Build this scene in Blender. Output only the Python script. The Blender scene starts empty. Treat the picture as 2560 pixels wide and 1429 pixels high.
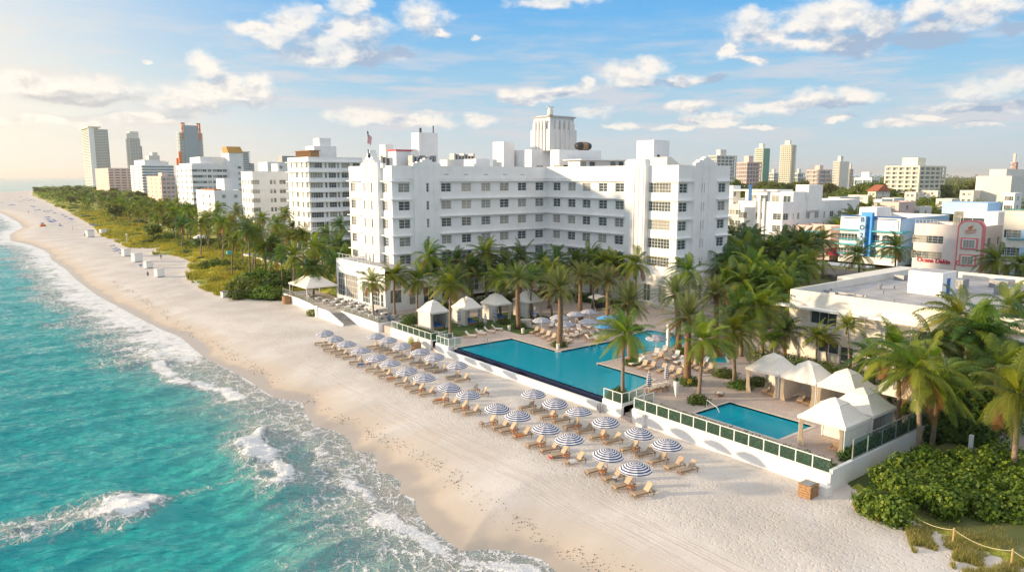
import bpy, bmesh, math, random
import numpy as np
from mathutils import Vector, Matrix
R = math.radians
rnd = random.Random(7)
sc = bpy.context.scene
C = sc.collection

# ---------------------------------------------------------------- camera
F_PX, CX, CY, H = 1808., 1280., 714.5, 25.
PITCH = math.atan(273/1808.); YAW = R(38.0)
cam = bpy.data.cameras.new('camera'); cam.sensor_width = 36; cam.lens = 36*F_PX/2560
cam.clip_start = .5; cam.clip_end = 60000
co = bpy.data.objects.new('camera', cam); C.objects.link(co)
co.location = (0, 0, H); co.rotation_euler = (math.pi/2-PITCH, 0, -YAW)
sc.camera = co
cp, sp, cy_, sy_ = math.cos(PITCH), math.sin(PITCH), math.cos(YAW), math.sin(YAW)
def ray(px, py):
    a = (px-CX)/F_PX; b = (py-CY)/F_PX
    f = cp-b*sp
    return (f*sy_+a*cy_, f*cy_-a*sy_, -(b*cp+sp))
def G(px, py, z=0.):
    x, y, d = ray(px, py); t = (z-H)/d
    return (x*t, y*t)
def onX(px, py, X):
    x, y, d = ray(px, py); t = X/x
    return y*t, H+d*t
def onY(px, py, Y):
    x, y, d = ray(px, py); t = Y/y
    return x*t, H+d*t
def azel(px, py):
    v = Vector(ray(px, py)).normalized()
    return math.atan2(v.x, v.y), math.asin(v.z)

# ---------------------------------------------------------------- light, sky, exposure
SUN_EL = 10.5; SUN_AZ = 36.     # degrees above the horizon; degrees from -X towards +Y
sa, ca = math.sin(R(SUN_AZ)), math.cos(R(SUN_AZ))
sdir = Vector((-ca*math.cos(R(SUN_EL)), sa*math.cos(R(SUN_EL)), math.sin(R(SUN_EL))))
sun = bpy.data.lights.new('sun', 'SUN'); sun.energy = 4.1; sun.angle = R(2.5); sun.color = (1, .76, .48)
so = bpy.data.objects.new('sun', sun); C.objects.link(so)
so.rotation_euler = sdir.to_track_quat('Z', 'Y').to_euler(); so.location = (-50, 50, 80)
vs = sc.view_settings; vs.view_transform = 'Standard'; vs.look = 'None'; vs.gamma = 1; vs.exposure = 0.72; vs.use_curve_mapping = False
cy = sc.cycles
cy.max_bounces = 6; cy.diffuse_bounces = 3; cy.glossy_bounces = 3; cy.transmission_bounces = 3; cy.transparent_max_bounces = 16
cy.caustics_reflective = False; cy.caustics_refractive = False; cy.use_denoising = True
cy.sample_clamp_indirect = 4

def srgb(r, g=None, b=None):
    if g is None: r, g, b = r
    f = lambda c: ((c/255.)/12.92 if c/255. <= .04045 else ((c/255.+.055)/1.055)**2.4)
    return (f(r), f(g), f(b), 1)

class NT:
    """tiny helper to wire shader nodes"""
    def __init__(s, nt): s.nt = nt; s.l = nt.links.new
    def n(s, typ, **kw):
        nd = s.nt.nodes.new('ShaderNode'+typ)
        for k, v in kw.items():
            if k.startswith('_'): setattr(nd, k[1:], v)
        return nd
    def put(s, sock, v):
        if v is None: return
        if isinstance(v, bpy.types.NodeSocket): s.l(v, sock)
        else:
            if hasattr(sock.default_value, '__len__') and not hasattr(v, '__len__'): v = [v]*len(sock.default_value)
            if hasattr(sock.default_value, '__len__') and len(sock.default_value) == 3: v = v[:3]
            sock.default_value = v
    def m(s, op, a, b=None, c=None, clamp=False):
        nd = s.n('Math', _operation=op, _use_clamp=clamp)
        s.put(nd.inputs[0], a); s.put(nd.inputs[1], b); s.put(nd.inputs[2], c)
        return nd.outputs[0]
    def vm(s, op, a, b=None, c=None):
        nd = s.n('VectorMath', _operation=op)
        s.put(nd.inputs[0], a); s.put(nd.inputs[1], b)
        if c is not None: s.put(nd.inputs[2], c)
        return nd.outputs['Value'] if op in ('LENGTH', 'DOT_PRODUCT', 'DISTANCE') else nd.outputs['Vector']
    def mix(s, f, a, b, mode='MIX'):
        nd = s.n('Mix', _data_type='RGBA', _blend_type=mode)
        s.put(nd.inputs[0], f); s.put(nd.inputs[6], a); s.put(nd.inputs[7], b)
        return nd.outputs[2]
    def ss(s, v, lo, hi, a=0., b=1.):
        nd = s.n('MapRange', _interpolation_type='SMOOTHSTEP')
        s.put(nd.inputs[0], v); s.put(nd.inputs[1], lo); s.put(nd.inputs[2], hi); s.put(nd.inputs[3], a); s.put(nd.inputs[4], b)
        return nd.outputs[0]
    def noise(s, vec, scale, detail=3, rough=.55, dim='3D', out=0, dist=0):
        nd = s.n('TexNoise', _noise_dimensions=dim)
        if vec is not None: s.l(vec, nd.inputs['Vector'])
        s.put(nd.inputs['Scale'], scale); s.put(nd.inputs['Detail'], detail); s.put(nd.inputs['Roughness'], rough); s.put(nd.inputs['Distortion'], dist)
        return nd.outputs[out]
    def vor(s, vec, scale, feature='F1', out='Distance', rand=1.):
        nd = s.n('TexVoronoi', _feature=feature)
        if vec is not None: s.l(vec, nd.inputs['Vector'])
        s.put(nd.inputs['Scale'], scale); s.put(nd.inputs['Randomness'], rand)
        return nd.outputs[out]
    def ramp(s, v, stops, interp='LINEAR'):
        nd = s.n('ValToRGB'); nd.color_ramp.interpolation = interp
        e = nd.color_ramp.elements
        while len(e) < len(stops): e.new(.5)
        for el, (p, c) in zip(e, stops): el.position = p; el.color = c
        s.put(nd.inputs[0], v); return nd.outputs[0]
    def attr(s, name, out='Fac'):
        nd = s.n('Attribute'); nd.attribute_name = name; return nd.outputs[out]

def build_world():
    w = bpy.data.worlds.new('World'); sc.world = w; w.use_nodes = True
    nt = w.node_tree; nt.nodes.clear(); t = NT(nt)
    out = t.n('OutputWorld'); bg = t.n('Background'); t.l(bg.outputs[0], out.inputs[0])
    sky = t.n('TexSky', _sky_type='NISHITA', _sun_disc=False)
    sky.sun_elevation = R(SUN_EL); sky.sun_rotation = math.atan2(sdir.x, sdir.y)
    sky.air_density = 1.2; sky.dust_density = 1.5; sky.ozone_density = 2
    tc = t.n('TexCoord'); d = tc.outputs['Generated']
    sep = t.n('SeparateXYZ'); t.l(d, sep.inputs[0])
    u = t.m('ARCTAN2', sep.outputs[0], sep.outputs[1]); v = t.m('ARCSINE', sep.outputs[2])
    comb = t.n('CombineXYZ'); t.l(u, comb.inputs[0]); t.l(v, comb.inputs[1]); uv = comb.outputs[0]
    # clear sky: pale at the horizon, azure above; unseen zenith whitened for fill light
    base = t.ramp(t.m('DIVIDE', v, 1.2, clamp=True), [
        (0, srgb(204, 219, 226)), (.045, srgb(192, 217, 232)), (.10, srgb(155, 205, 236)), (.17, srgb(104, 183, 240)),
        (.22, srgb(78, 168, 238)), (.34, (.60, .74, .95, 1)), (.55, (.96, .94, .93, 1)), (1, (1.0, .96, .93, 1))])
    # warm glow around the low sun, left of the picture
    g = Vector((math.sin(R(-14))*math.cos(R(2)), math.cos(R(-14))*math.cos(R(2)), math.sin(R(2))))
    dt = t.m('ARCCOSINE', t.m('MINIMUM', t.vm('DOT_PRODUCT', t.vm('MULTIPLY', d, (1, 1, 1.25)), g), .99999))
    glow = t.ss(dt, .02, .78, 1, 0)
    base = t.mix(t.m('POWER', glow, 1.1), base, (1.12, 1.01, .84, 1))
    hz = t.m('MULTIPLY', t.ss(v, 0, .16, 1, 0), t.ss(u, -.3, .85, .75, 0))
    base = t.mix(hz, base, (1.10, 1.0, .84, 1))
    # clouds: placed in azimuth/elevation, broken up by noise
    warp = t.noise(t.vm('MULTIPLY', uv, (1, 1.7, 1)), 13, 6, .6, out=1)
    wv = t.vm('MULTIPLY_ADD', t.vm('SUBTRACT', warp, (.5, .5, .5)), (.075, .042, 0), uv)
    def field(vec, lst):
        acc = None
        for (px, py, rx, ry) in lst:
            a, e = azel(px, py); a1, _ = azel(px+rx, py); _, e1 = azel(px, py-ry)
            sx, sy = 1/max(a1-a, .004), 1/max(e1-e, .004)
            q = t.vm('LENGTH', t.vm('MULTIPLY_ADD', vec, (sx, sy, 0), (-a*sx, -e*sy, 0)))
            if acc is None: acc = q
            else:
                nd = t.n('Math', _operation='SMOOTH_MIN'); t.put(nd.inputs[0], acc); t.put(nd.inputs[1], q); nd.inputs[2].default_value = .25; acc = nd.outputs[0]
        return acc
    big = [(735, 58, 60, 44), (635, 72, 62, 22), (830, 132, 128, 44), (700, 95, 80, 30), (885, 75, 85, 46), (880, 8, 48, 32), (800, 28, 20, 10),
           (1060, 42, 55, 46), (1105, 80, 28, 12), (1192, 98, 16, 10), (180, 222, 175, 34), (70, 198, 90, 26), (515, 172, 46, 42), (575, 225, 105, 36),
           (640, 200, 42, 22), (470, 255, 120, 30), (362, 156, 14, 8), (900, 288, 85, 22), (1010, 298, 110, 16), (1212, 300, 38, 18), (1375, 2, 100, 16),
           (1283, 238, 42, 18), (1340, 238, 60, 22), (1400, 225, 60, 14), (1455, 203, 20, 14), (1585, 190, 78, 30), (1632, 162, 38, 20), (1700, 190, 60, 14),
           (1870, 60, 58, 42), (1935, 85, 65, 26), (2040, 50, 100, 55), (2110, 40, 105, 52), (2060, 112, 110, 26), (2190, 80, 45, 50),
           (1828, 132, 20, 22), (1878, 150, 45, 12), (2320, 20, 85, 45), (2450, 28, 130, 44), (2340, 70, 70, 25),
           (2030, 248, 66, 20), (1950, 264, 105, 14), (2140, 248, 72, 18), (2440, 222, 90, 30), (2540, 205, 55, 34), (2420, 262, 120, 14), (2545, 262, 60, 18),
           (1715, 262, 46, 16), (1490, 285, 52, 15), (1790, 290, 90, 12), (1690, 318, 60, 9), (1560, 312, 42, 8), (2230, 322, 50, 7), (2310, 303, 55, 8), (2100, 302, 45, 8), (1810, 306, 66, 9), (2430, 318, 66, 8), (1920, 318, 44, 6), (100, 300, 210, 14), (360, 296, 120, 14)]
    dark = [(2330, 100, 110, 22), (2120, 120, 90, 22), (2210, 60, 30, 40), (1760, 195, 55, 11), (1690, 195, 40, 12), (990, 140, 35, 12), (2430, 268, 130, 12), (1300, 246, 60, 10), (2060, 262, 90, 10), (2545, 72, 60, 12), (220, 240, 140, 16),
            (2120, 262, 70, 8), (1740, 270, 30, 8), (1380, 232, 50, 8), (2560, 262, 80, 10), (930, 150, 40, 20)]
    f = field(wv, big)
    n1 = t.noise(t.vm('MULTIPLY', uv, (1, 1.5, 1)), 34, 7, .62)
    n0 = t.noise(t.vm('MULTIPLY', uv, (1, 2.2, 1)), 9, 4, .6)
    dens = t.m('ADD', t.m('SUBTRACT', 1.42, f), t.m('MULTIPLY', t.m('SUBTRACT', n1, .5), 1.5))
    dens = t.m('ADD', dens, t.m('MULTIPLY', t.m('SUBTRACT', n0, .5), .8))
    alpha = t.ss(dens, .0, 1.0)
    # streaky thin cloud low over the horizon
    st = t.noise(t.vm('MULTIPLY', uv, (1, 7, 1)), 7, 6, .62)
    sa_ = t.m('MULTIPLY', t.ss(st, .42, .64), t.m('MULTIPLY', t.ss(v, .02, .07), t.ss(v, .1, .24, 1, 0)))
    thin = t.m('MULTIPLY', sa_, .72)
    # light and shade of the clouds
    n2 = t.noise(t.vm('MULTIPLY_ADD', uv, (1, 1.5, 1), (.012, -.018, 0)), 34, 7, .62)
    relief = t.m('MULTIPLY', t.m('SUBTRACT', n2, n1), 2.4)
    fu = field(t.vm('ADD', wv, (-.010, .020, 0)), big)
    under = t.ss(t.m('SUBTRACT', f, fu), -.38, .50)
    fd = field(wv, dark)
    shade = t.m('ADD', t.m('MULTIPLY', t.ss(fd, .45, 1.3, 1, 0), .55), t.m('ADD', t.m('ADD', t.m('MULTIPLY_ADD', under, .85, .0), t.m('MULTIPLY', t.ss(dens, .7, 1.35), .14)), relief), clamp=True)
    lit = t.mix(glow, (1.05, .98, .90, 1), (1.14, 1.05, .92, 1))
    dk = t.mix(glow, srgb(163, 184, 212), srgb(222, 213, 202))
    ccol = t.mix(shade, lit, dk)
    col = t.mix(thin, base, t.mix(glow, srgb(222, 219, 226), srgb(252, 242, 226)))
    adk = t.m('MULTIPLY', t.ss(fd, .7, 1.3, 1, 0), .8)
    col = t.mix(adk, col, dk)
    col = t.mix(t.m('MULTIPLY', alpha, t.ss(t.noise(t.vm('MULTIPLY', uv, (1, 2.5, 1)), 6, 3, .5), .3, .55, .68, .97)), col, ccol)
    low = t.ss(v, -.02, .0)
    col = t.mix(low, srgb(200, 205, 205), col)
    des = t.vm('SCALE', col); nd = des.node; nd.inputs['Scale'].default_value = 5.7
    mixn = t.mix(.06, des, sky.outputs[0])
    t.l(mixn, bg.inputs[0]); bg.inputs[1].default_value = .11
    w.cycles.sampling_method = 'MANUAL'; w.cycles.sample_map_resolution = 512
build_world()

# ---------------------------------------------------------------- object helpers
class MB:
    def __init__(s): s.v = []; s.f = []; s.mi = []; s.k = 0
    def add(s, vs, fs, mi=None):
        o = len(s.v); s.v.extend(vs); s.f.extend([tuple(i+o for i in f) for f in fs]); s.mi.extend([s.k if mi is None else mi]*len(fs)); return s
    def box(s, x0, y0, z0, x1, y1, z1, mi=None):
        if x0 > x1: x0, x1 = x1, x0
        if y0 > y1: y0, y1 = y1, y0
        return s.add([(x0,y0,z0),(x1,y0,z0),(x1,y1,z0),(x0,y1,z0),(x0,y0,z1),(x1,y0,z1),(x1,y1,z1),(x0,y1,z1)],
                     [(0,3,2,1),(4,5,6,7),(0,1,5,4),(1,2,6,5),(2,3,7,6),(3,0,4,7)], mi)
    def tube(s, pts, rad, n=8, mi=None, cap=True):
        rings = []; o = len(s.v)
        up = Vector((.01, .02, 1)).normalized()
        for i, p in enumerate(pts):
            p = Vector(p); a = Vector(pts[max(i-1, 0)]); b = Vector(pts[min(i+1, len(pts)-1)])
            dd = (b-a).normalized(); sx = dd.cross(up if abs(dd.z) < .95 else Vector((1, 0, 0))).normalized(); sy = dd.cross(sx)
            r = rad[i] if hasattr(rad, '__len__') else rad
            for k in range(n):
                an = 2*math.pi*k/n; q = p+sx*math.cos(an)*r+sy*math.sin(an)*r; s.v.append(tuple(q))
        m = s.k if mi is None else mi
        for i in range(len(pts)-1):
            for k in range(n):
                a = o+i*n+k; b = o+i*n+(k+1) % n; s.f.append((a, b, b+n, a+n)); s.mi.append(m)
        if cap:
            s.f.append(tuple(o+k for k in range(n))[::-1]); s.mi.append(m)
            s.f.append(tuple(o+(len(pts)-1)*n+k for k in range(n))); s.mi.append(m)
        return s
    def lathe(s, prof, n=16, c=(0, 0), mi=None):
        o = len(s.v); m = s.k if mi is None else mi
        for r, z in prof:
            for k in range(n):
                a = 2*math.pi*k/n; s.v.append((c[0]+r*math.cos(a), c[1]+r*math.sin(a), z))
        for i in range(len(prof)-1):
            for k in range(n):
                a = o+i*n+k; b = o+i*n+(k+1) % n; s.f.append((a, b, b+n, a+n)); s.mi.append(m)
        return s
    def prism(s, poly, z0, z1, mi=None):
        n = len(poly)
        vs = [(x, y, z0) for x, y in poly]+[(x, y, z1) for x, y in poly]
        ar = sum(poly[i][0]*poly[(i+1) % n][1]-poly[(i+1) % n][0]*poly[i][1] for i in range(n))
        fs = [tuple(range(n))[::-1], tuple(range(n, 2*n))]+[(i, (i+1) % n, n+(i+1) % n, n+i) for i in range(n)]
        if ar < 0: fs = [f[::-1] for f in fs]
        return s.add(vs, fs, mi)
    def xprism(s, prof, x0, x1, mi=None):
        """profile in (y, z) run along x"""
        n = len(prof); vs = [(x0, y, z) for y, z in prof]+[(x1, y, z) for y, z in prof]
        return s.add(vs, [tuple(range(n))[::-1], tuple(range(n, 2*n))]+[(i, (i+1) % n, n+(i+1) % n, n+i) for i in range(n)], mi)
    def mesh(s, name, mats):
        me = bpy.data.meshes.new(name); me.from_pydata(s.v, [], s.f)
        for m in (mats if isinstance(mats, (list, tuple)) else [mats]): me.materials.append(m)
        if any(s.mi): me.polygons.foreach_set('material_index', s.mi)
        return me
    def build(s, name, mats, parent=None, world=True, loc=None, smooth=False):
        me = s.mesh(name, mats)
        if smooth: me.polygons.foreach_set('use_smooth', [True]*len(me.polygons))
        return put(name, me, parent, world, loc)
def put(name, me, parent=None, world=True, loc=None):
    o = bpy.data.objects.new(name, me); C.objects.link(o)
    if parent:
        o.parent = parent
        if world and loc is None:
            b = Vector((0, 0, 0)); q = parent
            while q: b += Vector(q.location); q = q.parent
            o.location = -b
    if loc is not None: o.location = loc
    return o
def tag(o, label, cat, group=None, kind=None):
    o['label'] = label; o['category'] = cat
    if group: o['group'] = group
    if kind: o['kind'] = kind
    return o
def struct(o): o['kind'] = 'structure'; return o
def thing(name, label, cat, loc=(0, 0, 0), rz=0, group=None):
    o = bpy.data.objects.new(name, None); C.objects.link(o); o.location = loc; o.rotation_euler = (0, 0, rz); o.empty_display_size = .3
    return tag(o, label, cat, group)
def copy_tree(o, parent=None):
    c = o.copy(); C.objects.link(c)
    if parent: c.parent = parent
    for ch in o.children: copy_tree(ch, c)
    return c
ORD = 'first second third fourth fifth sixth seventh eighth ninth tenth eleventh twelfth thirteenth fourteenth fifteenth sixteenth seventeenth eighteenth nineteenth twentieth'.split()
def ordn(i):
    if i < 20: return ORD[i]
    t_ = {2: 'twenty', 3: 'thirty', 4: 'forty', 5: 'fifty', 6: 'sixty', 7: 'seventy', 8: 'eighty', 9: 'ninety'}; q = (i+1)//10; r = (i+1) % 10
    if q >= 10: return 'hundred-and-'+ordn(i-100) if i != 99 else 'hundredth'
    return (t_[q]+'-'+ORD[r-1]) if r else (t_[q][:-1]+'ieth')

# ---------------------------------------------------------------- materials
def mat(name, col, rough=.7, var=.0, vs_=2., bump=0., bs=20., metal=0, spec=.4, objvar=0., attr=None):
    m = bpy.data.materials.new(name); m.use_nodes = True; t = NT(m.node_tree); b = m.node_tree.nodes['Principled BSDF']
    c = col if len(col) == 4 else tuple(col)+(1,)
    b.inputs['Roughness'].default_value = rough; b.inputs['Metallic'].default_value = metal; b.inputs['Specular IOR Level'].default_value = spec
    tc = t.n('TexCoord').outputs['Object']; s = None
    if var:
        n = t.noise(tc, vs_, 5, .65)
        s = t.mix(t.ss(n, .32, .68), tuple(x*(1-var) for x in c[:3])+(1,), tuple(min(x*(1+var*.6), 1) for x in c[:3])+(1,))
    if attr:
        s = t.mix(1., s if s is not None else c, t.attr(attr, 'Color'), 'MULTIPLY')
    if objvar:
        oi = t.n('ObjectInfo').outputs['Random']; hs = t.n('HueSaturation')
        t.put(hs.inputs['Hue'], t.m('MULTIPLY_ADD', oi, objvar*.12, .5-objvar*.06)); t.put(hs.inputs['Value'], t.m('MULTIPLY_ADD', oi, objvar, 1-objvar*.5)); t.put(hs.inputs['Color'], s if s is not None else c); s = hs.outputs[0]
    if s is not None: t.l(s, b.inputs['Base Color'])
    else: b.inputs['Base Color'].default_value = c
    if bump:
        bn = t.n('Bump'); bn.inputs['Strength'].default_value = bump; bn.inputs['Distance'].default_value = .05
        t.l(t.noise(tc, bs, 4, .6), bn.inputs['Height']); t.l(bn.outputs[0], b.inputs['Normal'])
    return m
M = {}
def build_mats():
    M['stucco'] = mat('white_stucco', (.87, .86, .84), .75, .05, .35, .15, 8)
    def streaks(m, amt=.10):
        t = NT(m.node_tree); b = m.node_tree.nodes['Principled BSDF']; src = b.inputs['Base Color'].links[0].from_socket; pos = t.n('NewGeometry').outputs['Position']
        s_ = t.noise(t.vm('MULTIPLY', pos, (1.3, 1.3, .10)), 1.4, 5, .65); p_ = t.noise(pos, .22, 4, .6); f = t.m('MULTIPLY', t.m('MAXIMUM', t.ss(s_, .56, .78), t.m('MULTIPLY', t.ss(p_, .56, .72), .6)), amt)
        t.l(t.mix(f, src, (.42, .39, .34, 1)), b.inputs['Base Color'])
    streaks(M['stucco'], .22)
    M['towerw'] = mat('greyish_stucco', (.74, .73, .71), .75, .06, .4); streaks(M['towerw'], .4)
    M['stucco2'] = mat('cream_stucco', (.77, .735, .66), .75, .06, .5)
    M['pinkw'] = mat('pink_stucco', (.76, .56, .50), .75, .05, .5)
    M['bluew'] = mat('blue_stucco', (.40, .60, .82), .75, .05, .5)
    M['bblue'] = mat('bright_blue_paint', (.03, .33, .78), .5, .08, 1)
    M['teal'] = mat('teal_paint', (.05, .40, .50), .5, .08, 1)
    M['red'] = mat('red_paint', (.62, .02, .05), .5)
    M['pink'] = mat('coral_paint', (.80, .24, .25), .5, .05, 1)
    M['maroon'] = mat('maroon_canvas', (.22, .01, .03), .8, .1, 1)
    M['roof'] = mat('grey_roof_membrane', (.42, .42, .43), .85, .22, .35)
    M['roofd'] = mat('dark_roof', (.18, .18, .18), .85, .25, .5)
    M['tile'] = mat('terracotta_roof_tile', (.42, .13, .06), .8, .2, 2)
    M['frame'] = mat('white_window_frame', (.74, .73, .70), .5)
    M['metal'] = mat('white_metal', (.78, .78, .76), .4)
    M['dmetal'] = mat('dark_metal', (.05, .05, .055), .45, metal=.3)
    M['gmetal'] = mat('grey_metal', (.35, .36, .37), .4, .2, 1, metal=.5)
    M['teak'] = mat('teak_wood', (.36, .20, .09), .6, .25, 6, objvar=.25)
    M['sling'] = mat('tan_sling_fabric', (.50, .40, .29), .85, .06, 20, objvar=.18)
    M['cushion'] = mat('white_cushion', (.70, .68, .65), .9, .05, 9, objvar=.12)
    M['canvas'] = mat('white_canvas', (.80, .76, .70), .85, .05, 2, .2, 3)
    M['curtain'] = mat('cream_curtain', (.76, .68, .56), .9, .05, 3)
    M['trunk'] = mat('palm_trunk', (.27, .20, .14), .9, .3, 5, .4, 12)
    M['dtrunk'] = mat('date_palm_trunk', (.26, .16, .09), .95, .5, 7, 1., 9)
    M['bark'] = mat('tree_bark', (.14, .10, .07), .9, .3, 3)
    M['navy'] = mat('navy_tile', (.015, .03, .10), .25, .35, 6)
    M['copper'] = mat('rusty_orange_paint', (.80, .20, .05), .6, .1, .1)
    M['tower1'] = mat('pale_tower_concrete', (.82, .77, .62), .7)
    M['tower2'] = mat('pale_tower_stone', (.70, .68, .62), .7)
    M['ochre'] = mat('ochre_metal_roof', (.50, .27, .07), .6, .1, .5)
    M['orange'] = mat('orange_cushion', (.55, .20, .07), .8, .2, 4)
    M['bluec'] = mat('blue_cushion', (.05, .16, .42), .85, .1, 4)
    M['green'] = mat('green_paint', (.14, .33, .29), .6, .1, 1)
    M['skin'] = mat('skin', (.42, .23, .15), .6)
    M['cloth'] = mat('dark_cloth', (.04, .05, .09), .9)
    M['wood'] = mat('weathered_wood', (.38, .22, .11), .8, .3, 5)
    M['post'] = mat('yellow_timber_post', (.52, .38, .16), .8, .2, 5)
    M['rope'] = mat('pale_rope', (.62, .55, .38), .9)
    M['grey'] = mat('grey_paving', (.34, .32, .31), .85, .2, .6)
    M['clay'] = mat('clay_pot', (.40, .20, .11), .8, .2, 3)
    # window glass: dark and glossy, some panes with drawn curtains
    def glass(name, col, cur, amt):
        m = bpy.data.materials.new(name); m.use_nodes = True; t = NT(m.node_tree); b = m.node_tree.nodes['Principled BSDF']
        g = t.n('NewGeometry'); oi = t.n('ObjectInfo').outputs['Random']
        nz = t.noise(g.outputs['Position'], .9, 2, .5)
        cell = t.n('TexWhiteNoise', _noise_dimensions='1D'); t.put(cell.inputs['W'], t.m('MULTIPLY', oi, 91.7))
        f = t.m('MULTIPLY', t.ss(t.m('ADD', cell.outputs['Value'], t.m('MULTIPLY', nz, .5)), .6, 1.0), amt)
        t.l(t.mix(f, col, cur), b.inputs['Base Color']); b.inputs['Roughness'].default_value = .12; b.inputs['Specular IOR Level'].default_value = .6
        return m
    M['glass'] = glass('window_glass', (.055, .085, .10, 1), (.42, .40, .35, 1), .85)
    M['tglass'] = glass('tower_glass', (.27, .37, .44, 1), (.45, .47, .45, 1), .6)
    M['palew'] = mat('pale_pink_stucco', (.80, .73, .70), .75, .05, .5)
    M['dark'] = mat('dark_interior', (.03, .03, .03), .9)
    # umbrella stripes
    m = bpy.data.materials.new('striped_canopy'); m.use_nodes = True; t = NT(m.node_tree); b = m.node_tree.nodes['Principled BSDF']
    tc = t.n('TexCoord').outputs['Object']; rr = t.attr('ring')
    st = t.m('FRACT', t.m('MULTIPLY', rr, 6.5)); f = t.m('MULTIPLY', t.ss(st, .44, .47), t.ss(st, .97, 1., 1, 0))
    t.l(t.mix(f, (.78, .77, .76, 1), (.022, .05, .17, 1)), b.inputs['Base Color']); b.inputs['Roughness'].default_value = .85
    M['stripe'] = m
    def leaf(name, c1, c2, trans=.35, objv=.3, attr='tint'):
        m = bpy.data.materials.new(name); m.use_nodes = True; t = NT(m.node_tree); nt = m.node_tree; b = nt.nodes['Principled BSDF']; o = nt.nodes['Material Output']
        oi = t.n('ObjectInfo').outputs['Random']; a = t.attr(attr)
        c = t.mix(a, c1, c2); hs = t.n('HueSaturation'); t.put(hs.inputs['Hue'], t.m('MULTIPLY_ADD', oi, .05, .475)); t.put(hs.inputs['Value'], t.m('MULTIPLY_ADD', oi, objv, 1-objv*.5)); t.l(c, hs.inputs['Color'])
        c = t.mix(t.ss(a, .93, .97), hs.outputs[0], (.26, .13, .045, 1))
        t.l(c, b.inputs['Base Color']); b.inputs['Roughness'].default_value = .5; b.inputs['Specular IOR Level'].default_value = .35
        tr = t.n('BsdfTranslucent'); t.l(t.mix(1., c, (1.6, 1.7, .5, 1), 'MULTIPLY'), tr.inputs[0]); ms = t.n('MixShader'); ms.inputs[0].default_value = trans
        t.l(b.outputs[0], ms.inputs[1]); t.l(tr.outputs[0], ms.inputs[2]); t.l(ms.outputs[0], o.inputs[0]); return m
    M['palm'] = leaf('coconut_frond', (.05, .12, .010, 1), (.30, .30, .03, 1))
    M['dpalm'] = leaf('date_palm_frond', (.08, .125, .05, 1), (.28, .27, .11, 1))
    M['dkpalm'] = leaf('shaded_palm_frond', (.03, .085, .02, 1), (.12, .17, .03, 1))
    M['leaf'] = leaf('tree_leaf', (.05, .10, .012, 1), (.26, .25, .03, 1))
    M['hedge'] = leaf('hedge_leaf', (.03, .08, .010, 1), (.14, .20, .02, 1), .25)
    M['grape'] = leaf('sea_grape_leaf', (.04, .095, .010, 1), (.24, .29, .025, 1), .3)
    M['dune'] = leaf('dune_scrub', (.14, .20, .02, 1), (.56, .52, .06, 1), .3)
    M['grass'] = leaf('grass_blade', (.16, .19, .04, 1), (.50, .46, .18, 1), .3)
    M['flower'] = mat('yellow_flower', (.7, .42, .04), .7)
    # railing glass
    m = bpy.data.materials.new('railing_glass'); m.use_nodes = True; t = NT(m.node_tree); nt = m.node_tree; nt.nodes.remove(nt.nodes['Principled BSDF'])
    tr = t.n('BsdfTransparent'); tr.inputs[0].default_value = (.62, .80, .76, 1); gl = t.n('BsdfGlossy'); gl.inputs['Roughness'].default_value = .03
    df = t.n('BsdfDiffuse'); df.inputs[0].default_value = (.25, .42, .40, 1)
    lw = t.n('LayerWeight'); lw.inputs[0].default_value = .25; ms = t.n('MixShader'); m2 = t.n('MixShader'); m2.inputs[0].default_value = .12
    t.l(tr.outputs[0], m2.inputs[1]); t.l(df.outputs[0], m2.inputs[2]); t.l(t.m('MULTIPLY', lw.outputs['Fresnel'], .6), ms.inputs[0]); t.l(m2.outputs[0], ms.inputs[1]); t.l(gl.outputs[0], ms.inputs[2]); t.l(ms.outputs[0], nt.nodes['Material Output'].inputs[0])
    M['rail'] = m
    m = m.copy(); m.name = 'clear_glass'; M['rail2'] = m
    for nd in m.node_tree.nodes:
        if nd.type == 'BSDF_TRANSPARENT': nd.inputs[0].default_value = (.86, .90, .88, 1)
        if nd.type == 'BSDF_DIFFUSE': nd.inputs[0].default_value = (.5, .55, .52, 1)
build_mats()
# ---------------------------------------------------------------- sea, beach, ground
_h = np.random.RandomState(3).rand(512, 512).astype(np.float32)
def vnoise(x, y):
    xi = np.floor(x).astype(int); yi = np.floor(y).astype(int); fx = x-xi; fy = y-yi
    fx = fx*fx*(3-2*fx); fy = fy*fy*(3-2*fy); a = lambda i, j: _h[(xi+i) & 511, (yi+j) & 511]
    return (a(0,0)*(1-fx)+a(1,0)*fx)*(1-fy)+(a(0,1)*(1-fx)+a(1,1)*fx)*fy
def fbm(x, y, o=4):
    s = 0; k = 1.; t_ = 0
    for i in range(o): s = s+k*vnoise(x+17.3*i, y-9.1*i); t_ += k; x = x*2.03; y = y*2.03; k *= .5
    return s/t_
shore_px = [(1385,1429),(1356,1401),(1280,1380),(1219,1374),(1153,1380),(1121,1358),(1072,1320),(1039,1281),(1033,1248),(995,1232),(1000,1205),(978,1188),
    (935,1177),(940,1155),(930,1133),(880,1128),(869,1095),(825,1073),(787,1068),(765,1040),(752,1005),(700,997),(678,991),(629,958),(574,926),(514,898),(481,871),
    (448,841),(405,825),(355,800),(300,770),(240,738),(188,698),(163,673),(127,649),(123,635),(110,626),(74,612),(25,602),(23,586),(57,569),(47,557),(20,541),(0,532)]
SH = [(60, -3000), (38, -200), (34, -20), (31.5, 15)]+[G(x, y, -1.5) for x, y in shore_px]+[(8, 760), (-4, 950), (5, 1200), (40, 1400), (78, 1520), (150, 1690), (420, 2200), (1500, 4200), (4000, 9000), (9000, 30000)]
SHn = np.array(SH)
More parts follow.
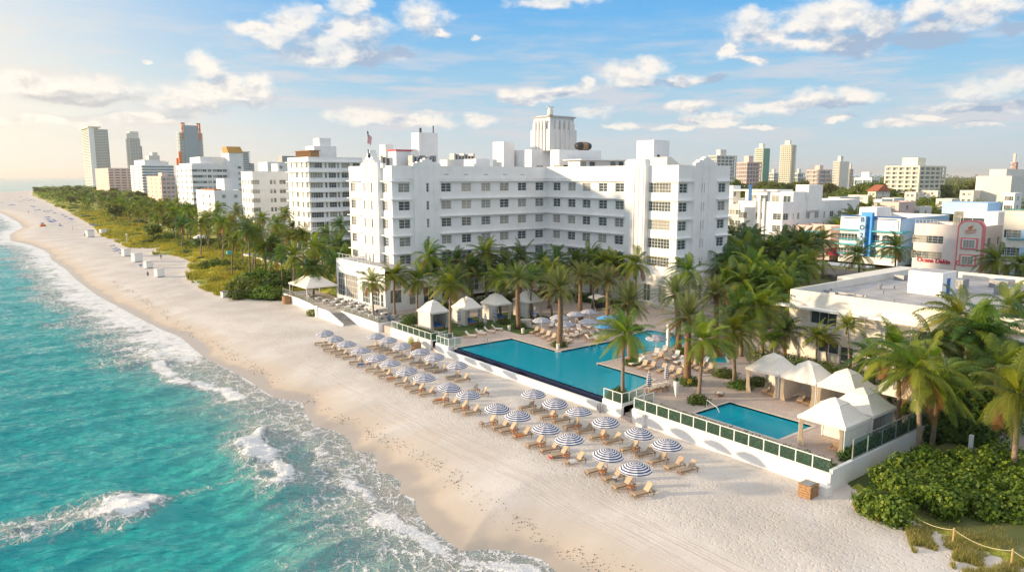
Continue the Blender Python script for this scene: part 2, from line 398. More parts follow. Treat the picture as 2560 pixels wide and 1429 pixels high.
def seg_dist(P, L):
    best = np.full(len(P), 1e9)
    for a, b in zip(L[:-1], L[1:]):
        ab = b-a; t_ = np.clip(((P-a)@ab)/max(ab@ab, 1e-9), 0, 1); d = P-(a+t_[:, None]*ab); best = np.minimum(best, np.hypot(d[:, 0], d[:, 1]))
    return best
def inside(P, poly):
    r = np.zeros(len(P), bool); n = len(poly)
    for i in range(n):
        x1, y1 = poly[i]; x2, y2 = poly[(i+1) % n]
        if y1 == y2: continue
        c = ((y1 > P[:, 1]) != (y2 > P[:, 1])) & (P[:, 0] < (x2-x1)*(P[:, 1]-y1)/(y2-y1)+x1); r ^= c
    return r
LANDPOLY = SHn.tolist()+[[60000, 30000], [60000, -3000]]
VEG = [(300, -3000), (70, -60), (51, 4), (52.5, 14.5), (53, 18.5), (53.6, 21.7), (55, 25.4), (56.5, 27.8), (57, 100), (57, 144), (54, 146.3), (47, 149.4), (44.2, 158), (44.5, 172), (46, 187), (50, 205), (56, 222), (57, 243),
       (52, 252), (54, 262), (59, 272), (50.5, 284), (51, 312), (56, 322), (52, 330), (52, 350), (58, 406), (65, 511), (79, 857), (90, 1133), (110, 1400), (170, 1640), (430, 2150), (1500, 4100), (4000, 8900), (9100, 29000)]
VEGPOLY = VEG+[(60000, 29000), (60000, -3000)]
def radial(azs, rs):
    A, Rr = np.meshgrid(azs, rs); X = (Rr*np.sin(A)).ravel(); Y = (Rr*np.cos(A)).ravel(); n, m = A.shape
    i = np.arange(n-1)[:, None]*m+np.arange(m-1)[None, :]
    q = np.stack([i, i+1, i+m+1, i+m], -1).reshape(-1, 4)[:, ::-1]
    return np.stack([X, Y], 1), q
def gridmesh(name, P, z, q, m, attrs={}, keep=None, smooth=True):
    if keep is not None: q = q[keep]
    used = np.unique(q); rm = np.zeros(len(P), int); rm[used] = np.arange(len(used)); q = rm[q]
    co_ = np.concatenate([P[used], z[used, None]], 1).astype(np.float32)
    me = bpy.data.meshes.new(name); me.vertices.add(len(co_)); me.vertices.foreach_set('co', co_.ravel())
    me.loops.add(q.size); me.loops.foreach_set('vertex_index', q.ravel().astype(np.int32)); me.polygons.add(len(q)); me.polygons.foreach_set('loop_start', np.arange(0, q.size, 4, dtype=np.int32))
    me.update(calc_edges=True); me.polygons.foreach_set('use_smooth', np.full(len(q), smooth))
    for k, v in attrs.items():
        a = me.attributes.new(k, 'FLOAT', 'POINT'); a.data.foreach_set('value', v[used].astype(np.float32))
    me.materials.append(m); me.validate()
    o = bpy.data.objects.new(name, me); C.objects.link(o); return o
def landz(P):
    d = seg_dist(P, SHn); ins = inside(P, LANDPOLY); s = np.where(ins, d, -d)
    t_ = np.clip(s/13., 0, 1); z = np.where(s > 0, -1.5+1.5*(1-(1-t_)**1.7), -1.5+.13*s)
    return z, s
def sea():
    az = R(1)*np.concatenate([np.linspace(-75, -6, 24), np.linspace(-5, 46, 760), np.linspace(47, 88, 30)])
    rs = np.concatenate([np.geomspace(12, 26, 12)[:-1], np.geomspace(26, 600, 720), np.geomspace(620, 45000, 70)])
    P, q = radial(az, rs); d = seg_dist(P, SHn); ins = inside(P, LANDPOLY); s = np.where(ins, -d, d)      # positive out at sea
    r = np.hypot(P[:, 0], P[:, 1]); fade = np.clip(1.4-r/500, 0, 1)*np.clip(s/9, .04, 1)
    z = 0*s; X, Y = P.T; wx = X+3*fbm(X*.09, Y*.09, 2); wy = Y+3*fbm(X*.08+40, Y*.08, 2)
    for lam, amp, dg in [(13, .22, -8), (7.9, .16, 14), (5.1, .12, -22), (3.4, .085, 8), (2.6, .06, -35), (2.0, .045, 30), (1.5, .03, -10)]:
        a = R(dg)+YAW*.62; u = (wx*math.sin(a)+wy*math.cos(a))/lam*2*math.pi; m_ = .35+1.3*vnoise(X/lam*.6+lam, Y/lam*.6)
        z = z+amp*m_*((1-np.abs(np.sin(u*.5+lam)))**1.5*2-.8)
    z = z+.14*(fbm(X*.55, Y*.75, 4)-.5)
    # breaking waves
    def stroke(pts, w):
        L = np.array([G(x, y, -1.5) for x, y in pts]); return np.exp(-(seg_dist(P, L)/w)**2)
    nz = fbm(X*.5, Y*.5, 4); nzb = fbm(X*.13+9, Y*.13, 3)
    br = 1.35*stroke([(625, 1125), (655, 1150), (690, 1190), (712, 1215)], 2.1)+1.0*stroke([(660, 1080), (630, 1110)], .9)
    wc = 1.15*stroke([(372, 1258), (335, 1275), (300, 1262)], 1.6)+.75*stroke([(300, 1285), (230, 1285), (150, 1300), (50, 1325)], 2.6)
    l4 = 1.25*stroke([(960, 1300), (1030, 1330), (1095, 1372), (1165, 1405), (1260, 1418), (1330, 1430)], 1.1)+.9*stroke([(770, 1085), (830, 1160), (900, 1235), (960, 1300)], 1.5)
    l1 = 1.35*stroke([(380, 872), (400, 915), (440, 950), (500, 962), (560, 975), (590, 992)], 1.3)+.5*stroke([(600, 1000), (660, 1030), (740, 1050)], 1.6)
    thin = .42*stroke([(470, 1225), (560, 1205), (610, 1195)], .8)
    lace = .62*np.clip(1.2-s/(5.5+10*nzb), 0, 1)*np.clip(1.3-r/400, .6, 1)
    fardens = np.where(Y > 95, 1.25*np.clip(1.2-s/(6+12*nzb), 0, 1.1)*np.clip((Y-95)/20, 0, 1), 0)
    edge = .9*np.exp(-(np.maximum(s, 0)/.55)**2)
    foam = np.maximum.reduce([br, wc, l4, l1, thin, lace, fardens, edge])
    foam = foam*(.30+1.35*nz)
    z = z+0
    z = z*fade+.62*np.clip(br, 0, 1)*(.55+nz)+.32*np.clip(wc, 0, 1)*(.5+nz)+.22*np.clip(l4, 0, 1)*(.4+nz)+.2*np.clip(l1, 0, 1)*nz
    sw = stroke([(560, 1130), (650, 1205), (720, 1290), (800, 1350)], 3.2)+stroke([(250, 1225), (380, 1310)], 2.5)*.8
    z = z+.45*np.clip(sw, 0, 1)
    z = -1.5+z*np.clip(s/3, 0, 1)+.025
    c = q[:, 0]; keep = (s[q].max(1) > -1.0)
    # material
    m = bpy.data.materials.new('sea_water'); m.use_nodes = True; t = NT(m.node_tree); b = m.node_tree.nodes['Principled BSDF']
    pos = t.n('NewGeometry').outputs['Position']; sh = t.attr('shore'); fo = t.attr('foam')
    nn = t.noise(pos, .11, 4, .6); dd = t.m('MULTIPLY_ADD', t.m('SUBTRACT', nn, .5), 14, sh); ds = t.m('DIVIDE', dd, 60, clamp=True)
    col = t.ramp(ds, [(0, (.46, .43, .37, 1)), (.05, (.33, .40, .36, 1)), (.12, (.13, .36, .34, 1)), (.22, (.02, .35, .335, 1)), (.45, (.0, .31, .325, 1)), (1, (.015, .37, .42, 1))])
    sy = t.n('SeparateXYZ'); t.l(pos, sy.inputs[0]); col = t.mix(t.ss(sy.outputs[1], 70, 330, 0, .8), col, (.12, .45, .48, 1))  # water painted paler with distance, standing in for sun glitter
    n2 = t.noise(t.vm('MULTIPLY', pos, (.35, .9, 1)), .6, 4, .6); col = t.mix(t.m('MULTIPLY', t.ss(n2, .45, .75), .35), col, (.10, .42, .41, 1))
    wpos = t.vm('ADD', pos, t.vm('SCALE', t.vm('SUBTRACT', t.noise(pos, .9, 3, .6, out=1), (.5, .5, .5))))
    wpos.node.inputs[0].links[0].from_node  # noqa
    for nd in m.node_tree.nodes:
        if nd.type == 'VECT_MATH' and nd.operation == 'SCALE': nd.inputs['Scale'].default_value = 1.6
    e1 = t.vor(t.vm('MULTIPLY', wpos, (1, .6, 1)), .75, 'DISTANCE_TO_EDGE'); e2 = t.vor(wpos, 2.1, 'DISTANCE_TO_EDGE')
    lace_ = t.m('MAXIMUM', t.ss(e1, .0, .10, 1, 0), t.m('MULTIPLY', t.ss(e2, 0, .10, 1, 0), .7))
    fn = t.noise(wpos, 1.6, 6, .68)
    fn3 = t.noise(wpos, 6.5, 4, .65); f1 = t.ss(t.m('ADD', t.m('MULTIPLY_ADD', t.m('SUBTRACT', fn, .5), 1.7, fo), t.m('MULTIPLY', t.m('SUBTRACT', fn3, .5), 1.1)), .62, 1.0)
    f2 = t.m('MULTIPLY', lace_, t.ss(t.m('MULTIPLY_ADD', t.m('SUBTRACT', fn, .5), .9, fo), .12, .50))
    ff = t.m('MAXIMUM', f1, f2, clamp=True)
    # milky water under the foam, flecks on far crests
    col = t.mix(t.ss(fo, .15, .9, 0, .55), col, (.42, .52, .50, 1))
    col = t.mix(t.m('MULTIPLY', ff, .93), col, (.84, .85, .86, 1))
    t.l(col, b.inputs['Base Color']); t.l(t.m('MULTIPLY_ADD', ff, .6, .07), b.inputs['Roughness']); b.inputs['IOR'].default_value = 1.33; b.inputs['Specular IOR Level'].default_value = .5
    rot = t.n('VectorRotate', _rotation_type='Z_AXIS'); t.l(pos, rot.inputs['Vector']); rot.inputs['Angle'].default_value = YAW*.75
    st = t.vm('MULTIPLY', rot.outputs[0], (.45, 1.25, 1))
    hb = t.m('ADD', t.m('MULTIPLY', t.noise(st, 1.4, 5, .62), .34), t.m('MULTIPLY', t.noise(st, .35, 3, .55), .75))
    hb = t.m('ADD', hb, t.m('MULTIPLY', ff, .10)); hb = t.m('ADD', hb, t.m('MULTIPLY', t.noise(pos, 5, 3, .6), t.m('MULTIPLY', ff, .12)))
    bp = t.n('Bump'); bp.inputs['Strength'].default_value = 1.; bp.inputs['Distance'].default_value = 1.35; t.l(hb, bp.inputs['Height']); t.l(bp.outputs[0], b.inputs['Normal'])
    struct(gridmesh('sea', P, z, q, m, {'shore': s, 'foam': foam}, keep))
sea()

def sand_material():
    m = bpy.data.materials.new('beach_sand'); m.use_nodes = True; t = NT(m.node_tree); b = m.node_tree.nodes['Principled BSDF']
    pos = t.n('NewGeometry').outputs['Position']; sh = t.attr('shore'); wr = t.attr('wrack'); trk = t.attr('track')
    n1 = t.noise(pos, .12, 5, .6); n2 = t.noise(pos, 1.1, 5, .65); n3 = t.noise(pos, 7, 3, .6)
    dry = t.mix(t.ss(n1, .35, .65), (.555, .512, .47, 1), (.65, .615, .58, 1))
    dry = t.mix(t.m('MULTIPLY', t.ss(n2, .5, .8), .35), dry, (.51, .45, .39, 1))
    damp = (.545, .465, .38, 1); wet = (.40, .35, .30, 1)
    dj = t.m('MULTIPLY_ADD', t.m('SUBTRACT', n1, .5), 5, sh)
    col = t.mix(t.ss(dj, 1.5, 7.0, 1, 0), dry, damp)
    wj = t.m('MULTIPLY_ADD', t.m('SUBTRACT', n1, .5), 6, sh); wf = t.ss(wj, .9, 2.4, 1, 0)
    col = t.mix(wf, col, wet)
    # seaweed specks along the high-water line
    v = t.vor(t.vm('MULTIPLY', pos, (1.4, 1, 1)), 3.2, 'F1'); wm = t.ss(t.m('ABSOLUTE', wr), .2, 2.1, 1, 0)
    sp_ = t.m('MULTIPLY', t.ss(v, .12, .2, 1, 0), t.ss(t.m('ADD', t.noise(pos, .8, 4, .6), t.m('MULTIPLY', wm, .28)), .66, .76))
    col = t.mix(t.m('MULTIPLY', t.m('MULTIPLY', sp_, wm), .85), col, (.13, .085, .05, 1))
    # rake and tyre lines running along the beach
    lines = t.m('MULTIPLY', t.ss(t.noise(t.vm('MULTIPLY', pos, (6.5, .10, 1)), 1, 3, .55), .52, .62), trk)
    col = t.mix(t.m('MULTIPLY', lines, .30), col, (.50, .43, .36, 1))
    t.l(col, b.inputs['Base Color']); t.l(t.m('MULTIPLY_ADD', wf, -.62, .9), b.inputs['Roughness']); b.inputs['Specular IOR Level'].default_value = .3
    fp = t.ss(t.vor(t.vm('ADD', pos, t.vm('SCALE', t.noise(pos, 2, 2, .5, out=1))), 3.1, 'F1'), .08, .48)
    for nd in m.node_tree.nodes:
        if nd.type == 'VECT_MATH' and nd.operation == 'SCALE': nd.inputs['Scale'].default_value = .7
    foot = t.m('MULTIPLY', fp, t.ss(sh, 5, 11)); sm = t.m('MULTIPLY', t.m('SUBTRACT', 1., t.m('MULTIPLY', trk, .75)), foot)
    hb = t.m('ADD', t.m('MULTIPLY', sm, .075), t.m('ADD', t.m('MULTIPLY', n2, t.m('MULTIPLY', t.ss(sh, 4, 9), .10)), t.m('ADD', t.m('MULTIPLY', lines, .05), t.m('MULTIPLY', n3, .018))))
    bp = t.n('Bump'); bp.inputs['Strength'].default_value = .8; bp.inputs['Distance'].default_value = .6; t.l(hb, bp.inputs['Height']); t.l(bp.outputs[0], b.inputs['Normal'])
    return m
def ground_material():
    m = bpy.data.materials.new('city_ground'); m.use_nodes = True; t = NT(m.node_tree); b = m.node_tree.nodes['Principled BSDF']
    pos = t.n('NewGeometry').outputs['Position']; n1 = t.noise(pos, .05, 5, .6); n2 = t.noise(pos, .8, 4, .6)
    col = t.mix(t.ss(n1, .42, .58), (.06, .09, .02, 1), (.14, .15, .05, 1)); col = t.mix(t.ss(n2, .55, .75), col, (.17, .15, .10, 1))
    t.l(col, b.inputs['Base Color']); b.inputs['Roughness'].default_value = .95
    return m
def dune_material():
    m = bpy.data.materials.new('dune_cover'); m.use_nodes = True; t = NT(m.node_tree); b = m.node_tree.nodes['Principled BSDF']
    pos = t.n('NewGeometry').outputs['Position']; n1 = t.noise(pos, .09, 5, .6); n2 = t.noise(pos, .9, 4, .65); n3 = t.noise(t.vm('MULTIPLY', pos, (1, .4, 1)), .3, 4, .6)
    col = t.mix(t.ss(n3, .38, .62), (.16, .21, .02, 1), (.52, .47, .06, 1)); col = t.mix(t.m('MULTIPLY', t.ss(n2, .45, .7), .5), col, (.07, .10, .015, 1)); col = t.mix(t.ss(n1, .60, .68), col, (.50, .43, .30, 1))
    t.l(col, b.inputs['Base Color']); b.inputs['Roughness'].default_value = .95
    bp = t.n('Bump'); bp.inputs['Distance'].default_value = .5; t.l(n2, bp.inputs['Height']); t.l(bp.outputs[0], b.inputs['Normal']); return m
def land():
    az = R(1)*np.concatenate([np.linspace(-40, -9, 8), np.linspace(-8, 82, 620), np.linspace(84, 150, 30)])
    rs = np.concatenate([np.geomspace(8, 34, 12)[:-1], np.geomspace(34, 700, 560), np.geomspace(710, 26000, 90)])
    P, q = radial(az, rs); z, s = landz(P); X, Y = P.T; veg = inside(P, VEGPOLY); vd = seg_dist(P, np.array(VEG)); vs_ = np.where(veg, vd, -vd)
    n = fbm(X*.1, Y*.1, 4); dune = np.clip((vs_+2)/9, 0, 1)
    z = z+np.where(Y > 135, dune*(.3+1.7*n)*np.clip(1.6-(vs_-20)/40, 0, 1), np.where(Y < 26, dune*(.2+.9*n), 0))
    z = z+.10*(fbm(X*.35, Y*.35, 3)-.5)*np.clip((s-5)/6, 0, 1)*(vs_ < 0)
    wp = [(481, 822), (547, 855), (623, 904), (689, 942), (793, 991), (864, 1030), (930, 1068), (1000, 1100), (1120, 1172), (1175, 1210), (1252, 1276), (1312, 1292), (1420, 1350), (1560, 1415)]
    W = sorted([(G(x, y, -.4)[1], G(x, y, -.4)[0]) for x, y in wp]); xw = np.interp(Y, [a for a, _ in W], [b for _, b in W])
    tp = [(300, 690), (560, 800), (700, 870), (920, 985), (1100, 1075), (1300, 1175), (1500, 1270), (1750, 1380)]
    T = sorted([(G(x, y, 0)[1], G(x, y, 0)[0]) for x, y in tp]); xt = np.interp(Y, [a for a, _ in T], [b for _, b in T])
    track = np.exp(-((X-xt)/2.0)**4)
    wr = np.where((Y < 260), X-xw-.8*(fbm(Y*.3, Y*0, 2)-.5), 9)
    at = {'shore': s, 'wrack': wr, 'track': track}
    cen = veg[q].all(1); ds = (Y[q].mean(1) > 120) & (vs_[q].mean(1) < 34) | (Y[q].mean(1) < 27) & (vs_[q].mean(1) < 1.2)
    vis = s[q].max(1) > -14
    struct(gridmesh('beach', P, z, q, sand_material(), at, vis & ~cen))
    struct(gridmesh('dune_ground', P, z, q, dune_material(), {}, vis & cen & ds))
    struct(gridmesh('ground', P, z, q, ground_material(), {}, vis & cen & ~ds))
land()
# ---------------------------------------------------------------- buildings
WM = {}
def window_mesh(w, h, nx, ny, fm='frame', gm='glass', bar=.06):
    """a unit window in the x-z plane facing -y, origin at its lower centre: (frame mesh, pane mesh)"""
    k = (round(w, 2), round(h, 2), nx, ny, fm, gm, bar)
    if k in WM: return WM[k]
    f = MB(); b = bar*1.3; d0, d1 = -.02, .07
    f.box(-w/2, d0, 0, -w/2+b, d1, h); f.box(w/2-b, d0, 0, w/2, d1, h); f.box(-w/2+b, d0, 0, w/2-b, d1, b); f.box(-w/2+b, d0, h-b, w/2-b, d1, h)
    for i in range(1, nx):
        x = -w/2+w*i/nx; bb = bar*(1. if (nx % 2 or i != nx//2) else 1.5); f.box(x-bb/2, d0+.012, b, x+bb/2, d1, h-b)
    for j in range(1, ny):
        z = h*j/ny; f.box(-w/2+b, d0+.02, z-bar/2, w/2-b, d1, z+bar/2)
    p = MB(); p.add([(-w/2+.01, .045, .01), (w/2-.01, .045, .01), (w/2-.01, .045, h-.01), (-w/2+.01, .045, h-.01)], [(0, 1, 2, 3)])
    WM[k] = (f.mesh('window', M[fm]), p.mesh('pane', M[gm])); return WM[k]
def wall_grid(mb, face, const, u0, u1, z0, z1, ops, depth=.22, inw=1):
    """wall sheet with openings; face 'W' is the plane x=const looking -x (u is y), 'S' the plane y=const looking -y (u is x), 'E' and 'N' the opposite"""
    us = sorted({u0, u1}|{max(u0, min(u1, v)) for o in ops for v in (o[0], o[1])}); zs = sorted({z0, z1}|{max(z0, min(z1, v)) for o in ops for v in (o[2], o[3])})
    dv = depth*(1 if face in 'WS' else -1)
    pt = (lambda u, z, d=0: (const+d, u, z)) if face in 'WE' else (lambda u, z, d=0: (u, const+d, z))
    fl = face in 'WN'
    def quad(a, b, c, d): mb.add([a, b, c, d], [(0, 3, 2, 1) if fl else (0, 1, 2, 3)])
    for ua, ub in zip(us[:-1], us[1:]):
        if ub-ua < 1e-5: continue
        for za, zb in zip(zs[:-1], zs[1:]):
            if zb-za < 1e-5: continue
            um, zm = (ua+ub)/2, (za+zb)/2
            if any(o[0] < um < o[1] and o[2] < zm < o[3] for o in ops): continue
            quad(pt(ua, za), pt(ub, za), pt(ub, zb), pt(ua, zb))
    for a, b, c, d in ops:
        quad(pt(a, c), pt(a, c, dv), pt(a, d, dv), pt(a, d)); quad(pt(b, c, dv), pt(b, c), pt(b, d), pt(b, d, dv))
        quad(pt(a, c, dv), pt(a, c), pt(b, c), pt(b, c, dv)); quad(pt(a, d), pt(a, d, dv), pt(b, d, dv), pt(b, d))
def add_window(parent, face, const, u, z, w, h, nx=2, ny=2, fm='frame', gm='glass', name='window', depth=.14, label=None, pane=True, bar=.06):
    f, p = window_mesh(w, h, nx, ny, fm, gm, bar); s = 1 if face in 'WS' else -1
    if depth == 0: depth = -.062
    o = bpy.data.objects.new(name, f); C.objects.link(o); o.parent = parent; b = Vector(parent.location)
    o.location = Vector((const+depth*s, u, z) if face in 'WE' else (u, const+depth*s, z))-b
    o.rotation_euler = (0, 0, {'W': -math.pi/2, 'S': 0, 'E': math.pi/2, 'N': math.pi}[face])
    if label: o['label'] = label
    if pane:
        q = bpy.data.objects.new('pane', p); C.objects.link(q); q.parent = o
    return o
def add_windows(parent, lst, most=98, **kw):
    """lst: (face, const, u, z, w, h, nx, ny); past `most` the rest go in one part"""
    for a in lst[:most]: add_window(parent, *a[:8], **kw)
    if len(lst) > most:
        mb = MB()
        for (face, const, u, z, w, h, nx, ny) in lst[most:]:
            f, p = window_mesh(w, h, nx, ny, kw.get('fm', 'frame'), kw.get('gm', 'glass'), kw.get('bar', .06)); s = 1 if face in 'WS' else -1; dp = kw.get('depth', .14)
            mt = Matrix.Translation((const+dp*s, u, z) if face in 'WE' else (u, const+dp*s, z))@Matrix.Rotation({'W': -math.pi/2, 'S': 0, 'E': math.pi/2, 'N': math.pi}[face], 4, 'Z')
            mb.add([tuple(mt@v.co) for v in f.vertices], [tuple(q.vertices) for q in f.polygons], 0); mb.add([tuple(mt@v.co) for v in p.vertices], [tuple(q.vertices) for q in p.polygons], 1)
        o = mb.build('window', [M[kw.get('fm', 'frame')], M[kw.get('gm', 'glass')]], parent); o['kind'] = 'stuff'
def op(w): return (w[2]-w[4]/2, w[2]+w[4]/2, w[3], w[3]+w[5])
def roof_deck(mb, x0, y0, x1, y1, z, par, th=.35, mi_roof=1, mi_wall=0):
    """roof surface at z with parapet up to par"""
    mb.box(x0+th, y0+th, z-.3, x1-th, y1-th, z, mi_roof)
    mb.box(x0+th, y0+.003, z-.3, x1-th, y0+th, par, mi_wall); mb.box(x0+th, y1-th, z-.3, x1-th, y1-.003, par, mi_wall); mb.box(x0+.003, y0+.003, z-.3, x0+th, y1-.003, par, mi_wall); mb.box(x1-th, y0+.003, z-.3, x1-.003, y1-.003, par, mi_wall)

def hotel():
    X0, Y0 = 65.9, 120.6; XI, YR = 103.6, 84.4; FL = 3.4; L5 = 10.45; ZR = 27.05
    t = thing('hotel', 'big white six storey hotel with stepped parapets behind the palm-lined pool', 'hotel', (X0, Y0, 1.2))
    led = [L5+FL*i for i in range(5)]; wz = [l-2.0 for l in led]; wh = 1.72
    rndo = random.Random(5)
    W = []; 
    def row(face, c, us, w, nx, ny, h=wh, zz=wz, dz=0): 
        l = [(face, c, u, z+dz, w, h, nx, ny) for z in zz for u in us]; W.extend(l); return l
    YN = 138.6; b = MB(); ledges = []
    def ux(px, Y, py=500): return onY(px, py, Y)[0]
    def uy(px, X, py=500): return onX(px, py, X)[0]
    XR = ux(1820, YR, 560); YA = uy(1592, XI, 520); YB = uy(1610, XI-1.3, 520)
    # west end of the north wing
    ys = [uy(884, X0), uy(963, X0)]; w1 = row('W', X0, ys, 2.0, 4, 3); 
    yc = [uy(911, X0-.9), uy(920.5, X0-.9), uy(929, X0-.9)]; w2 = row('W', X0-.9, yc, .62, 1, 4)
    ya, yb = uy(945, X0-.9), uy(905, X0-.9)
    wall_grid(b, 'W', X0, Y0, ya, 1.2, ZR, [op(w) for w in w1]); wall_grid(b, 'W', X0, yb, YN, 1.2, ZR, [op(w) for w in w1])
    wall_grid(b, 'W', X0-.9, ya, yb, 1.2, ZR+.6, [op(w) for w in w2]); b.box(X0-.5, ya+.01, ZR, X0+.3, yb-.01, ZR+.59)
    b.add([(X0-.9, ya, 1.2), (X0+.3, ya, 1.2), (X0+.3, ya, ZR+.6), (X0-.9, ya, ZR+.6)], [(0, 1, 2, 3)]); b.add([(X0-.9, yb, 1.2), (X0+.3, yb, 1.2), (X0+.3, yb, ZR+.6), (X0-.9, yb, ZR+.6)], [(0, 3, 2, 1)])
    ym = (ya+yb)/2
    for hw, top in ((2.9, 27.6), (2.2, 28.1), (1.5, 28.7), (.9, 29.4), (.38, 30.0)): b.box(X0-.75-.05*hw, ym-hw*1.0, ZR-.5, X0+.5, ym+hw*1.0, top)
    for k in (-3.6, 3.6): b.box(X0-.4, ym+k-.9, ZR-.4, X0+.4, ym+k+.9, 27.5)
    for k in (-1.6, -.55, .55, 1.6): b.box(X0-1.0, ym+k-.09, 9.8, X0-.9, ym+k+.09, 28.2)
    # south face of the north wing: end bay, pilaster bay, six bays, inner corner
    xs0 = [ux(1011, Y0)]; w3 = row('S', Y0, xs0, 2.45, 2, 3)
    xp0, xp1 = ux(1034, Y0), ux(1098, Y0)
    w4 = row('S', Y0-.35, [ux(1070, Y0-.35)], .62, 1, 3)
    xs1 = [ux(p, Y0) for p in (1116, 1166, 1215, 1261, 1305.5, 1349)]; w5 = row('S', Y0, xs1, 2.3, 2, 3)
    wall_grid(b, 'S', Y0, X0, xp0, 1.2, ZR, [op(w) for w in w3]); wall_grid(b, 'S', Y0, xp1, XI, 1.2, ZR, [op(w) for w in w5])
    wall_grid(b, 'S', Y0-.35, xp0, xp1, 1.2, ZR+.5, [op(w) for w in w4]); b.box(xp0, Y0-.347, 1.2, xp0+.1, Y0+.2, ZR+.5); b.box(xp1-.1, Y0-.347, 1.2, xp1, Y0+.2, ZR+.5)
    xm = (xp0+xp1)/2
    for hw, top in ((3.1, 27.4), (2.2, 27.8), (1.1, 28.2), (.5, 28.5)): b.box(xm-hw, Y0-.38-.02/hw, ZR-.3, xm+hw, Y0+.4, top)
    for k in (-1.5, 1.5, -.5, .5): b.box(xm+k-.12, Y0-.47, 9.8, xm+k+.12, Y0-.35, ZR+.6) if abs(k) > 1 else None
    # west face of the south wing
    ys2 = [uy(p, XI) for p in (1391.5, 1429, 1466, 1507, 1548.5)]; w6 = row('W', XI, ys2, 2.3, 2, 3)
    w6b = row('W', XI-1.0, [uy(1583, XI-1.0)], .7, 1, 3)
    yA = uy(1571, XI); wall_grid(b, 'W', XI, yA, Y0, 1.2, ZR, [op(w) for w in w6])
    yQ = uy(1612, XI-1.0); wall_grid(b, 'W', XI-1.0, yQ, yA, 1.2, ZR+1.0, [op(w) for w in w6b]); b.box(XI-.997, yA-.1, 1.2, XI+.2, yA, ZR+1.0); b.box(XI-.997, yQ, 1.2, XI+.2, yQ+.1, ZR+1.0)
    for k, top in ((.6, 28.2), (1.7, 28.5), (2.8, 28.2)): b.box(XI-1.12, yQ+k-.2, 9.5, XI-1.0, yQ+k+.2, top)
    b.box(XI-1.1, yQ+.1, ZR, XI, yA-.5, 28.2)
    w7 = row('W', XI, [uy(1646, XI)], 5.7, 8, 3, h=1.85); wall_grid(b, 'W', XI, YR, yQ, 1.2, ZR, [op(w) for w in w7])
    # south face of the south wing
    w8 = row('S', YR, [ux(1708, YR)], 2.3, 2, 3); w8b = row('S', YR-.4, [ux(1757, YR-.4)], .95, 1, 3); w9 = row('S', YR, [ux(1804, YR)], 2.2, 2, 3)
    xq0, xq1 = ux(1731, YR), ux(1786, YR)
    wall_grid(b, 'S', YR, XI, xq0, 1.2, ZR, [op(w) for w in w8]); wall_grid(b, 'S', YR, xq1, XR, 1.2, ZR, [op(w) for w in w9]); wall_grid(b, 'S', YR-.4, xq0, xq1, 1.2, ZR+.4, [op(w) for w in w8b], .3)
    b.box(xq0, YR-.397, 1.2, xq0+.1, YR+.2, ZR+.4); b.box(xq1-.1, YR-.397, 1.2, xq1, YR+.2, ZR+.4)
    xm2 = (xq0+xq1)/2
    for hw, top in ((2.9, 27.6), (2.2, 28.0), (1.0, 28.35), (.45, 28.6)): b.box(xm2-hw, YR-.43-.02/hw, ZR-.3, xm2+hw, YR+.4, top)
    for k in (-.95, .95): b.box(xm2+k-.16, YR-.56, 9.4, xm2+k+.16, YR-.4, 28.2)
    # hidden faces and floors
    wall_grid(b, 'E', XR, YR, YN, 1.2, ZR, []); wall_grid(b, 'N', YN, X0, XR, 1.2, ZR, [])
    b.box(X0+.5, Y0+.5, ZR-1.1, XR-.5, YN-.5, ZR-.9, 1); b.box(XI+.5, YR+.5, ZR-1.1, XR-.5, Y0+.5, ZR-.92, 1)
    b.box(X0+.004, Y0+.3, ZR-.9, X0+.35, YN, ZR); b.box(X0+.35, Y0+.004, ZR-.9, XI+.3, Y0+.35, ZR); b.box(XI+.004, YR+.3, ZR-.9, XI+.35, Y0, ZR); b.box(XI+.35, YR+.004, ZR-.9, XR-.3, YR+.35, ZR); b.box(XR-.35, YR+.004, ZR-.9, XR-.004, YN, ZR)
    # plinth volumes below the lowest ledge
    b.box(XI-1.6, YR-1.2, 1.2, XI+9, YR, 7.1); b.box(XI-1.6, YR, 1.2, XI, YR+14, 7.1); b.box(xq0-.6, YR-.9, 7.12, XR+.6, YR-.41, 8.0)
    b.build('wall', [M['stucco'], M['roof']], t)
    lg_ = lambda *a: MB().box(*a).build('ledge', M['stucco'], t)
    for z in led:
        lg_(X0-.9, YN-.5, z, X0, YN-6.2, z+.16); lg_(X0-.55, Y0-.55, z, X0+2.6, Y0, z+.17); lg_(X0-.55, Y0, z, X0, ya-.3, z+.17); lg_(X0+2.6, Y0-.55, z, xp0-.6, Y0, z+.17)
        lg_(xp1+.1, Y0-.6, z, XI-.6, Y0, z+.17); lg_(XI-.6, yA+.1, z, XI, Y0, z+.17)
        lg_(XI-.5, YR-.5, z, XI, yQ-1.2, z+.17); lg_(XI, YR-.5, z, xq0-.2, YR, z+.17); lg_(xq1+.4, YR-.5, z, XR+.5, YR, z+.17)
        lg_(XR, YR, z, XR+.5, YR+3, z+.17)
    lg_(X0+.5, Y0-.2, 24.6, XI-.2, Y0, 24.72); lg_(XI-.2, yA, 24.6, XI, Y0-.2, 24.72)
    order = sorted(W, key=lambda w: -w[3]); add_windows(t, order, 98)
    # small dashes of drain grilles under the parapet
    for x in [ux(p, Y0) for p in (1117, 1166, 1215, 1262, 1306)]:
        MB().box(x-.5, Y0-.03, 25.35, x+.5, Y0, 25.5).build('vent_grille', M['gmetal'], t)
    for y in [uy(p, XI) for p in (1430, 1466, 1506, 1550)]:
        MB().box(XI-.03, y-.45, 25.35, XI, y+.45, 25.5).build('vent_grille', M['gmetal'], t)
    # ground-floor openings
    for x, z, w, h in [(XI-1.6, 0, 0, 0)]: pass
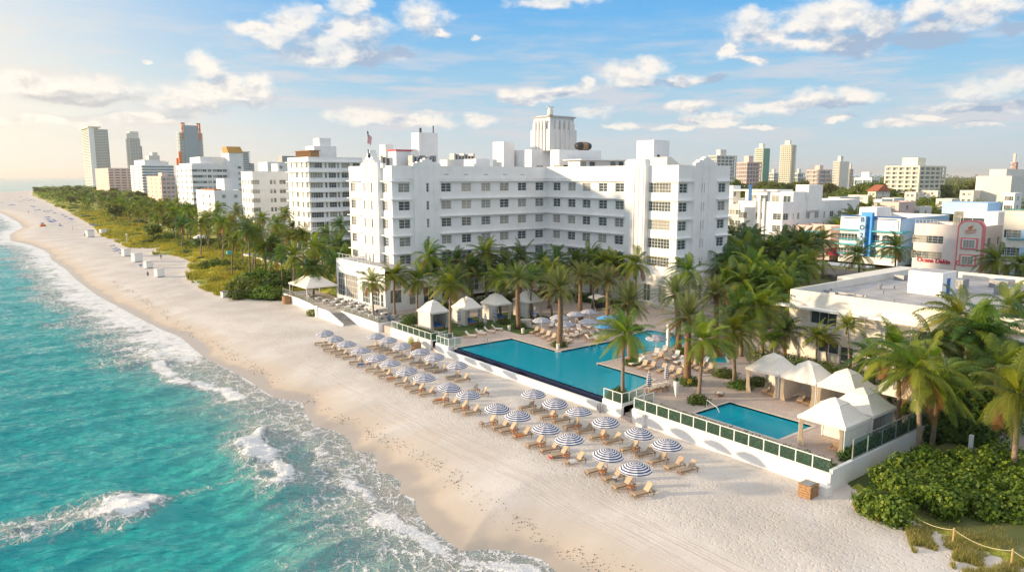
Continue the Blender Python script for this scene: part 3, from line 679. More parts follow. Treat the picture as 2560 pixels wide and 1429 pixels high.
    for k, yy in enumerate([YR+1.6, YR+5.2, YR+8.6]): add_window(t, 'W', XI-1.62, yy, 2.1, 1.7, 3.2, 2, 3, depth=0, name='window')
    for k, xx in enumerate([XI+1.5, XI+5.0]): add_window(t, 'S', YR-1.22, xx, 2.3, 2.2, 3.0, 2, 3, depth=0)
    for xx in np.linspace(X0+16, XI-5, 8): add_window(t, 'S', Y0-.02, float(xx), 2.0, 2.4, 3.8, 2, 3, depth=0)
    # roof structures
    def pent(px0, pxc, px1, Xc, ytop, name, dep=None, z0=26, m='stucco'):
        """box whose west face spans px0..pxc and south face pxc..px1, west face at x=Xc"""
        yc_, zt = onX(pxc, ytop, Xc); yf, _ = onX(px0, ytop, Xc); x1, _ = onY(px1, ytop, yc_)
        o = MB().box(Xc, yc_, z0, x1, yf, zt).build(name, M[m], t); return (Xc, yc_, x1, yf, zt, o)
    a = pent(1028, 1047, 1094, 84, 331, 'stair_tower')
    MB().box(a[0]+.5, a[1]+.3, a[4], a[0]+.9, a[1]+.7, a[4]+1).box(a[2]-1, a[1]+.3, a[4], a[2]-.8, a[1]+.5, a[4]+1.6).build('aerial', M['dmetal'], t)
    pent(948, 963, 983, 78, 361, 'roof_hut'); r = pent(971, 990, 1028, 76, 377, 'roof_hut')
    MB().box(r[0]-.2, r[1]-.2, r[4], r[2]+.2, r[3]+.2, r[4]+.28).build('roof_trim', M['red'], t)
    for (p, q, y0_, X_) in ((936, 962, 390, 74), (1013, 1047, 389, 78), (1118, 1160, 384, 95)):
        yy, zt = onX(p, y0_, X_); 
        fr = MB()
        for k in range(7): fr.box(X_+k*.9, yy-3, 26, X_+k*.9+.45, yy-1, zt-.25*(k % 3))
        fr.build('air_unit', M['gmetal'], t)
    pent(1100, 1190, 1225, 92, 397, 'roof_hut')
    p1 = pent(1232, 1259, 1286, 104, 354, 'roof_hut'); p2 = pent(1259, 1329, 1376, 108, 374, 'penthouse')
    p3 = pent(1376, 1398, 1503, 107, 374, 'penthouse')
    for px_, Y_ in ((1348, p2[1]), (1392, p3[1])): pass
    for px_ in (1349, ): x, z = onY(px_, 415, p2[1]); add_window(t, 'S', p2[1]-.02, x, 26.1, 2.0, 1.5, 2, 2, depth=0)
    y, z = onX(1392, 415, p3[0]); add_window(t, 'W', p3[0]-.02, y, 26.1, 2.0, 1.5, 2, 2, depth=0)
    x, z = onY(1424, 415, p3[1]); add_window(t, 'S', p3[1]-.02, x, 25.9, 3.6, 1.6, 3, 1, depth=0, fm='dmetal')
    s1 = pent(1420, 1450, 1560, 108, 401, 'roof_terrace_room')
    for px_ in (1458, 1480, 1532, 1552): x, z = onY(px_, 413, s1[1]); add_window(t, 'S', s1[1]-.02, x, z-.7, 1.7, 1.5, 1, 1, depth=0, fm='frame')
    MB().box(s1[0]-1.2, s1[1]-1.6, s1[4]+.02, s1[2]+.4, s1[3]+.4, s1[4]+.25).build('canopy_roof', M['stucco'], t)
    e1 = pent(1592, 1635, 1674, 112, 350, 'stair_tower')
    xx, zz = onY(1645, 391, e1[1]); MB().lathe([(0, 0), (.35, 0), (.35, .1), (0, .1)], 12).build('round_vent', M['dmetal'], t, loc=Vector((xx, e1[1]-.1, zz))-Vector(t.location)).rotation_euler = (math.pi/2, 0, 0)
    # sloping roof hood right of it
    xh, zh = onY(1668, 395, YR+8); xh2, _ = onY(1720, 412, YR+8)
    MB().add([(xh, YR+8, 26), (xh2, YR+8, 26), (xh+1.2, YR+8, zh+.2), (xh, YR+8, zh+.2), (xh, YR+14, 26), (xh2, YR+14, 26), (xh+1.2, YR+14, zh+.2), (xh, YR+14, zh+.2)], [(0, 1, 2, 3), (7, 6, 5, 4), (3, 2, 6, 7), (1, 5, 6, 2), (0, 3, 7, 4)]).build('sloping_hood', M['stucco2'], t)
    # tank
    xk, zk = onY(1458, 366, p3[1]+2); k = MB().lathe([(0, -2.1), (.75, -2.0), (.95, -1.2), (.95, 1.2), (.75, 2.0), (0, 2.1)], 16)
    tk = k.build('roof_tank', M['dmetal'], t, loc=Vector((xk, p3[1]+2, p3[4]+1.0))-Vector(t.location), smooth=True); tk.rotation_euler = (0, math.pi/2, 0)
    MB().lathe([(.97, -.75), (.99, -.7), (.99, .7), (.97, .75)], 16).build('tank_band', M['wood'], tk, loc=(0, 0, 0))
    # central art-deco tower with fluted, stepped shoulders
    Xt = 112; yc_, zt = onX(1375, 287, Xt); yf, _ = onX(1332, 290, Xt); xe, _ = onY(1437, 290, yc_)
    tw = MB(); z0 = p2[4]-.2; w, d = xe-Xt, yf-yc_
    tw.box(Xt, yc_, z0, xe, yf, zt-1.7); tw.box(Xt-.35, yc_-.35, z0, xe+.35, yf+.35, zt-3.2); tw.box(Xt+.15, yc_+.15, zt-1.7, xe-.15, yf-.15, zt-.45)
    for k in range(4):
        for f_ in (0, 1):
            if f_ == 0: x = Xt+w*(.22+.187*k); tw.box(x-.28, yc_-.62, z0, x+.28, yc_-.2, zt-1.2)
            else: y = yc_+d*(.22+.187*k); tw.box(Xt-.62, y-.28, z0, Xt-.2, y+.28, zt-1.2)
    tw.box(Xt+.6, yc_+.6, zt-.45, xe-.6, yf-.6, zt); tw.build('tower', M['towerw'], t)
    MB().box(Xt-.25, yc_-.25, zt-.46, xe+.25, yf+.25, zt-.2).build('tower_cornice', M['roof'], t)
    cx_, cyy = Xt+.7, yc_+.7
    MB().lathe([(.7, zt), (.6, zt+1.3), (.45, zt+1.4), (.5, zt+1.7), (.1, zt+1.9)], 8, (cx_, cyy)).box(cx_-1, cyy-.08, zt+1.7, cx_+1, cyy+.08, zt+1.95).build('finial', M['stucco2'], t)
    # annex: restaurant in front
    XA, YA0, YA1, ZA = 60.0, 113.2, 133.2, 9.15
    r = thing('restaurant_annex', 'low cream restaurant wing with tall paned windows facing the terrace', 'restaurant', (XA, YA0, 1.2))
    b = MB(); WW = []
    for y, w, h, z in ((131.1, 3.2, 4.6, 1.9), (126.6, 5.2, 4.6, 1.9), (120.6, 3.0, 4.0, 1.9), (116.8, 3.0, 3.3, 1.9)): WW.append(('W', XA, y, z, w, h, max(3, int(w/.8)), 4))
    WW.append(('W', XA, 114.4, 1.4, 1.1, 2.9, 1, 2))
    wall_grid(b, 'W', XA, YA0, YA1, 1.2, ZA, [op(w) for w in WW], .3)
    SS = [('S', YA0, XA+2.2, 2.6, 2.3, 2.4, 1, 1), ('S', YA0, XA+5.6, 2.0, 1.4, 3.0, 1, 2), ('S', YA0, XA+9, 2.0, 2.2, 3, 2, 2), ('S', YA0, XA+13, 2.0, 2.2, 3, 2, 2)]
    wall_grid(b, 'S', YA0, XA, XA+18, 1.2, ZA-2.4, [op(w) for w in SS], .3); wall_grid(b, 'N', YA1, XA, 66, 1.2, ZA, [])
    wall_grid(b, 'E', XA+18, YA0, 120.6, 1.2, ZA-2.4, [])
    b.box(XA+.3, YA0+.3, ZA-.7, 66, YA1-.3, ZA-.5, 1); b.box(XA+.004, YA0+6, ZA-.7, XA+.3, YA1-.004, ZA); b.box(XA+.3, YA1-.3, ZA-.7, 66, YA1-.004, ZA); b.box(XA+.3, YA0+.004, ZA-2.7, XA+18, YA0+.3, ZA-2.4); b.box(XA+.3, YA0+.3, ZA-2.8, XA+17.9, 120.5, ZA-2.6, 1)
    b.box(XA+.004, YA0+.004, ZA-.7, XA+.3, YA0+6, ZA)
    b.build('wall', [M['stucco'], M['roof']], r); add_windows(r, WW+SS, 98)
    MB().box(XA-.06, YA0+6, 6.95, XA, YA0+19.6, 7.05).box(XA-.06, YA0+12.8, 8.0, XA-.01, YA0+17.5, 8.7).build('sign_band', M['stucco2'], r)
    rl = MB()
    for i in range(9): y = YA0+6+i*1.6; rl.box(XA+.1, y-.03, ZA, XA+.16, y+.03, ZA+1)
    rl.box(XA+.08, YA0+6, ZA+1, XA+.18, YA1-.3, ZA+1.05); rl.build('roof_railing', M['metal'], r)
    text_on(r, 'DE EUTORIA', XA-.09, 122.6, 7.15, .62, 'W', M['roofd'])
    return t

def text_on(parent, s, x, y, z, size, face, m, extr=.03, name='lettering', vertical=False, spacing=1.):
    cu = bpy.data.curves.new(name, 'FONT'); cu.body = s if not vertical else '\n'.join(s); cu.size = size; cu.extrude = extr; cu.align_x = 'CENTER'; cu.space_line = .95*spacing; cu.offset = size*.012
    o = bpy.data.objects.new('tmp', cu); C.objects.link(o); dg = bpy.context.evaluated_depsgraph_get(); me = bpy.data.meshes.new_from_object(o.evaluated_get(dg)); bpy.data.objects.remove(o)
    me.materials.clear(); me.materials.append(m)
    o = bpy.data.objects.new(name, me); C.objects.link(o)
    if parent: o.parent = parent; o.location = Vector((x, y, z))-Vector(parent.location)
    else: o.location = (x, y, z)
    o.rotation_euler = (math.pi/2, 0, -math.pi/2 if face == 'W' else 0); return o
hotel()

def block(name, label, cat, X, pxc, pxl, pxr, ytop, floors, fh=3.1, wins=('', ''), body='stucco', base=1.2, ledge=False, par=.9, group=None, band=None, most=60, glass='glass', wz=.9, wh=1.5, depth=.12, skip=0, fm='frame', bar=.06, ytl=None, pattern=None, roof='roof'):
    """west face px pxl..pxc on the plane x=X, south face px pxc..pxr; ytop is the roofline at the corner.
    wins: for each face a list of (position 0..1 from the near corner, width, nx, ny)"""
    Yc, zt = onX(pxc, ytop, X); Yf, _ = onX(pxl, ytop, X); Xe, _ = onY(pxr, ytop, Yc)
    t = thing(name, label, cat, (X, Yc, base), 0, group); b = MB(); Ws, Ss = [], []
    for k in range(skip, floors):
        z = zt-par-fh*(k-skip+1)+wz
        if z < base+.3: break
        for f, w, nx, ny in wins[0]: Ws.append(('W', X, Yc+(Yf-Yc)*f, z, w, wh, nx, ny))
        for f, w, nx, ny in wins[1]: Ss.append(('S', Yc, X+(Xe-X)*f, z, w, wh, nx, ny))
    wall_grid(b, 'W', X, Yc, Yf, base, zt, [op(w) for w in Ws], depth+.1); wall_grid(b, 'S', Yc, X, Xe, base, zt, [op(w) for w in Ss], depth+.1)
    wall_grid(b, 'E', Xe, Yc, Yf, base, zt, []); wall_grid(b, 'N', Yf, X, Xe, base, zt, [])
    roof_deck(b, X, Yc, Xe, Yf, zt-par, zt, .3)
    b.build('wall', [M[body], M[roof]], t); add_windows(t, Ws+Ss, most, depth=depth, gm=glass, fm=fm, bar=bar)
    if ledge:
        for k in range(floors):
            z = zt-par-fh*k-.35
            if z < base+2: break
            MB().prism([(X-ledge, Yc-ledge), (Xe, Yc-ledge), (Xe, Yc), (X, Yc), (X, Yf), (X-ledge, Yf)], z, z+.22).build('ledge', M[body], t)
    return t, (X, Yc, Xe, Yf, zt)
def sub(t, name, m, *a): return MB().box(*a).build(name, M[m], t)
def balcony_tower(name, label, X, pxc, pxl, pxr, ytop, nf, body, glass, slab=.5, group=None, base=1, cols=0, curved=False):
    Yc, zt = onX(pxc, ytop, X); Yf, _ = onX(pxl, ytop, X); Xe, _ = onY(pxr, ytop, Yc)
    t = thing(name, label, 'tower', (X, Yc, base), 0, group); MB().box(X+slab, Yc+slab, base, Xe-slab, Yf-slab, zt-.5).build('glazing', M[glass], t)
    fh = (zt-base)/nf; b = MB()
    for k in range(1, nf+1):
        z = base+fh*k
        if curved:
            ex = (Xe-X)*.12; ey = (Yf-Yc)*.12
            b.prism([(X, Yc+ey), (X+ex, Yc), (Xe-ex, Yc), (Xe, Yc+ey), (Xe, Yf-ey), (Xe-ex, Yf), (X+ex, Yf), (X, Yf-ey)], z-fh*.32, z)
        else: b.box(X, Yc, z-fh*.38, Xe, Yf, z)
    o = b.build('balcony_band', M[body], t); o['kind'] = 'stuff'
    if cols:
        c = MB()
        for i in range(cols+1):
            x = X+(Xe-X-1)*i/cols; c.box(x, Yc-.2, base, x+(Xe-X)*.035, Yc+.6, zt)
            y = Yc+(Yf-Yc-1)*i/cols; c.box(X-.2, y, base, X+.6, y+(Yf-Yc)*.035, zt)
        c.build('pier', M[body], t)
    return t, (X, Yc, Xe, Yf, zt)

def city_left():
    # three towers on the far point
    t, d = balcony_tower('apartment_tower', 'tall cream tower with wrap-around balconies and flat disc roof, leftmost on the skyline', 262, 222, 199, 272, 322, 37, 'tower1', 'tglass', 2, curved=True)
    MB().box(d[0]-1.5, d[1]-1, d[4]+3, d[0]+(d[2]-d[0])*.6, d[3]+1, d[4]+5.5).box(d[0]+8, d[1]+8, d[4]-1, d[2]-20, d[3]-8, d[4]+3).build('crown', M['tower1'], t); sub(t, 'lift_shaft', 'stucco', d[0]-1.2, d[1]-1.5, 1, d[0]+9, d[1]+1.5, d[4]+1)
    t, d = balcony_tower('apartment_tower', 'slim grey-beige tower with a blank stone top, second on the left skyline', 335, 323, 314, 350, 345, 34, 'tower2', 'tglass', 1.2, cols=4)
    sub(t, 'crown', 'tower2', d[0]+2, d[1]+2, d[4]-1, d[2]-2, d[3]-2, onX(323, 328, d[0])[1]); x2, _ = onY(358, 400, d[1]); sub(t, 'side_wing', 'tglass', d[2], d[1]+3, 1, x2, d[3], onX(323, 365, d[0])[1])
    t, d = balcony_tower('apartment_tower', 'blue glass tower with orange corner frames and orange crown, tallest on the left', 395, 447, 440, 507, 331, 38, 'tower2', 'tglass', 1.4)
    b = MB(); x = d[0]; zc = onX(447, 306, d[0])[1]
    b.box(x-3.4, d[1]-2.2, 3, x+2.2, d[1]+3, d[4]*.66); b.box(x-3.4, d[3]-3, 3, x+2, d[3]+1, d[4]*.55)
    sx = (d[2]-d[0])
    for a0 in (.13, .78): b.box(x+sx*a0, d[1]-1, d[4]-14, x+sx*a0+1.8, d[1]+5, zc); b.box(x+sx*(a0+.09), d[1]-1, d[4]-14, x+sx*(a0+.09)+1.8, d[1]+5, zc); b.box(x+sx*a0, d[1]-1, zc-2, x+sx*(a0+.1)+1.2, d[1]+5, zc)
    b.box(x+sx*.13, d[1]-1, d[4]+7, x+sx*.88, d[1]+4, d[4]+9); b.box(x-1.5, d[1]-1.3, 34, d[2]-sx*.1, d[1]-.9, 37)
    for i in range(len(b.v)//8): q = MB(); q.v = b.v[8*i:8*i+8]; q.f = [tuple(a-8*i for a in f) for f in b.f[6*i:6*i+6]]; q.mi = [0]*6; q.build('orange_frame', M['copper'], t)
    sub(t, 'glass_core', 'tglass', x+sx*.2, d[1]-1.2, 1, x+sx*.78, d[1]+8, zc-5)
    # mid-distance blocks, far to near
    W = lambda n, w, nx=2, ny=2, a=.06, b=.94: [(a+(b-a)*i/(n-1), w, nx, ny) for i in range(n)]
    t, d = block('apartment_block', 'pale pink block with a column of dark balconies below the leftmost tower', 'apartments', 170, 270, 237, 330, 420, 9, 3.3, (W(3, 2, 1, 1), W(4, 5.5, 1, 1, .1, .9)), 'pinkw', wh=1.4, most=30)
    t, d = block('apartment_block', 'long grey block with glass balconies right of the pale pink one', 'apartments', 185, 355, 325, 432, 412, 9, 3.3, (W(2, 7, 2, 1, .3, .75), W(7, 6, 2, 1)), 'stucco', wh=2.2, most=40, ledge=1.0, glass='tglass')
    sub(t, 'penthouse', 'stucco', d[0]+4, d[1]+6, d[4]-1, d[0]+20, d[3]-4, d[4]+6); sub(t, 'penthouse', 'stucco', d[0]+30, d[1]+6, d[4]-1, d[2]-4, d[3]-4, d[4]+4)
    t, d = block('apartment_block', 'tiered cream block behind the grey balcony block', 'apartments', 260, 360, 350, 414, 402, 10, 3.3, (W(3, 3, 1, 1), W(8, 4, 1, 1)), 'tower2', wh=1.6, most=20); sub(t, 'penthouse', 'tower2', d[0]+8, d[1]+3, d[4]-1, d[2]-8, d[3]-3, onX(360, 388, d[0])[1])
    sub(t, 'penthouse', 'tower2', d[0]+14, d[1]+6, d[4]+5, d[0]+22, d[3]-6, onX(360, 380, d[0])[1])
    t, d = block('apartment_block', 'pink block with small windows between the grey block and the white curved hotel', 'apartments', 130, 402, 366, 438, 440, 7, 3.2, (W(4, 2.2), W(3, 2.2, a=.2, b=.8)), 'pinkw', most=50); sub(t, 'penthouse', 'pinkw', d[0]+3, d[1]+10, d[4]-1, d[2]-3, d[1]+22, d[4]+2.5)
    # white hotel with the rounded prow
    t, d = block('apartment_block', 'wide white block with many windows and a blank corner tower with ochre roof', 'apartments', 112, 478, 440, 572, 412, 9, 3.25, (W(4, 2.6, 2, 2), [(.08, 2.6, 2, 2), (.2, 3.6, 3, 2), (.34, 2.2, 2, 2), (.47, 2.2, 2, 2), (.61, 2.4, 2, 2), (.74, 3, 2, 2), (.88, 2.4, 2, 2)]), most=90, par=1.6)
    sub(t, 'penthouse', 'stucco', d[0]+6, d[1]+4, d[4]-1.6, d[0]+22, d[3]-8, onX(478, 391, d[0])[1]); sub(t, 'penthouse', 'stucco', d[0]+1, d[1]+2, d[4]-1.6, d[2]-8, d[3]-3, d[4]+1)
    x0, z0 = onY(572, 382, d[1]-4); x1, _ = onY(607, 382, d[1]-4); z1 = onY(572, 366, d[1]-4)[1]
    sub(t, 'corner_tower', 'stucco', x0, d[1]-4, 1.2, x1, d[1]+8, z0); xa, xb = onY(568, 366, d[1]-4)[0], onY(603, 366, d[1]-4)[0]
    MB().add([(x0-.3, d[1]-4.3, z0), (x1+.3, d[1]-4.3, z0), (xb, d[1]-2, z1), (xa, d[1]-2, z1), (x0, d[1]+8, z0), (x1, d[1]+8, z0), (xb, d[1]+6, z1), (xa, d[1]+6, z1)], [(0, 1, 2, 3), (5, 4, 7, 6), (3, 2, 6, 7), (0, 3, 7, 4), (1, 5, 6, 2)]).build('ochre_roof', M['ochre'], t)
    for k in range(5):
        add_window(t, 'S', d[1]-4.02, (x0+x1)/2+1.5, z0-9-3.25*k, 1.8, 1.4, 2, 2, depth=0)
    sub(t, 'side_wing', 'stucco', x1, d[1]-2, 1.2, onY(650, 450, d[1]-2)[0], d[1]+8, onX(478, 440, d[0])[1]+1)
    t, d = balcony_tower('apartment_tower', 'grey-blue tower with balconies just behind the ochre roof', 290, 575, 551, 625, 378, 20, 'tower2', 'tglass', 1.5)
    sub(t, 'side_wing', 'tglass', d[2], d[1]+2, 1, onY(637, 420, d[1])[0], d[3], onX(575, 408, d[0])[1])
    t, d = block('apartment_block', 'plain white block with rooftop plant behind the slim white hotel', 'apartments', 122, 668, 645, 735, 405, 6, 3.2, ([], [(.5, 1.6, 1, 1)]), most=10)
    sub(t, 'rooftop_plant', 'gmetal', d[0]+8, d[1]+2, d[4]-1, d[0]+18, d[1]+8, d[4]+3)
    t, d = block('apartment_block', 'low white block with pinkish roof trim tucked behind the palms', 'apartments', 92, 535, 490, 602, 476, 3, 3.4, ([(.25, 2.2, 2, 2), (.6, 2.2, 2, 2)], [(.35, 1.6, 1, 2), (.8, 1.6, 1, 2)]), most=20)
    sub(t, 'penthouse', 'stucco', d[0]+8, d[1]+12, d[4]-1, d[0]+14, d[3]-4, d[4]+5); sub(t, 'roof_trim', 'tile', d[0]+.5, d[1]+1, d[4], d[0]+3.5, d[3]-6, d[4]+.5)
    t, d = block('slim_hotel', 'slim white eight storey hotel with window bands, left of the balconied block', 'hotel', 84, 630, 602, 718, 428, 8, 3.15, ([(.12, 1.6, 2, 3), (.36, .9, 1, 2), (.6, .9, 1, 2), (.85, 1.6, 2, 3)], [(.09, 2.6, 3, 3), (.52, .9, 1, 2), (.62, .9, 1, 2), (.85, 2.3, 2, 3)]), most=60, par=2.2)
    sub(t, 'roof_hut', 'stucco', d[0]+11, d[1]+4, d[4]-2.2, d[2]-2, d[3]-2, d[4]+2.8); sub(t, 'string_course', 'stucco', d[0]-.12, d[1]-.12, d[4]-6.5, d[2], d[1], d[4]-6.35)
    t, d = block('balconied_hotel', 'white nine storey hotel with curved ledges and balconies directly left of the big hotel', 'hotel', 92, 770, 718, 905, 392, 9, 3.15, ([(.08, 1.8, 2, 3), (.3, 1.2, 1, 3), (.55, 1.8, 2, 3), (.8, 1.0, 1, 3)], [(.07, 1.6, 2, 2), (.18, 2.6, 3, 2), (.31, .8, 1, 2), (.43, 2.6, 3, 2), (.54, .8, 1, 2), (.68, 3.0, 3, 2), (.88, 2.4, 2, 2)]), ledge=.9, most=96, par=1.3, wz=1.0, wh=1.7)
    x0, z0 = onY(785, 375, d[1]+5); x1, _ = onY(841, 375, d[1]+5); sub(t, 'stair_tower', 'stucco', x0, d[1]+5, d[4]-1.5, x1, d[1]+12, onY(800, 365, d[1]+5)[1])
    xa, _ = onY(798, 350, d[1]+6); xb, _ = onY(827, 350, d[1]+6); sub(t, 'lift_housing', 'stucco', xa, d[1]+6, z0, xb, d[1]+11, onY(800, 345, d[1]+6)[1])
    g = MB()
    for k in range(16): g.box(d[0]+2, d[1]+3+k*.8, d[4], d[0]+5, d[1]+3.3+k*.8, d[4]+2)
    g.box(d[0]+1.6, d[1]+2.6, d[4]+2, d[0]+5.4, d[1]+15, d[4]+2.2); g.build('pergola', M['wood'], t)
    for k in range(8):
        z = d[4]-1.3-3.15*(k+1); bb = MB(); bb.box(d[0]+(d[2]-d[0])*.6, d[1]-2, z-.12, d[0]+(d[2]-d[0])*.77, d[1]-.9, z+.05)
        bb.box(d[0]+(d[2]-d[0])*.6, d[1]-2, z+.95, d[0]+(d[2]-d[0])*.77, d[1]-1.94, z+1.0)
        for i in range(9): x = d[0]+(d[2]-d[0])*(.6+.17*i/8); bb.box(x-.03, d[1]-1.99, z+.05, x+.03, d[1]-1.95, z+.95)
        bb.build('balcony', M['stucco'], t)
city_left()

def city_right():
    W = lambda n, w, nx=2, ny=2, a=.06, b=.94: [(a+(b-a)*i/(n-1), w, nx, ny) for i in range(n)]
    K = 3.2
    # white deco apartment house behind the palms
    t, d = block('deco_apartments', 'long white deco building with blue-grey side wall and stepped roof tower', 'apartments', 200, 1958, 1846, 2148, 505, 5, 3.6, ([(.12, 2.8, 2, 3), (.45, .8, 1, 3), (.52, .8, 1, 3), (.59, .8, 1, 3), (.88, 2.8, 2, 3)], [(.04, 2.8, 2, 3), (.13, .6, 1, 2), (.19, 1.4, 1, 3), (.31, 2.4, 2, 3), (.42, 2.4, 2, 3), (.52, .8, 1, 2), (.62, 2.4, 2, 3), (.73, 2.4, 2, 3), (.81, .8, 1, 2), (.89, 1.6, 1, 3), (.96, 2.4, 2, 3)]), most=90, par=2.8, wh=2.0)
    x0, z0 = onX(2023, 460, 215); x1, _ = onY(2060, 460, x0)
    Yk = onX(2023, 462, 213)[0]; sub(t, 'stair_tower', 'stucco', 213, Yk, d[4]-3, onY(2058, 462, Yk)[0], onX(1990, 462, 213)[0], onX(2023, 462, 213)[1])
    sub(t, 'rooftop_room', 'stucco', 206, Yk+1, d[4]-3, 213, Yk+18, d[4]+3); sub(t, 'canopy_roof', 'stucco', 205, Yk+6, d[4]+3, 214, Yk+22, d[4]+3.5)
    for k in range(4): add_window(t, 'W', 205.98, Yk+3+k*4, d[4]-.6, 2.6, 2.4, 2, 1, depth=0)
    ym = (d[1]+d[3])/2
    for k in (-1.6, 0, 1.6): sub(t, 'pilaster', 'stucco', 199.4, ym+k-.35, 4, 199.99, ym+k+.35, d[4]+.9)
    sub(t, 'sign_pylon', 'bluec', 201, ym+4, d[4], 201.3, ym+5, d[4]+5)
    t, d = block('white_annex', 'small white rooftop block with mural beside the big hotel', 'apartments', 205, 1833, 1800, 1852, 464, 6, 3.5, ([], [(.3, 1.2, 1, 1)]), most=9); sub(t, 'side_wing', 'stucco', d[2], d[1], 1.2, d[2]+11, d[1]+12, d[4]-4.5)
    for k, s in enumerate('Joa2'): text_on(t, s, d[2]+2+2.3*k, d[1]-.05, d[4]-7.9, 2.6, 'S', M['bluec'])
    t, d = block('white_annex', 'low cream building partly behind the big hotel and the palms', 'apartments', 195, 1848, 1815, 1850, 510, 5, 3.3, (W(3, 1.8), []), 'stucco2', most=15)
    # pink shop front with teal louvres
    t, d = block('pink_building', 'small pink building with a slanted teal louvred window', 'building', 200, 2078, 1988, 2112, 566, 3, 4, ([], []), 'pinkw')
    yy = [onX(p, 600, 199.9)[0] for p in (2045, 2008)]; f = MB(); f.box(199.5, yy[0], 3, 200, yy[1], 9.3); f.build('window_surround', M['teal'], t); g = MB()
    for k in range(9): y = yy[0]+(yy[1]-yy[0])*(.08+.84*k/8); g.box(199.3, y-.2, 3.4, 199.55, y+.2, 8.8)
    g.build('louvre', M['stucco2'], t); aw = MB(); aw.xprism([(d[1]-3, 2.8), (d[1], 4.6), (d[1], 2.8)], 198, d[2]+4); aw.build('awning', M['maroon'], t)
    # blue and white hotel with the vertical sign
    t, d = block('blue_hotel', 'blue and white three storey deco hotel with vertical letter sign', 'hotel', 200, 2252, 2102, 2372, 546, 3, 4.05, ([(.12, 5, 5, 2), (.38, 2.2, 2, 2), (.86, 5.6, 6, 2)], [(.3, 1.2, 1, 2), (.75, 1.2, 1, 2)]), 'stucco', par=3.6, wh=2.1, wz=.8, most=20)
    X, Yc, Xe, Yf, zt = d; sub(t, 'side_wall', 'bluew', X+.2, Yc-.12, 1.2, Xe, Yc, zt-.2)
    for z in (zt-3.9, zt-7.9): sub(t, 'ledge', 'teal', X-1.2, Yc-1.2, z, X-.02, Yf+1.2, z+.35); sub(t, 'ledge', 'teal', X-.02, Yc-1.2, z, X+4, Yc-.13, z+.35)
    for z in (zt-6.5, zt-10.5): sub(t, 'ledge', 'teal', X-.35, Yc-.2, z, X-.02, Yf, z+.25)
    MB().box(X-.3, Yc+1, zt-.55, X-.02, Yf-1, zt-.35).box(X-.3, Yc-.3, zt+.02, X+3, Yf+.3, zt+.2).build('parapet_stripe', M['bluec'], t)
    for a, bb in ((.03, .36), (.62, .97)): sub(t, 'panel', 'stucco', X-.25, Yc+(Yf-Yc)*a, zt-3.5, X-.02, Yc+(Yf-Yc)*bb, zt-.6)
    y0 = onX(2166, 560, X-1.2)[0]; sub(t, 'sign_tower', 'bblue', X-1.3, y0-1.5, 3.4, X-.02, y0+1.5, zt+1.3); sub(t, 'sign_face', 'bluew', X-2.3, y0-.25, 3.6, X-1.31, y0+1.35, zt+.3)
    text_on(t, 'BO2AT', X-2.34, y0+.55, zt-1.2, 1.75, 'W', M['navy'], vertical=True, spacing=1.3); text_on(t, 'HTEL', X-1.8, y0-.29, zt-3.1, 1.5, 'S', M['bluec'], vertical=True, spacing=1.45)
    Yb = onX(2192, 527, 208)[0]; sub(t, 'roof_hut', 'stucco', 208, Yb, zt-2, onY(2228, 527, Yb)[0], onX(2149, 519, 208)[0], onX(2192, 519, 208)[1])
    # white hotel with the coral arch
    t, d = block('coral_arch_hotel', 'white three storey hotel with coral outlined rounded bay and red lettering', 'hotel', 200, 2461, 2287, 2511, 566, 3, 4.1, ([(.68, 4.0, 3, 3), (.9, 4.0, 3, 3)], [(.3, 2, 2, 2), (.75, 1.3, 1, 2)]), 'palew', par=1.9, wh=2.0, wz=1.0, most=20)
    X, Yc, Xe, Yf, zt = d; ya, yb = onX(2458, 600, X-.8)[0], onX(2392, 600, X-.8)[0]; zt2 = onX(2430, 551, X-.8)[1]; ym = (ya+yb)/2; hw = (yb-ya)/2
    def arch(h, top, r=1.8, z0=1.3):
        p = [(ym-h, z0), (ym+h, z0), (ym+h, top-r)]+[(ym+h-r+r*math.cos(a), top-r+r*math.sin(a)) for a in np.linspace(0, math.pi/2, 6)]+[(ym-h+r-r*math.sin(a), top-r+r*math.cos(a)) for a in np.linspace(0, math.pi/2, 6)]+[(ym-h, top-r)]; return p
    MB().xprism(arch(hw, zt2), X-.8, X+.5).build('arch_outline', M['pink'], t); MB().xprism(arch(hw-.4, zt2-.4), X-.95, X-.81).build('arch_panel', M['stucco2'], t)
    for z in (zt-5.4, zt-9.5):
        sub(t, 'window_surround', 'pink', X-1.1, ym-1.95, z-.4, X-.96, ym+1.95, z+2.5); sub(t, 'window_surround', 'stucco', X-1.18, ym-1.5, z-.05, X-1.11, ym+1.5, z+2.15); add_window(t, 'W', X-1.2, ym, z+.1, 2.6, 1.9, 4, 3, depth=0)
    text_on(t, 'Ocana Dakia', X-.10, onX(2333, 655, X)[0], onX(2333, 656, X)[1], 1.55, 'W', M['red'], .1); text_on(t, 'Caprio', X-1.02, ym+.6, onX(2425, 663, X)[1], 1.5, 'W', M['red'])
    for k, (z0_, w_, am) in enumerate(((zt-.35, .9, .35), (zt-1.1, 2.6, .28), (zt-1.65, 2.3, .0))):
        MB().tube([(X-1.04, ym-(-w_/2+w_*s_), z0_+.42*(s_-.5)+am*math.sin(s_*22+k)) for s_ in np.linspace(0, 1, 26)], .07, 5).build('script_lettering', M['copper'], t)
    Yb = onX(2497, 527, 212)[0]; h = sub(t, 'penthouse', 'stucco', 212, Yb, zt-2, 224, onX(2386, 527, 212)[0], onX(2400, 527, 212)[1]); z_ = zt-1.2
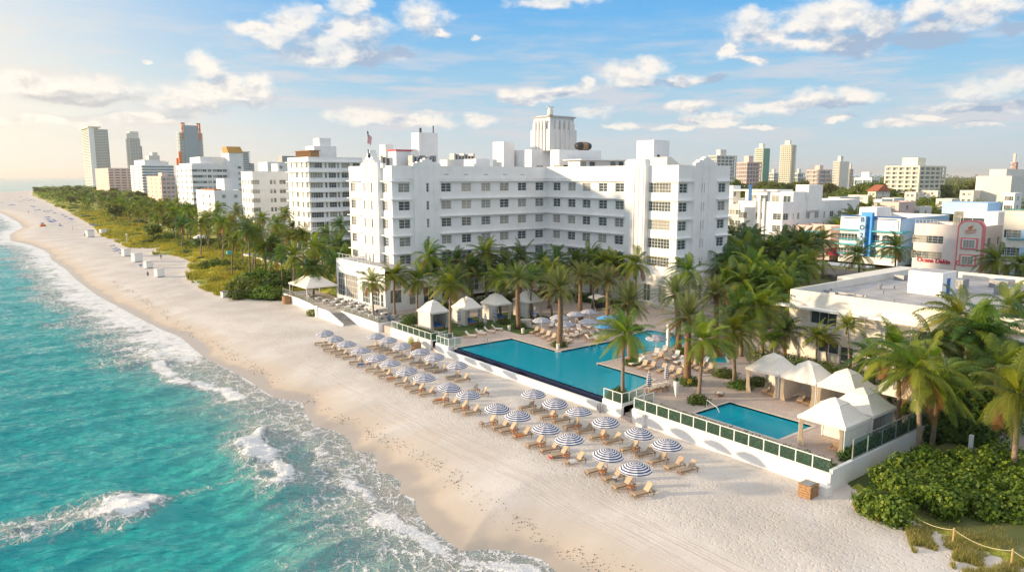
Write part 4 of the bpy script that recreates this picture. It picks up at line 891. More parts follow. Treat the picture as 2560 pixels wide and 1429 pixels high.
    add_window(t, 'W', 211.98, onX(2391+6, 540, 212)[0], z_, 2.4, 4.2, 1, 1, depth=0); add_window(t, 'W', 211.98, onX(2432, 545, 212)[0], z_, 5.6, 2.6, 2, 1, depth=0)
    sub(t, 'roof_hut', 'bluew', 216, Yb+4, zt+2, 226, Yb+15, zt+5.2)
    rl = MB()
    for k in range(13): y = yb+(Yf-yb)*k/12; rl.box(X+.3, y-.04, zt, X+.38, y+.04, zt+1)
    rl.box(X+.28, yb, zt+1, X+.4, Yf, zt+1.06); rl.build('roof_railing', M['gmetal'], t)
    t, d = block('blue_striped_hotel', 'white corner building with pale blue window ledges at the right edge', 'hotel', 200, 2640, 2512, 2700, 530, 4, 4.2, ([(.93-.0, 1, 1, 1), (.75, 3.6, 3, 3), (.4, 3.6, 3, 3)], []), 'stucco2', par=3.2, wh=2.0, most=20)
    X, Yc, Xe, Yf, zt = d; sub(t, 'roof_trim', 'green', X-.1, Yc, zt+.02, X+6, Yf+.1, zt+.25)
    for k in range(3): sub(t, 'ledge', 'teal', X-.5, Yc, zt-6.7-4.2*k, X-.02, Yf-1, zt-6.5-4.2*k); sub(t, 'shutter', 'bluew', X-.15, Yf-6.4, zt-6.4-4.2*k, X-.02, Yf-3.8, zt-4.3-4.2*k)
    # low roofs and houses among the trees
    lows = [(2248, 2200, 2290, 505, 250, 'pinkw', 'pale pink cube house between the trees behind the blue hotel'), (2300, 2280, 2330, 517, 262, 'stucco2', 'small grey-white house right of the pink cube house'),
            (2435, 2400, 2475, 476, 420, 'stucco2', 'long cream house half hidden by trees on the right'), (2538, 2510, 2556, 482, 300, 'stucco', 'white stair block with a mast near the right edge'),
            (2190, 2170, 2225, 478, 470, 'stucco2', 'house with a red hipped roof among the trees'), (2290, 2262, 2300, 480, 430, 'stucco2', 'low cream bungalow under the palms'),
            (2235, 2205, 2262, 495, 340, 'stucco', 'white flat-roofed house with narrow gaps behind the pink cube house'), (2345, 2300, 2352, 476, 520, 'stucco2', 'cream cottage with white gable right of the bungalow'),
            (2100, 2070, 2150, 493, 360, 'stucco', 'low white flat roof behind the long deco building'), (2380, 2340, 2400, 497, 380, 'stucco2', 'yellowish low wall house right of the cottage'),
            (2205, 2180, 2232, 498, 300, 'stucco', 'small white shed behind the blue hotel roof'), (2170, 2120, 2180, 488, 410, 'stucco2', 'cream low roof left of the red roofed house')]
    for (pc, pl, pr, yt, X, m, lb) in lows:
        t, d = block('house', lb, 'house', X, pc, pl, pr, yt, 2, 3.2, ([(.3, 1.4, 2, 2), (.7, 1.4, 2, 2)], [(.5, 1.4, 1, 2)]), m, par=.5, most=8, group='low houses among the trees')
        if 'red hipped' in lb:
            a = d; c = ((a[0]+a[2])/2, (a[1]+a[3])/2); b_ = MB(); b_.add([(a[0]-1, a[1]-1, a[4]), (a[2]+1, a[1]-1, a[4]), (a[2]+1, a[3]+1, a[4]), (a[0]-1, a[3]+1, a[4]), (c[0], c[1]-3, a[4]+4), (c[0], c[1]+3, a[4]+4)], [(0, 1, 4), (1, 2, 5, 4), (2, 3, 5), (3, 0, 4, 5)]); b_.build('hipped_roof', M['tile'], t)
    # skyline
    tw = [(1792, 1770, 1842, 388, 640, 13, 'tower2', 'grey-white slab tower peeping over the big hotel roof'), (1868, 1842, 1905, 405, 620, 10, 'pinkw', 'pink-beige block left of the green tower'),
          (1908, 1887, 1925, 370, 900, 22, 'green', 'dark green and beige tower, left of the tall cream tower'), (1978, 1951, 1992, 362, 900, 26, 'tower1', 'tall slim cream tower with curved top on the right skyline'),
          (2100, 2083, 2122, 403, 820, 14, 'ochre', 'tan block tower in the middle of the right skyline'), (2300, 2213, 2365, 414, 560, 10, 'tower1', 'wide cream slab block with rows of balconies on the right'),
          (2050, 2016, 2080, 424, 950, 6, 'pinkw', 'pinkish stepped block between the cream tower and the tan tower'), (1995, 1985, 2012, 432, 1000, 5, 'tower2', 'low grey block right of the tall cream tower'),
          (2125, 2120, 2134, 422, 850, 9, 'tower2', 'thin grey block behind the tan tower'), (2540, 2527, 2546, 405, 600, 12, 'pinkw', 'narrow pink-white tower at the far right'),
          (2180, 2135, 2200, 444, 800, 3, 'stucco', 'flat white warehouse on the right horizon'), (1935, 1922, 1948, 432, 1100, 6, 'tower2', 'hazy low block between the green and the cream tower')]
    for (pc, pl, pr, yt, X, nf, m, lb) in tw:
        mm = 'tower1' if m in ('green',) else ('stucco2' if m == 'ochre' else m)
        t, d = balcony_tower('skyline_tower', lb, X, pc, pl, pr, yt, nf, mm, 'tglass' if m != 'ochre' else 'tower2', 1.5, 'buildings on the right skyline', cols=5 if nf > 8 else 2)
        w = d[2]-d[0]; sub(t, 'rooftop_room', mm, d[0]+w*.3, d[1]+(d[3]-d[1])*.3, d[4]-1, d[0]+w*.6, d[1]+(d[3]-d[1])*.75, d[4]+6)
        if m == 'green': sub(t, 'side_wall', 'green', d[0]+2, d[1]-1, 1, d[2]-1, d[1]+1, d[4]-1)
        if m == 'ochre': sub(t, 'side_wall', 'stucco2', d[0]+2, d[1]-1, 1, d[2]-1, d[1]+1, d[4]-1)
    t, d = block('white_hall', 'broad cream hall with blank walls and stepped roof at the right horizon', 'building', 430, 2530, 2441, 2600, 440, 4, 4, ([], []), 'stucco2'); sub(t, 'penthouse', 'stucco2', d[0]+5, d[1]+12, d[4]-1, d[2]-5, d[3]-12, d[4]+3.5)
city_right()

def low_building():
    X, zr, zp = 89.0, 9.1, 10.1; Yc = onX(1976, 722, X)[0]; zp = onX(1976, 722, X)[1]; zr = zp-.95
    t = thing('poolside_building', 'low cream two storey building with a grey flat roof beside the small pool', 'building', (X, Yc, 1.2)); b = MB(); W = []
    def win(px, py0, py1, w, nx, ny):
        y, z1 = onX(px, py0, X); z0 = onX(px, py1, X)[1]; W.append(('W', X, y, z0, w, z1-z0, nx, ny))
    win(2059, 778, 812, 3.6, 3, 1); win(2160, 795, 824, 2.8, 2, 2); win(2262, 813, 862, 4.4, 3, 2); win(2070, 855, 883, 2.8, 2, 1); win(2116, 868, 925, 1.7, 1, 3); win(2330, 830, 860, 3, 2, 1)
    Y1 = 8.; wall_grid(b, 'W', X, Y1, Yc, 1.2, zp, [op(w) for w in W], .3)
    wall_grid(b, 'N', Yc, X, 127, 1.2, zp, []); wall_grid(b, 'S', Y1, X, 127, 1.2, zp, []); wall_grid(b, 'E', 127, Y1, Yc, 1.2, zp, [])
    roof_deck(b, X, Y1, 127, Yc, zr, zp, .35); b.box(106, Yc, 1.3, 126.9, Yc+2.5, zp-.01); b.build('wall', [M['stucco2'], M['roof']], t)
    e = MB(); zl = onX(1976, 758, X)[1]; e.box(X-1.4, Y1, zl-.25, X, Yc+1.2, zl); e.build('canopy_ledge', M['stucco'], t); add_windows(t, W, 30, depth=.2)
    Yb, zb = onX(2375-18, 690, 104.5); Yl = onX(2270, 700, 104.5)[0]; xe = onY(2390, 700, Yb)[0]
    zt = onX(2270, 675, 104.5)[1]; sub(t, 'stair_block', 'stucco', 104.5, Yb, zr, xe, Yl, zt); sub(t, 'stair_block_roof', 'roof', 104.8, Yb+.3, zt-.1, xe-.3, Yl-.3, zt+.02)
    sub(t, 'door', 'bluec', 106, Yb-.03, zr, 107.1, Yb, zr+2.3)
    for (px, py, h, r_) in ((2073, 720, .9, .14), (2200, 722, .8, .35), (2208, 735, .6, .16), (2236, 722, .5, .14), (2137, 742, .5, .1), (2235, 757, .5, .1), (2303, 765, .5, .1), (2078, 727, .4, .14)):
        x, y = G(px, py, zr); MB().lathe([(r_*.6, 0), (r_*.6, h*.6), (r_, h*.65), (r_, h*.85), (r_*.3, h), (0, h)], 8).build('vent_pipe', M['gmetal'], t, loc=Vector((x, y, zr))-Vector(t.location))
    for (x0, y0, w, d, h) in ((114, 41, 2.2, 3, 1.3), (119, 37, 3, 2.4, 1.1), (121, 45, 2, 3.4, 1.4), (112, 34, 2.2, 2.4, 1.2)):
        u = MB(); u.box(x0, y0, zr, x0+w, y0+d, zr+h); 
        for k in range(5): u.box(x0-.05, y0+.3+k*(d-.6)/5, zr+.3, x0, y0+.3+k*(d-.6)/5+.25, zr+h-.2)
        u.build('air_unit', M['gmetal'], t)
    for i, (x0, y0, x1, y1, h) in enumerate(((92, 30, 101, 30.3, .3), (96, 46, 96.25, 52, .25), (108, 22, 112, 24, .9), (100, 20, 103, 22.5, .7), (111, 47, 118, 47.3, .35), (116, 50, 117.2, 51.5, .8), (99, 36, 99.9, 36.9, .6), (93.5, 49, 94.3, 49.8, .5))): sub(t, 'roof_duct', 'gmetal' if i % 2 else 'metal', x0, y0, zr+.02, x1, y1, zr+h)
    for (x0, y0, x1, y1) in ((91, 40, 95, 47), (97, 24, 104, 29), (108, 36, 112, 44)): sub(t, 'roof_patch', 'roofd' if x0 > 200 else 'grey', x0, y0, zr+.001, x1, y1, zr+.008)
    x, y = G(2440, 710, zr); sub(t, 'plant_screen', 'stucco2', 120, 27, zr, 126, 33, zr+1.8)
low_building()
# ---------------------------------------------------------------- pool deck, pools, walls
DZ = 1.2
def sheet(polys_outer, holes, z, thick, name, m, keepside=True):
    """flat slab with polygonal holes"""
    bm = bmesh.new(); es = []
    for loop in [polys_outer]+holes:
        vs = [bm.verts.new((x, y, z)) for x, y in loop]
        es += [bm.edges.new((vs[i], vs[(i+1) % len(vs)])) for i in range(len(vs))]
    bmesh.ops.triangle_fill(bm, use_beauty=True, use_dissolve=False, edges=es)
    for f in bm.faces:
        if f.normal.z < 0: f.normal_flip()
    ex = [e for e in bm.edges if e.is_boundary]
    r = bmesh.ops.extrude_edge_only(bm, edges=ex); bmesh.ops.translate(bm, verts=[v for v in r['geom'] if isinstance(v, bmesh.types.BMVert)], vec=(0, 0, -thick))
    me = bpy.data.meshes.new(name); bm.to_mesh(me); bm.free(); me.materials.append(m)
    o = bpy.data.objects.new(name, me); C.objects.link(o); return o
POOL1 = [(55.05, 54.0), (55.05, 83.0), (64.8, 83.0), (64.8, 72.6), (75.6, 72.6), (85.2, 74.6), (86.4, 72.4), (85.8, 67.6), (82.7, 64.8), (64.5, 64.8), (64.5, 55.2), (58.2, 53.4)]
POOL2 = [(58.3, 35.0), (58.3, 44.4), (64.2, 44.4), (64.2, 35.0)]
SPA = [(76.4, 56.6), (79.0, 59.2), (81.6, 57.5), (78.0, 54.6)]
def paver_material():
    m = bpy.data.materials.new('stone_pavers'); m.use_nodes = True; t = NT(m.node_tree); b = m.node_tree.nodes['Principled BSDF']; pos = t.n('NewGeometry').outputs['Position']
    br = t.n('TexBrick'); t.l(pos, br.inputs['Vector']); br.inputs['Scale'].default_value = 1.6; br.inputs['Color1'].default_value = (.56, .46, .41, 1); br.inputs['Color2'].default_value = (.46, .38, .345, 1); br.inputs['Mortar'].default_value = (.36, .31, .29, 1); br.inputs['Mortar Size'].default_value = .012
    n = t.noise(pos, .45, 5, .65); n2 = t.noise(t.vm('MULTIPLY', pos, (.5, 2, 1)), .8, 4, .6)
    c = t.mix(t.m('MULTIPLY', t.ss(n, .5, .72), .55), br.outputs[0], (.62, .54, .49, 1)); c = t.mix(t.m('MULTIPLY', t.ss(n2, .56, .74), .5), c, (.36, .29, .265, 1))
    t.l(c, b.inputs['Base Color']); b.inputs['Roughness'].default_value = .75; return m
def pool_mats():
    m = bpy.data.materials.new('pool_water'); m.use_nodes = True; t = NT(m.node_tree); nt = m.node_tree; nt.nodes.remove(nt.nodes['Principled BSDF']); pos = t.n('NewGeometry').outputs['Position']
    tr = t.n('BsdfTransparent'); tr.inputs[0].default_value = (.50, .97, 1, 1); gl = t.n('BsdfGlossy'); gl.inputs['Roughness'].default_value = .04
    bp = t.n('Bump'); bp.inputs['Strength'].default_value = .12; bp.inputs['Distance'].default_value = .3; t.l(t.noise(pos, 1.8, 3, .55), bp.inputs['Height']); t.l(bp.outputs[0], gl.inputs['Normal'])
    fr = t.n('Fresnel'); fr.inputs[0].default_value = 1.33; t.l(bp.outputs[0], fr.inputs['Normal'])
    df = t.n('BsdfDiffuse'); df.inputs[0].default_value = (.0, .46, .66, 1); m1 = t.n('MixShader'); m1.inputs[0].default_value = .62; ms = t.n('MixShader')
    t.l(tr.outputs[0], m1.inputs[1]); t.l(df.outputs[0], m1.inputs[2]); t.l(t.m('MULTIPLY', fr.outputs[0], .7), ms.inputs[0]); t.l(m1.outputs[0], ms.inputs[1]); t.l(gl.outputs[0], ms.inputs[2]); t.l(ms.outputs[0], nt.nodes['Material Output'].inputs[0]); M['pwater'] = m
    M['pfloor'] = mat('pool_tile', (.08, .62, .80), .5, .08, .8); M['pstep'] = mat('pool_step', (.30, .66, .74), .5, .05, 1); M['coping'] = mat('pale_coping_stone', (.62, .56, .50), .7, .1, 1)
    M['spaw'] = mat('green_pool_tile', (.02, .22, .20), .5)
    M['lawn'] = mat('lawn', (.055, .10, .018), .95, .35, 1.2, .5, 10)
    M['paver'] = paver_material()
pool_mats()
def rail(name, label, pts, z, h, n, post='metal', glass='rail', top=True, lab_group=None, cat='railing'):
    """glass railing: the polyline pts, each segment divided into n[i] panels"""
    t = thing(name, label, cat, (pts[0][0], pts[0][1], z), 0, lab_group); o = Vector(t.location)
    for (a, b), k in zip(zip(pts[:-1], pts[1:]), n):
        a = Vector(a+(0,)); b = Vector(b+(0,)); d = (b-a)/k; u = d.normalized(); nn = Vector((-u.y, u.x, 0))
        for i in range(k):
            p = a+d*i; q = p+d; MB().add([tuple(p+u*.04+Vector((0, 0, z+.06))), tuple(q-u*.04+Vector((0, 0, z+.06))), tuple(q-u*.04+Vector((0, 0, z+h-.06))), tuple(p+u*.04+Vector((0, 0, z+h-.06)))], [(0, 1, 2, 3)]).build('glass_panel', M[glass], t)
        for i in range(k+1):
            p = a+d*i
            if i == k and (tuple(b[:2]) != tuple(pts[-1])): continue
            w = .045; MB().box(p.x-w, p.y-w, z, p.x+w, p.y+w, z+h).build('post', M[post], t)
        if top:
            w = .04; c1, c2 = a+nn*w, a-nn*w; e1, e2 = b+nn*w, b-nn*w
            for zz, hh in ((z+h-.05, .07), (z+.02, .05)):
                vs = [(c2.x, c2.y, zz), (e2.x, e2.y, zz), (e1.x, e1.y, zz), (c1.x, c1.y, zz)]; MB().add(vs+[(x, y, zz+hh) for x, y, _ in vs], [(0, 3, 2, 1), (4, 5, 6, 7), (0, 1, 5, 4), (1, 2, 6, 5), (2, 3, 7, 6), (3, 0, 4, 7)]).build('rail', M[post], t)
    return t
def deck():
    outer = [(54.2, 27.9), (54.2, 48.9), (57.6, 48.9), (57.6, 50.4), (54.25, 50.4), (54.25, 53.2), (55.05, 53.2), (55.05, 84.0), (54.5, 84.0), (54.5, 87.2), (57.0, 87.2), (57.0, 88.6), (54.5, 88.6), (54.5, 103.9), (60.0, 113.1), (103, 121), (118, 84), (118, 60), (150, 60), (150, 20), (90, 20), (76, 27.9)]
    struct(sheet(outer, [POOL1[::-1], POOL2[::-1], SPA[::-1]], DZ, 1.6, 'pool_deck', M['paver']))
    for nm, P, fl, w, lab in (('swimming_pool', POOL1, 'pfloor', 1.06, ''), ('plunge_pool', POOL2, 'pfloor', 1.06, ''), ('spa_pool', SPA, 'spaw', 1.0, '')):
        lb = {'swimming_pool': 'large turquoise L-shaped infinity pool above the beach wall', 'plunge_pool': 'small rectangular turquoise pool beside the white cabanas', 'spa_pool': 'small dark green spa pool behind the poolside loungers'}[nm]
        t = thing(nm, lb, 'pool', (P[0][0], P[0][1], 0)); n = len(P)
        b = MB(); b.add([(x, y, -.35) for x, y in P], [tuple(range(n))[::-1]]); b.add([(x, y, z) for z in (-.35, 1.19) for x, y in P], [(i, (i+1) % n, n+(i+1) % n, n+i) for i in range(n)]); b.build('basin', M[fl], t)
        a = sum(P[i][0]*P[(i+1) % n][1]-P[(i+1) % n][0]*P[i][1] for i in range(n)); wf = tuple(range(n)) if a > 0 else tuple(range(n))[::-1]
        MB().add([(x, y, w) for x, y in P], [wf]).build('water', M['pwater'], t)
        # coping
        c = MB(); cen = sum((Vector(p) for p in P), Vector((0, 0)))/n; sg = 1 if a > 0 else -1
        for i in range(n):
            p, q = Vector(P[i]), Vector(P[(i+1) % n]); d = (q-p).normalized(); nr = Vector((d.y, -d.x))*sg
            if nm == 'swimming_pool' and abs(p.x-55.05) < .01 and abs(q.x-55.05) < .01: continue
            c.prism([tuple(p), tuple(q), tuple(q+nr*.36+d*.3), tuple(p+nr*.36-d*.3)], 1.0, 1.225+.0015*i)
        c.build('coping', M['coping'], t)
        if nm == 'plunge_pool':
            for k in range(4): MB().box(58.35, 44.38-.55*(k+1), -.3, 64.15, 44.38-.55*k, .95-.28*k).build('step', M['pstep'], t)
            h = MB(); h.tube([(60.9, 44.9, 1.2), (60.9, 44.9, 2.0), (60.9, 43.6, 1.5), (60.9, 43.2, .9)], .035, 6); h.build('handrail', M['metal'], t)
        if nm == 'swimming_pool':
            MB().prism([(58.4, 53.6), (64.4, 55.3), (64.4, 61.5), (62.4, 61.5), (58.4, 55.2)], -.3, .85).build('shallow_ledge', M['pstep'], t)
            MB().prism([(79.5, 64.9), (82.6, 64.9), (85.7, 67.7), (86.2, 72.4), (85.1, 74.4), (80, 73.3)], -.3, .6).build('shallow_ledge', M['pstep'], t)
            w = MB(); w.add([(55.05, 53.2, 1.07), (55.05, 83.6, 1.07), (54.98, 83.6, .45), (54.98, 53.2, .45)], [(0, 3, 2, 1), (0, 1, 2, 3)]); w.box(54.98, 53.2, 1.0, 55.25, 83.4, 1.10); w.box(54.25, 53.2, .3, 54.98, 83.6, .5); w.build('overflow_trough', M['navy'], t)
            for y in (81.2, 80.4):
                MB().tube([(60.0, y+2.2, 1.2), (60, y+2.1, 2.1), (60, y+1.6, 2.1), (60, y+1.0, .7)], .03, 6).build('handrail', M['gmetal'], t)
    # beach walls
    def wall(label, boxes, name='retaining_wall'):
        b = MB(); [b.box(*x) for x in boxes]; return tag(b.build(name, M['stucco']), label, 'wall')
    wall('long white retaining wall below the small pool hedge', [(53.9, 27.6, -.7, 54.2, 48.9, 1.45), (54.2, 48.6, -.7, 57.6, 48.9, 1.3)])
    wall('white wall running inland beside the sea-grape bushes', [(54.2, 27.6, -.7, 78, 27.9, 1.75)])
    wall('white block wall under the railing between beach steps and big pool', [(53.9, 50.4, -.7, 54.25, 53.2, 1.45), (54.25, 50.4, -.7, 57.6, 50.65, 1.45)])
    wall('low white wall in front of the infinity pool', [(53.7, 53.2, -.7, 54.25, 83.9, .82)])
    wall('white wall segment below the short railing left of the pool', [(54.1, 83.9, -.7, 54.5, 87.2, 1.3), (54.5, 87.0, -.7, 57, 87.2, 1.3), (54.5, 83.9, .5, 55.4, 84.1, 1.3)])
    wall('white wall under the long railing in front of the rear cabanas', [(54.1, 88.6, -.7, 54.5, 100.6, 1.3), (54.5, 88.6, -.7, 57, 88.8, 1.3), (54.5, 100.4, -.7, 58, 100.6, 1.3)])
    rail('glass_railing', 'long glass railing with white posts in front of the small pool hedge', [(57, 48.75), (54.05, 48.75), (54.05, 27.75)], 1.45, 1.15, [2, 14])
    rail('glass_railing', 'glass railing on the white block between beach steps and big pool', [(54.05, 53.1), (54.05, 50.5), (57.4, 50.5)], 1.45, 1.15, [2, 3])
    rail('glass_railing', 'short glass railing at the left corner of the infinity pool', [(57, 87.1), (54.3, 87.1), (54.3, 84.0), (56.4, 84.0)], 1.3, 1.1, [2, 3, 2])
    rail('glass_railing', 'glass railing below the leftmost rear cabanas', [(54.3, 100.4), (54.3, 88.7), (57, 88.7)], 1.3, 1.1, [7, 2])
    rail('glass_fence', 'tall dark glass fence on the wall beside the sea-grape bushes', [(57.6, 27.75), (78, 27.75)], 1.75, 1.75, [8], post='gmetal')
    # steps down to the beach
    def steps(label, y0, y1, x0, x1, n, z0, m='paver'):
        b = MB()
        for k in range(n): b.box(x0+(x1-x0)*k/n, y0, -.6, x1, y1, z0+(DZ-z0)*(k+1)/n-.01*(k == n-1))
        return tag(b.build('beach_steps', M[m]), label, 'steps')
    steps('stone steps from the beach up beside the small pool', 48.92, 50.38, 53.6, 57.55, 5, 0); steps('stone steps from the beach between the two left railings', 87.22, 88.58, 54.2, 57, 5, .1)
    hr = thing('stair_handrail', 'white handrails along the beach steps by the small pool', 'handrail', (55, 49.7, 0)); 
    for y in (49.05, 50.25): MB().tube([(54.0, y, .2), (54.0, y, 1.2), (57.4, y, 2.2), (57.4, y, 1.2)], .03, 6).tube([(55.7, y, .8), (55.7, y, 1.7)], .025, 6).build('rail', M['metal'], hr)
    # lawn strips, hedge bed
    struct(MB().box(59, 88.9, 1.2, 80, 100, 1.24).build('lawn', M['lawn'])); struct(MB().box(67.5, 84, 1.2, 72, 90.5, 1.243).build('lawn', M['lawn']))
    struct(MB().prism([G(px, py, .75) for px, py in ((2415, 1130), (2460, 1075), (2540, 1020), (2800, 960), (2900, 1200), (2640, 1240), (2480, 1170))], -.4, .75).build('path', M['grey']))
    struct(MB().prism([(175, 20), (190, 20), (190, 420), (175, 420)], .1, .25).build('road', mat('asphalt', (.09, .09, .095), .9, .15, 1)))
    # restaurant terrace
    T = [(53.9, 104.2), (53.9, 118.0), (51.5, 118.0), (51.5, 123.0), (52.5, 128), (53.0, 135), (53.0, 143.6), (60, 143.6), (60, 133.2), (60, 113.2), (58.5, 104.2)]
    struct(sheet(T, [], 1.35, 2.2, 'terrace', mat('terrace_paving', (.52, .46, .40), .8, .15, .8)))
    wall('white terrace wall facing the beach right of the steps', [(53.7, 104.0, -1, 53.95, 118.0, 1.55), (53.95, 104.0, -1, 58.5, 104.2, 1.55)])
    tag(MB().prism([(51.3, 122.9), (51.5, 122.9), (52.5, 127.9), (53.0, 134.9), (53.0, 143.6), (60, 143.6), (60, 143.8), (52.8, 143.8), (52.8, 135), (52.25, 128)], -1, 1.55).build('retaining_wall', M['stucco']), 'white flared terrace wall facing the beach left of the steps', 'wall')
    tag(MB().xprism([(112.1, -1), (122.2, -1), (122.2, 1.75), (118, 1.75), (112.1, .35)], 51.25, 51.5).build('stair_wall', M['stucco']), 'white sloping wall on the sea side of the terrace steps', 'wall')
    wall('white niche pier beside the top of the terrace steps', [(51.0, 122.2, -1, 51.28, 123.1, 2.0)], 'wall_pier')
    b = MB(); n = 8
    for k in range(n): b.box(51.5, 112.3+.71*k, -1.2, 53.68, 118.0, -.1+1.45*(k+1)/n-(.02 if k == n-1 else 0))
    tag(b.build('terrace_steps', M['grey']), 'grey steps from the sand up to the restaurant terrace', 'steps')
    rail('glass_railing', 'glass railing along the terrace edge right of the terrace steps', [(53.82, 117.9), (53.82, 104.1), (58.4, 104.1)], 1.55, 1.0, [9, 4], post='gmetal', glass='rail2')
    rail('glass_railing', 'glass railing along the terrace edge left of the terrace steps', [(52.9, 143.6), (52.9, 135.0), (52.38, 128), (51.4, 123.0)], 1.55, 1.0, [6, 4, 3], post='gmetal', glass='rail2')
deck()

# ---------------------------------------------------------------- furniture
def lounger(name='sun_lounger', seat='sling', ang=52, frame='teak'):
    t = bpy.data.objects.new(name, None); C.objects.link(t); t.empty_display_size = .3
    w = .33; x0, x1, x2 = -.98, .28, .98; z = .33      # foot end at -x, hinge at x1
    f = MB(); f.box(x0, -w, z-.07, x2, -w+.06, z); f.box(x0, w-.06, z-.07, x2, w, z); f.box(x0, -w+.06, z-.065, x0+.06, w-.06, z-.005); f.box(x2-.06, -w+.06, z-.065, x2, w-.06, z-.005); f.box(x1, -w+.06, z-.065, x1+.05, w-.06, z-.01)
    f.build('frame', M[frame], t, False)
    MB().box(x0+.03, -w+.03, z+.002, x1-.01, w-.03, z+(.05 if seat == 'sling' else .11)).build('seat', M[seat], t, False)
    a = R(ang); L = .78; th = .05 if seat == 'sling' else .1; ca_, sa__ = math.cos(a), math.sin(a)
    p = [(x1, z+.01), (x1+L*ca_, z+.01+L*sa__), (x1+L*ca_-th*sa__, z+.01+L*sa__+th*ca_), (x1-th*sa__, z+.01+th*ca_)]
    MB().add([(x, -w+.02, zz) for x, zz in p]+[(x, w-.02, zz) for x, zz in p], [(0, 1, 2, 3), (7, 6, 5, 4), (0, 4, 5, 1), (1, 5, 6, 2), (2, 6, 7, 3), (3, 7, 4, 0)]).build('backrest', M[seat], t, False)
    MB().tube([(x1+L*.7*ca_, 0, z+L*.7*sa__), (x2-.08, 0, z-.03)], .02, 5).build('support', M[frame], t, False)
    for x in (x0+.12, x2-.14):
        for y in (-w+.03, w-.03): MB().box(x-.03, y-.028, 0, x+.03, y+.028, z-.07).build('leg', M[frame], t, False)
    return t
def cloth_on(t): pass
def canopy_mesh(r, h, n=10, rings=9, sag=.0, frac=1.):
    me = MB(); vs = [(0, 0, h)]; ring = [0.]
    for j in range(1, rings+1):
        q = j/rings; rr = r*q
        for k in range(n*2):
            a = 2*math.pi*k/(n*2); rad = rr*(1 if k % 2 == 0 else math.cos(math.pi/n)); zz = h*(1-q)**1.0+h*.28*math.sin(math.pi*q)*1. - (0 if k % 2 == 0 else .03*q)
            vs.append((rad*math.cos(a), rad*math.sin(a), zz)); ring.append(q)
    N = n*2; fs = [(0, 1+k, 1+(k+1) % N) for k in range(N)]
    for j in range(rings-1):
        for k in range(N): a = 1+j*N+k; b = 1+j*N+(k+1) % N; fs.append((a, a+N, b+N, b))
    o = 1+(rings-1)*N; base = len(vs)
    for k in range(N): x, y, z = vs[o+k]; vs.append((x*1.0, y*1.0, z-.13)); ring.append(.99)
    for k in range(N): fs.append((o+k, base+k, base+(k+1) % N, o+(k+1) % N))
    m = bpy.data.meshes.new('canopy'); m.from_pydata(vs, [], fs); a = m.attributes.new('ring', 'FLOAT', 'POINT'); a.data.foreach_set('value', ring); m.materials.append(M['stripe']); return m
def umbrella(name='beach_umbrella', r=1.35, h=.52, top=2.35, pole='wood'):
    t = bpy.data.objects.new(name, None); C.objects.link(t); t.empty_display_size = .3
    put('canopy', canopy_mesh(r, h), t, False).location = (0, 0, top-h)
    MB().tube([(0, 0, -.1), (0, 0, top-.03)], .03, 6).build('pole', M[pole], t, False)
    MB().lathe([(0, top-.02), (.05, top), (.04, top+.08), (0, top+.12)], 6).build('finial', M['wood'], t, False)
    return t
def closed_umbrella():
    t = bpy.data.objects.new('closed_umbrella', None); C.objects.link(t); N = 16; vs = []; ring = []; fs = []
    for j in range(15):
        q = j/14; z = 2.55-1.65*q; r = .05+.20*math.sin(math.pi*min(q*.62+.05, 1))*(1 if q < .97 else .8)
        for k in range(N): a = 2*math.pi*k/N; rr = r*(1+.18*(k % 2)); vs.append((rr*math.cos(a), rr*math.sin(a), z)); ring.append(q*1.1)
    for j in range(14):
        for k in range(N): a = j*N+k; b = j*N+(k+1) % N; fs.append((a, a+N, b+N, b))
    m = bpy.data.meshes.new('folded_canopy'); m.from_pydata(vs, [], fs); a = m.attributes.new('ring', 'FLOAT', 'POINT'); a.data.foreach_set('value', ring); m.materials.append(M['stripe'])
    put('folded_canopy', m, t, False); MB().tube([(0, 0, 0), (0, 0, 2.75)], .03, 6).build('pole', M['metal'], t, False); MB().lathe([(0, 0), (.3, 0), (.3, .08), (.05, .12), (0, .12)], 12).build('base', M['gmetal'], t, False); return t
def place(proto, x, y, z, rz, label, cat, group=None, used=set()):
    if id(proto) in used: t = copy_tree(proto)
    else: used.add(id(proto)); t = proto; used.add(('keep', proto.name))
    t.location = (x, y, z); t.rotation_euler = (0, 0, rz); return tag(t, label, cat, group)
_used = {}
def place(proto, x, y, z, rz, label, cat, group=None, tilt=0):
    if proto.name in _used: t = copy_tree(proto)
    else: _used[proto.name] = 1; t = proto
    t.location = (x, y, z); t.rotation_euler = (tilt, tilt*.6, rz); return tag(t, label, cat, group)
BL = lounger(); WL = lounger('cushioned_lounger', 'cushion', 48); TL = lounger('padded_lounger', 'sling', 50)
BU = umbrella(); PU = umbrella('pool_umbrella', 1.45, .5, 2.5, 'metal'); CU = closed_umbrella()
def sandz(x, y): return float(landz(np.array([[x, y]]))[0][0])
def side_table(x, y, z, label, m='wood', h=.42, r=.22):
    t = thing('side_table', label, 'table', (x, y, z), 0, 'small tables between loungers'); MB().box(-r, -r, h-.05, r, r, h).build('table_top', M[m], t, False)
    for sx in (-1, 1):
        for sy in (-1, 1): MB().box(sx*(r-.05)-.02, sy*(r-.05)-.02, 0, sx*(r-.05)+.02, sy*(r-.05)+.02, h-.05).build('leg', M[m], t, False)
    return t
fr = [(813,828),(836,842),(867,855),(903,872),(945,888),(977,903),(1020,921),(1060,938),(1119,961),(1170,980),(1242,1014),(1294,1033),(1363,1065),(1425,1091),(1518,1128),(1590,1162)]
bk = [(940,836),(971,846),(1008,860),(1051,875),(1089,887),(1145,907),(1334,978),(1388,1000),(1448,1023),(1516,1047),(1595,1076),(1668,1104)]
TW = {}
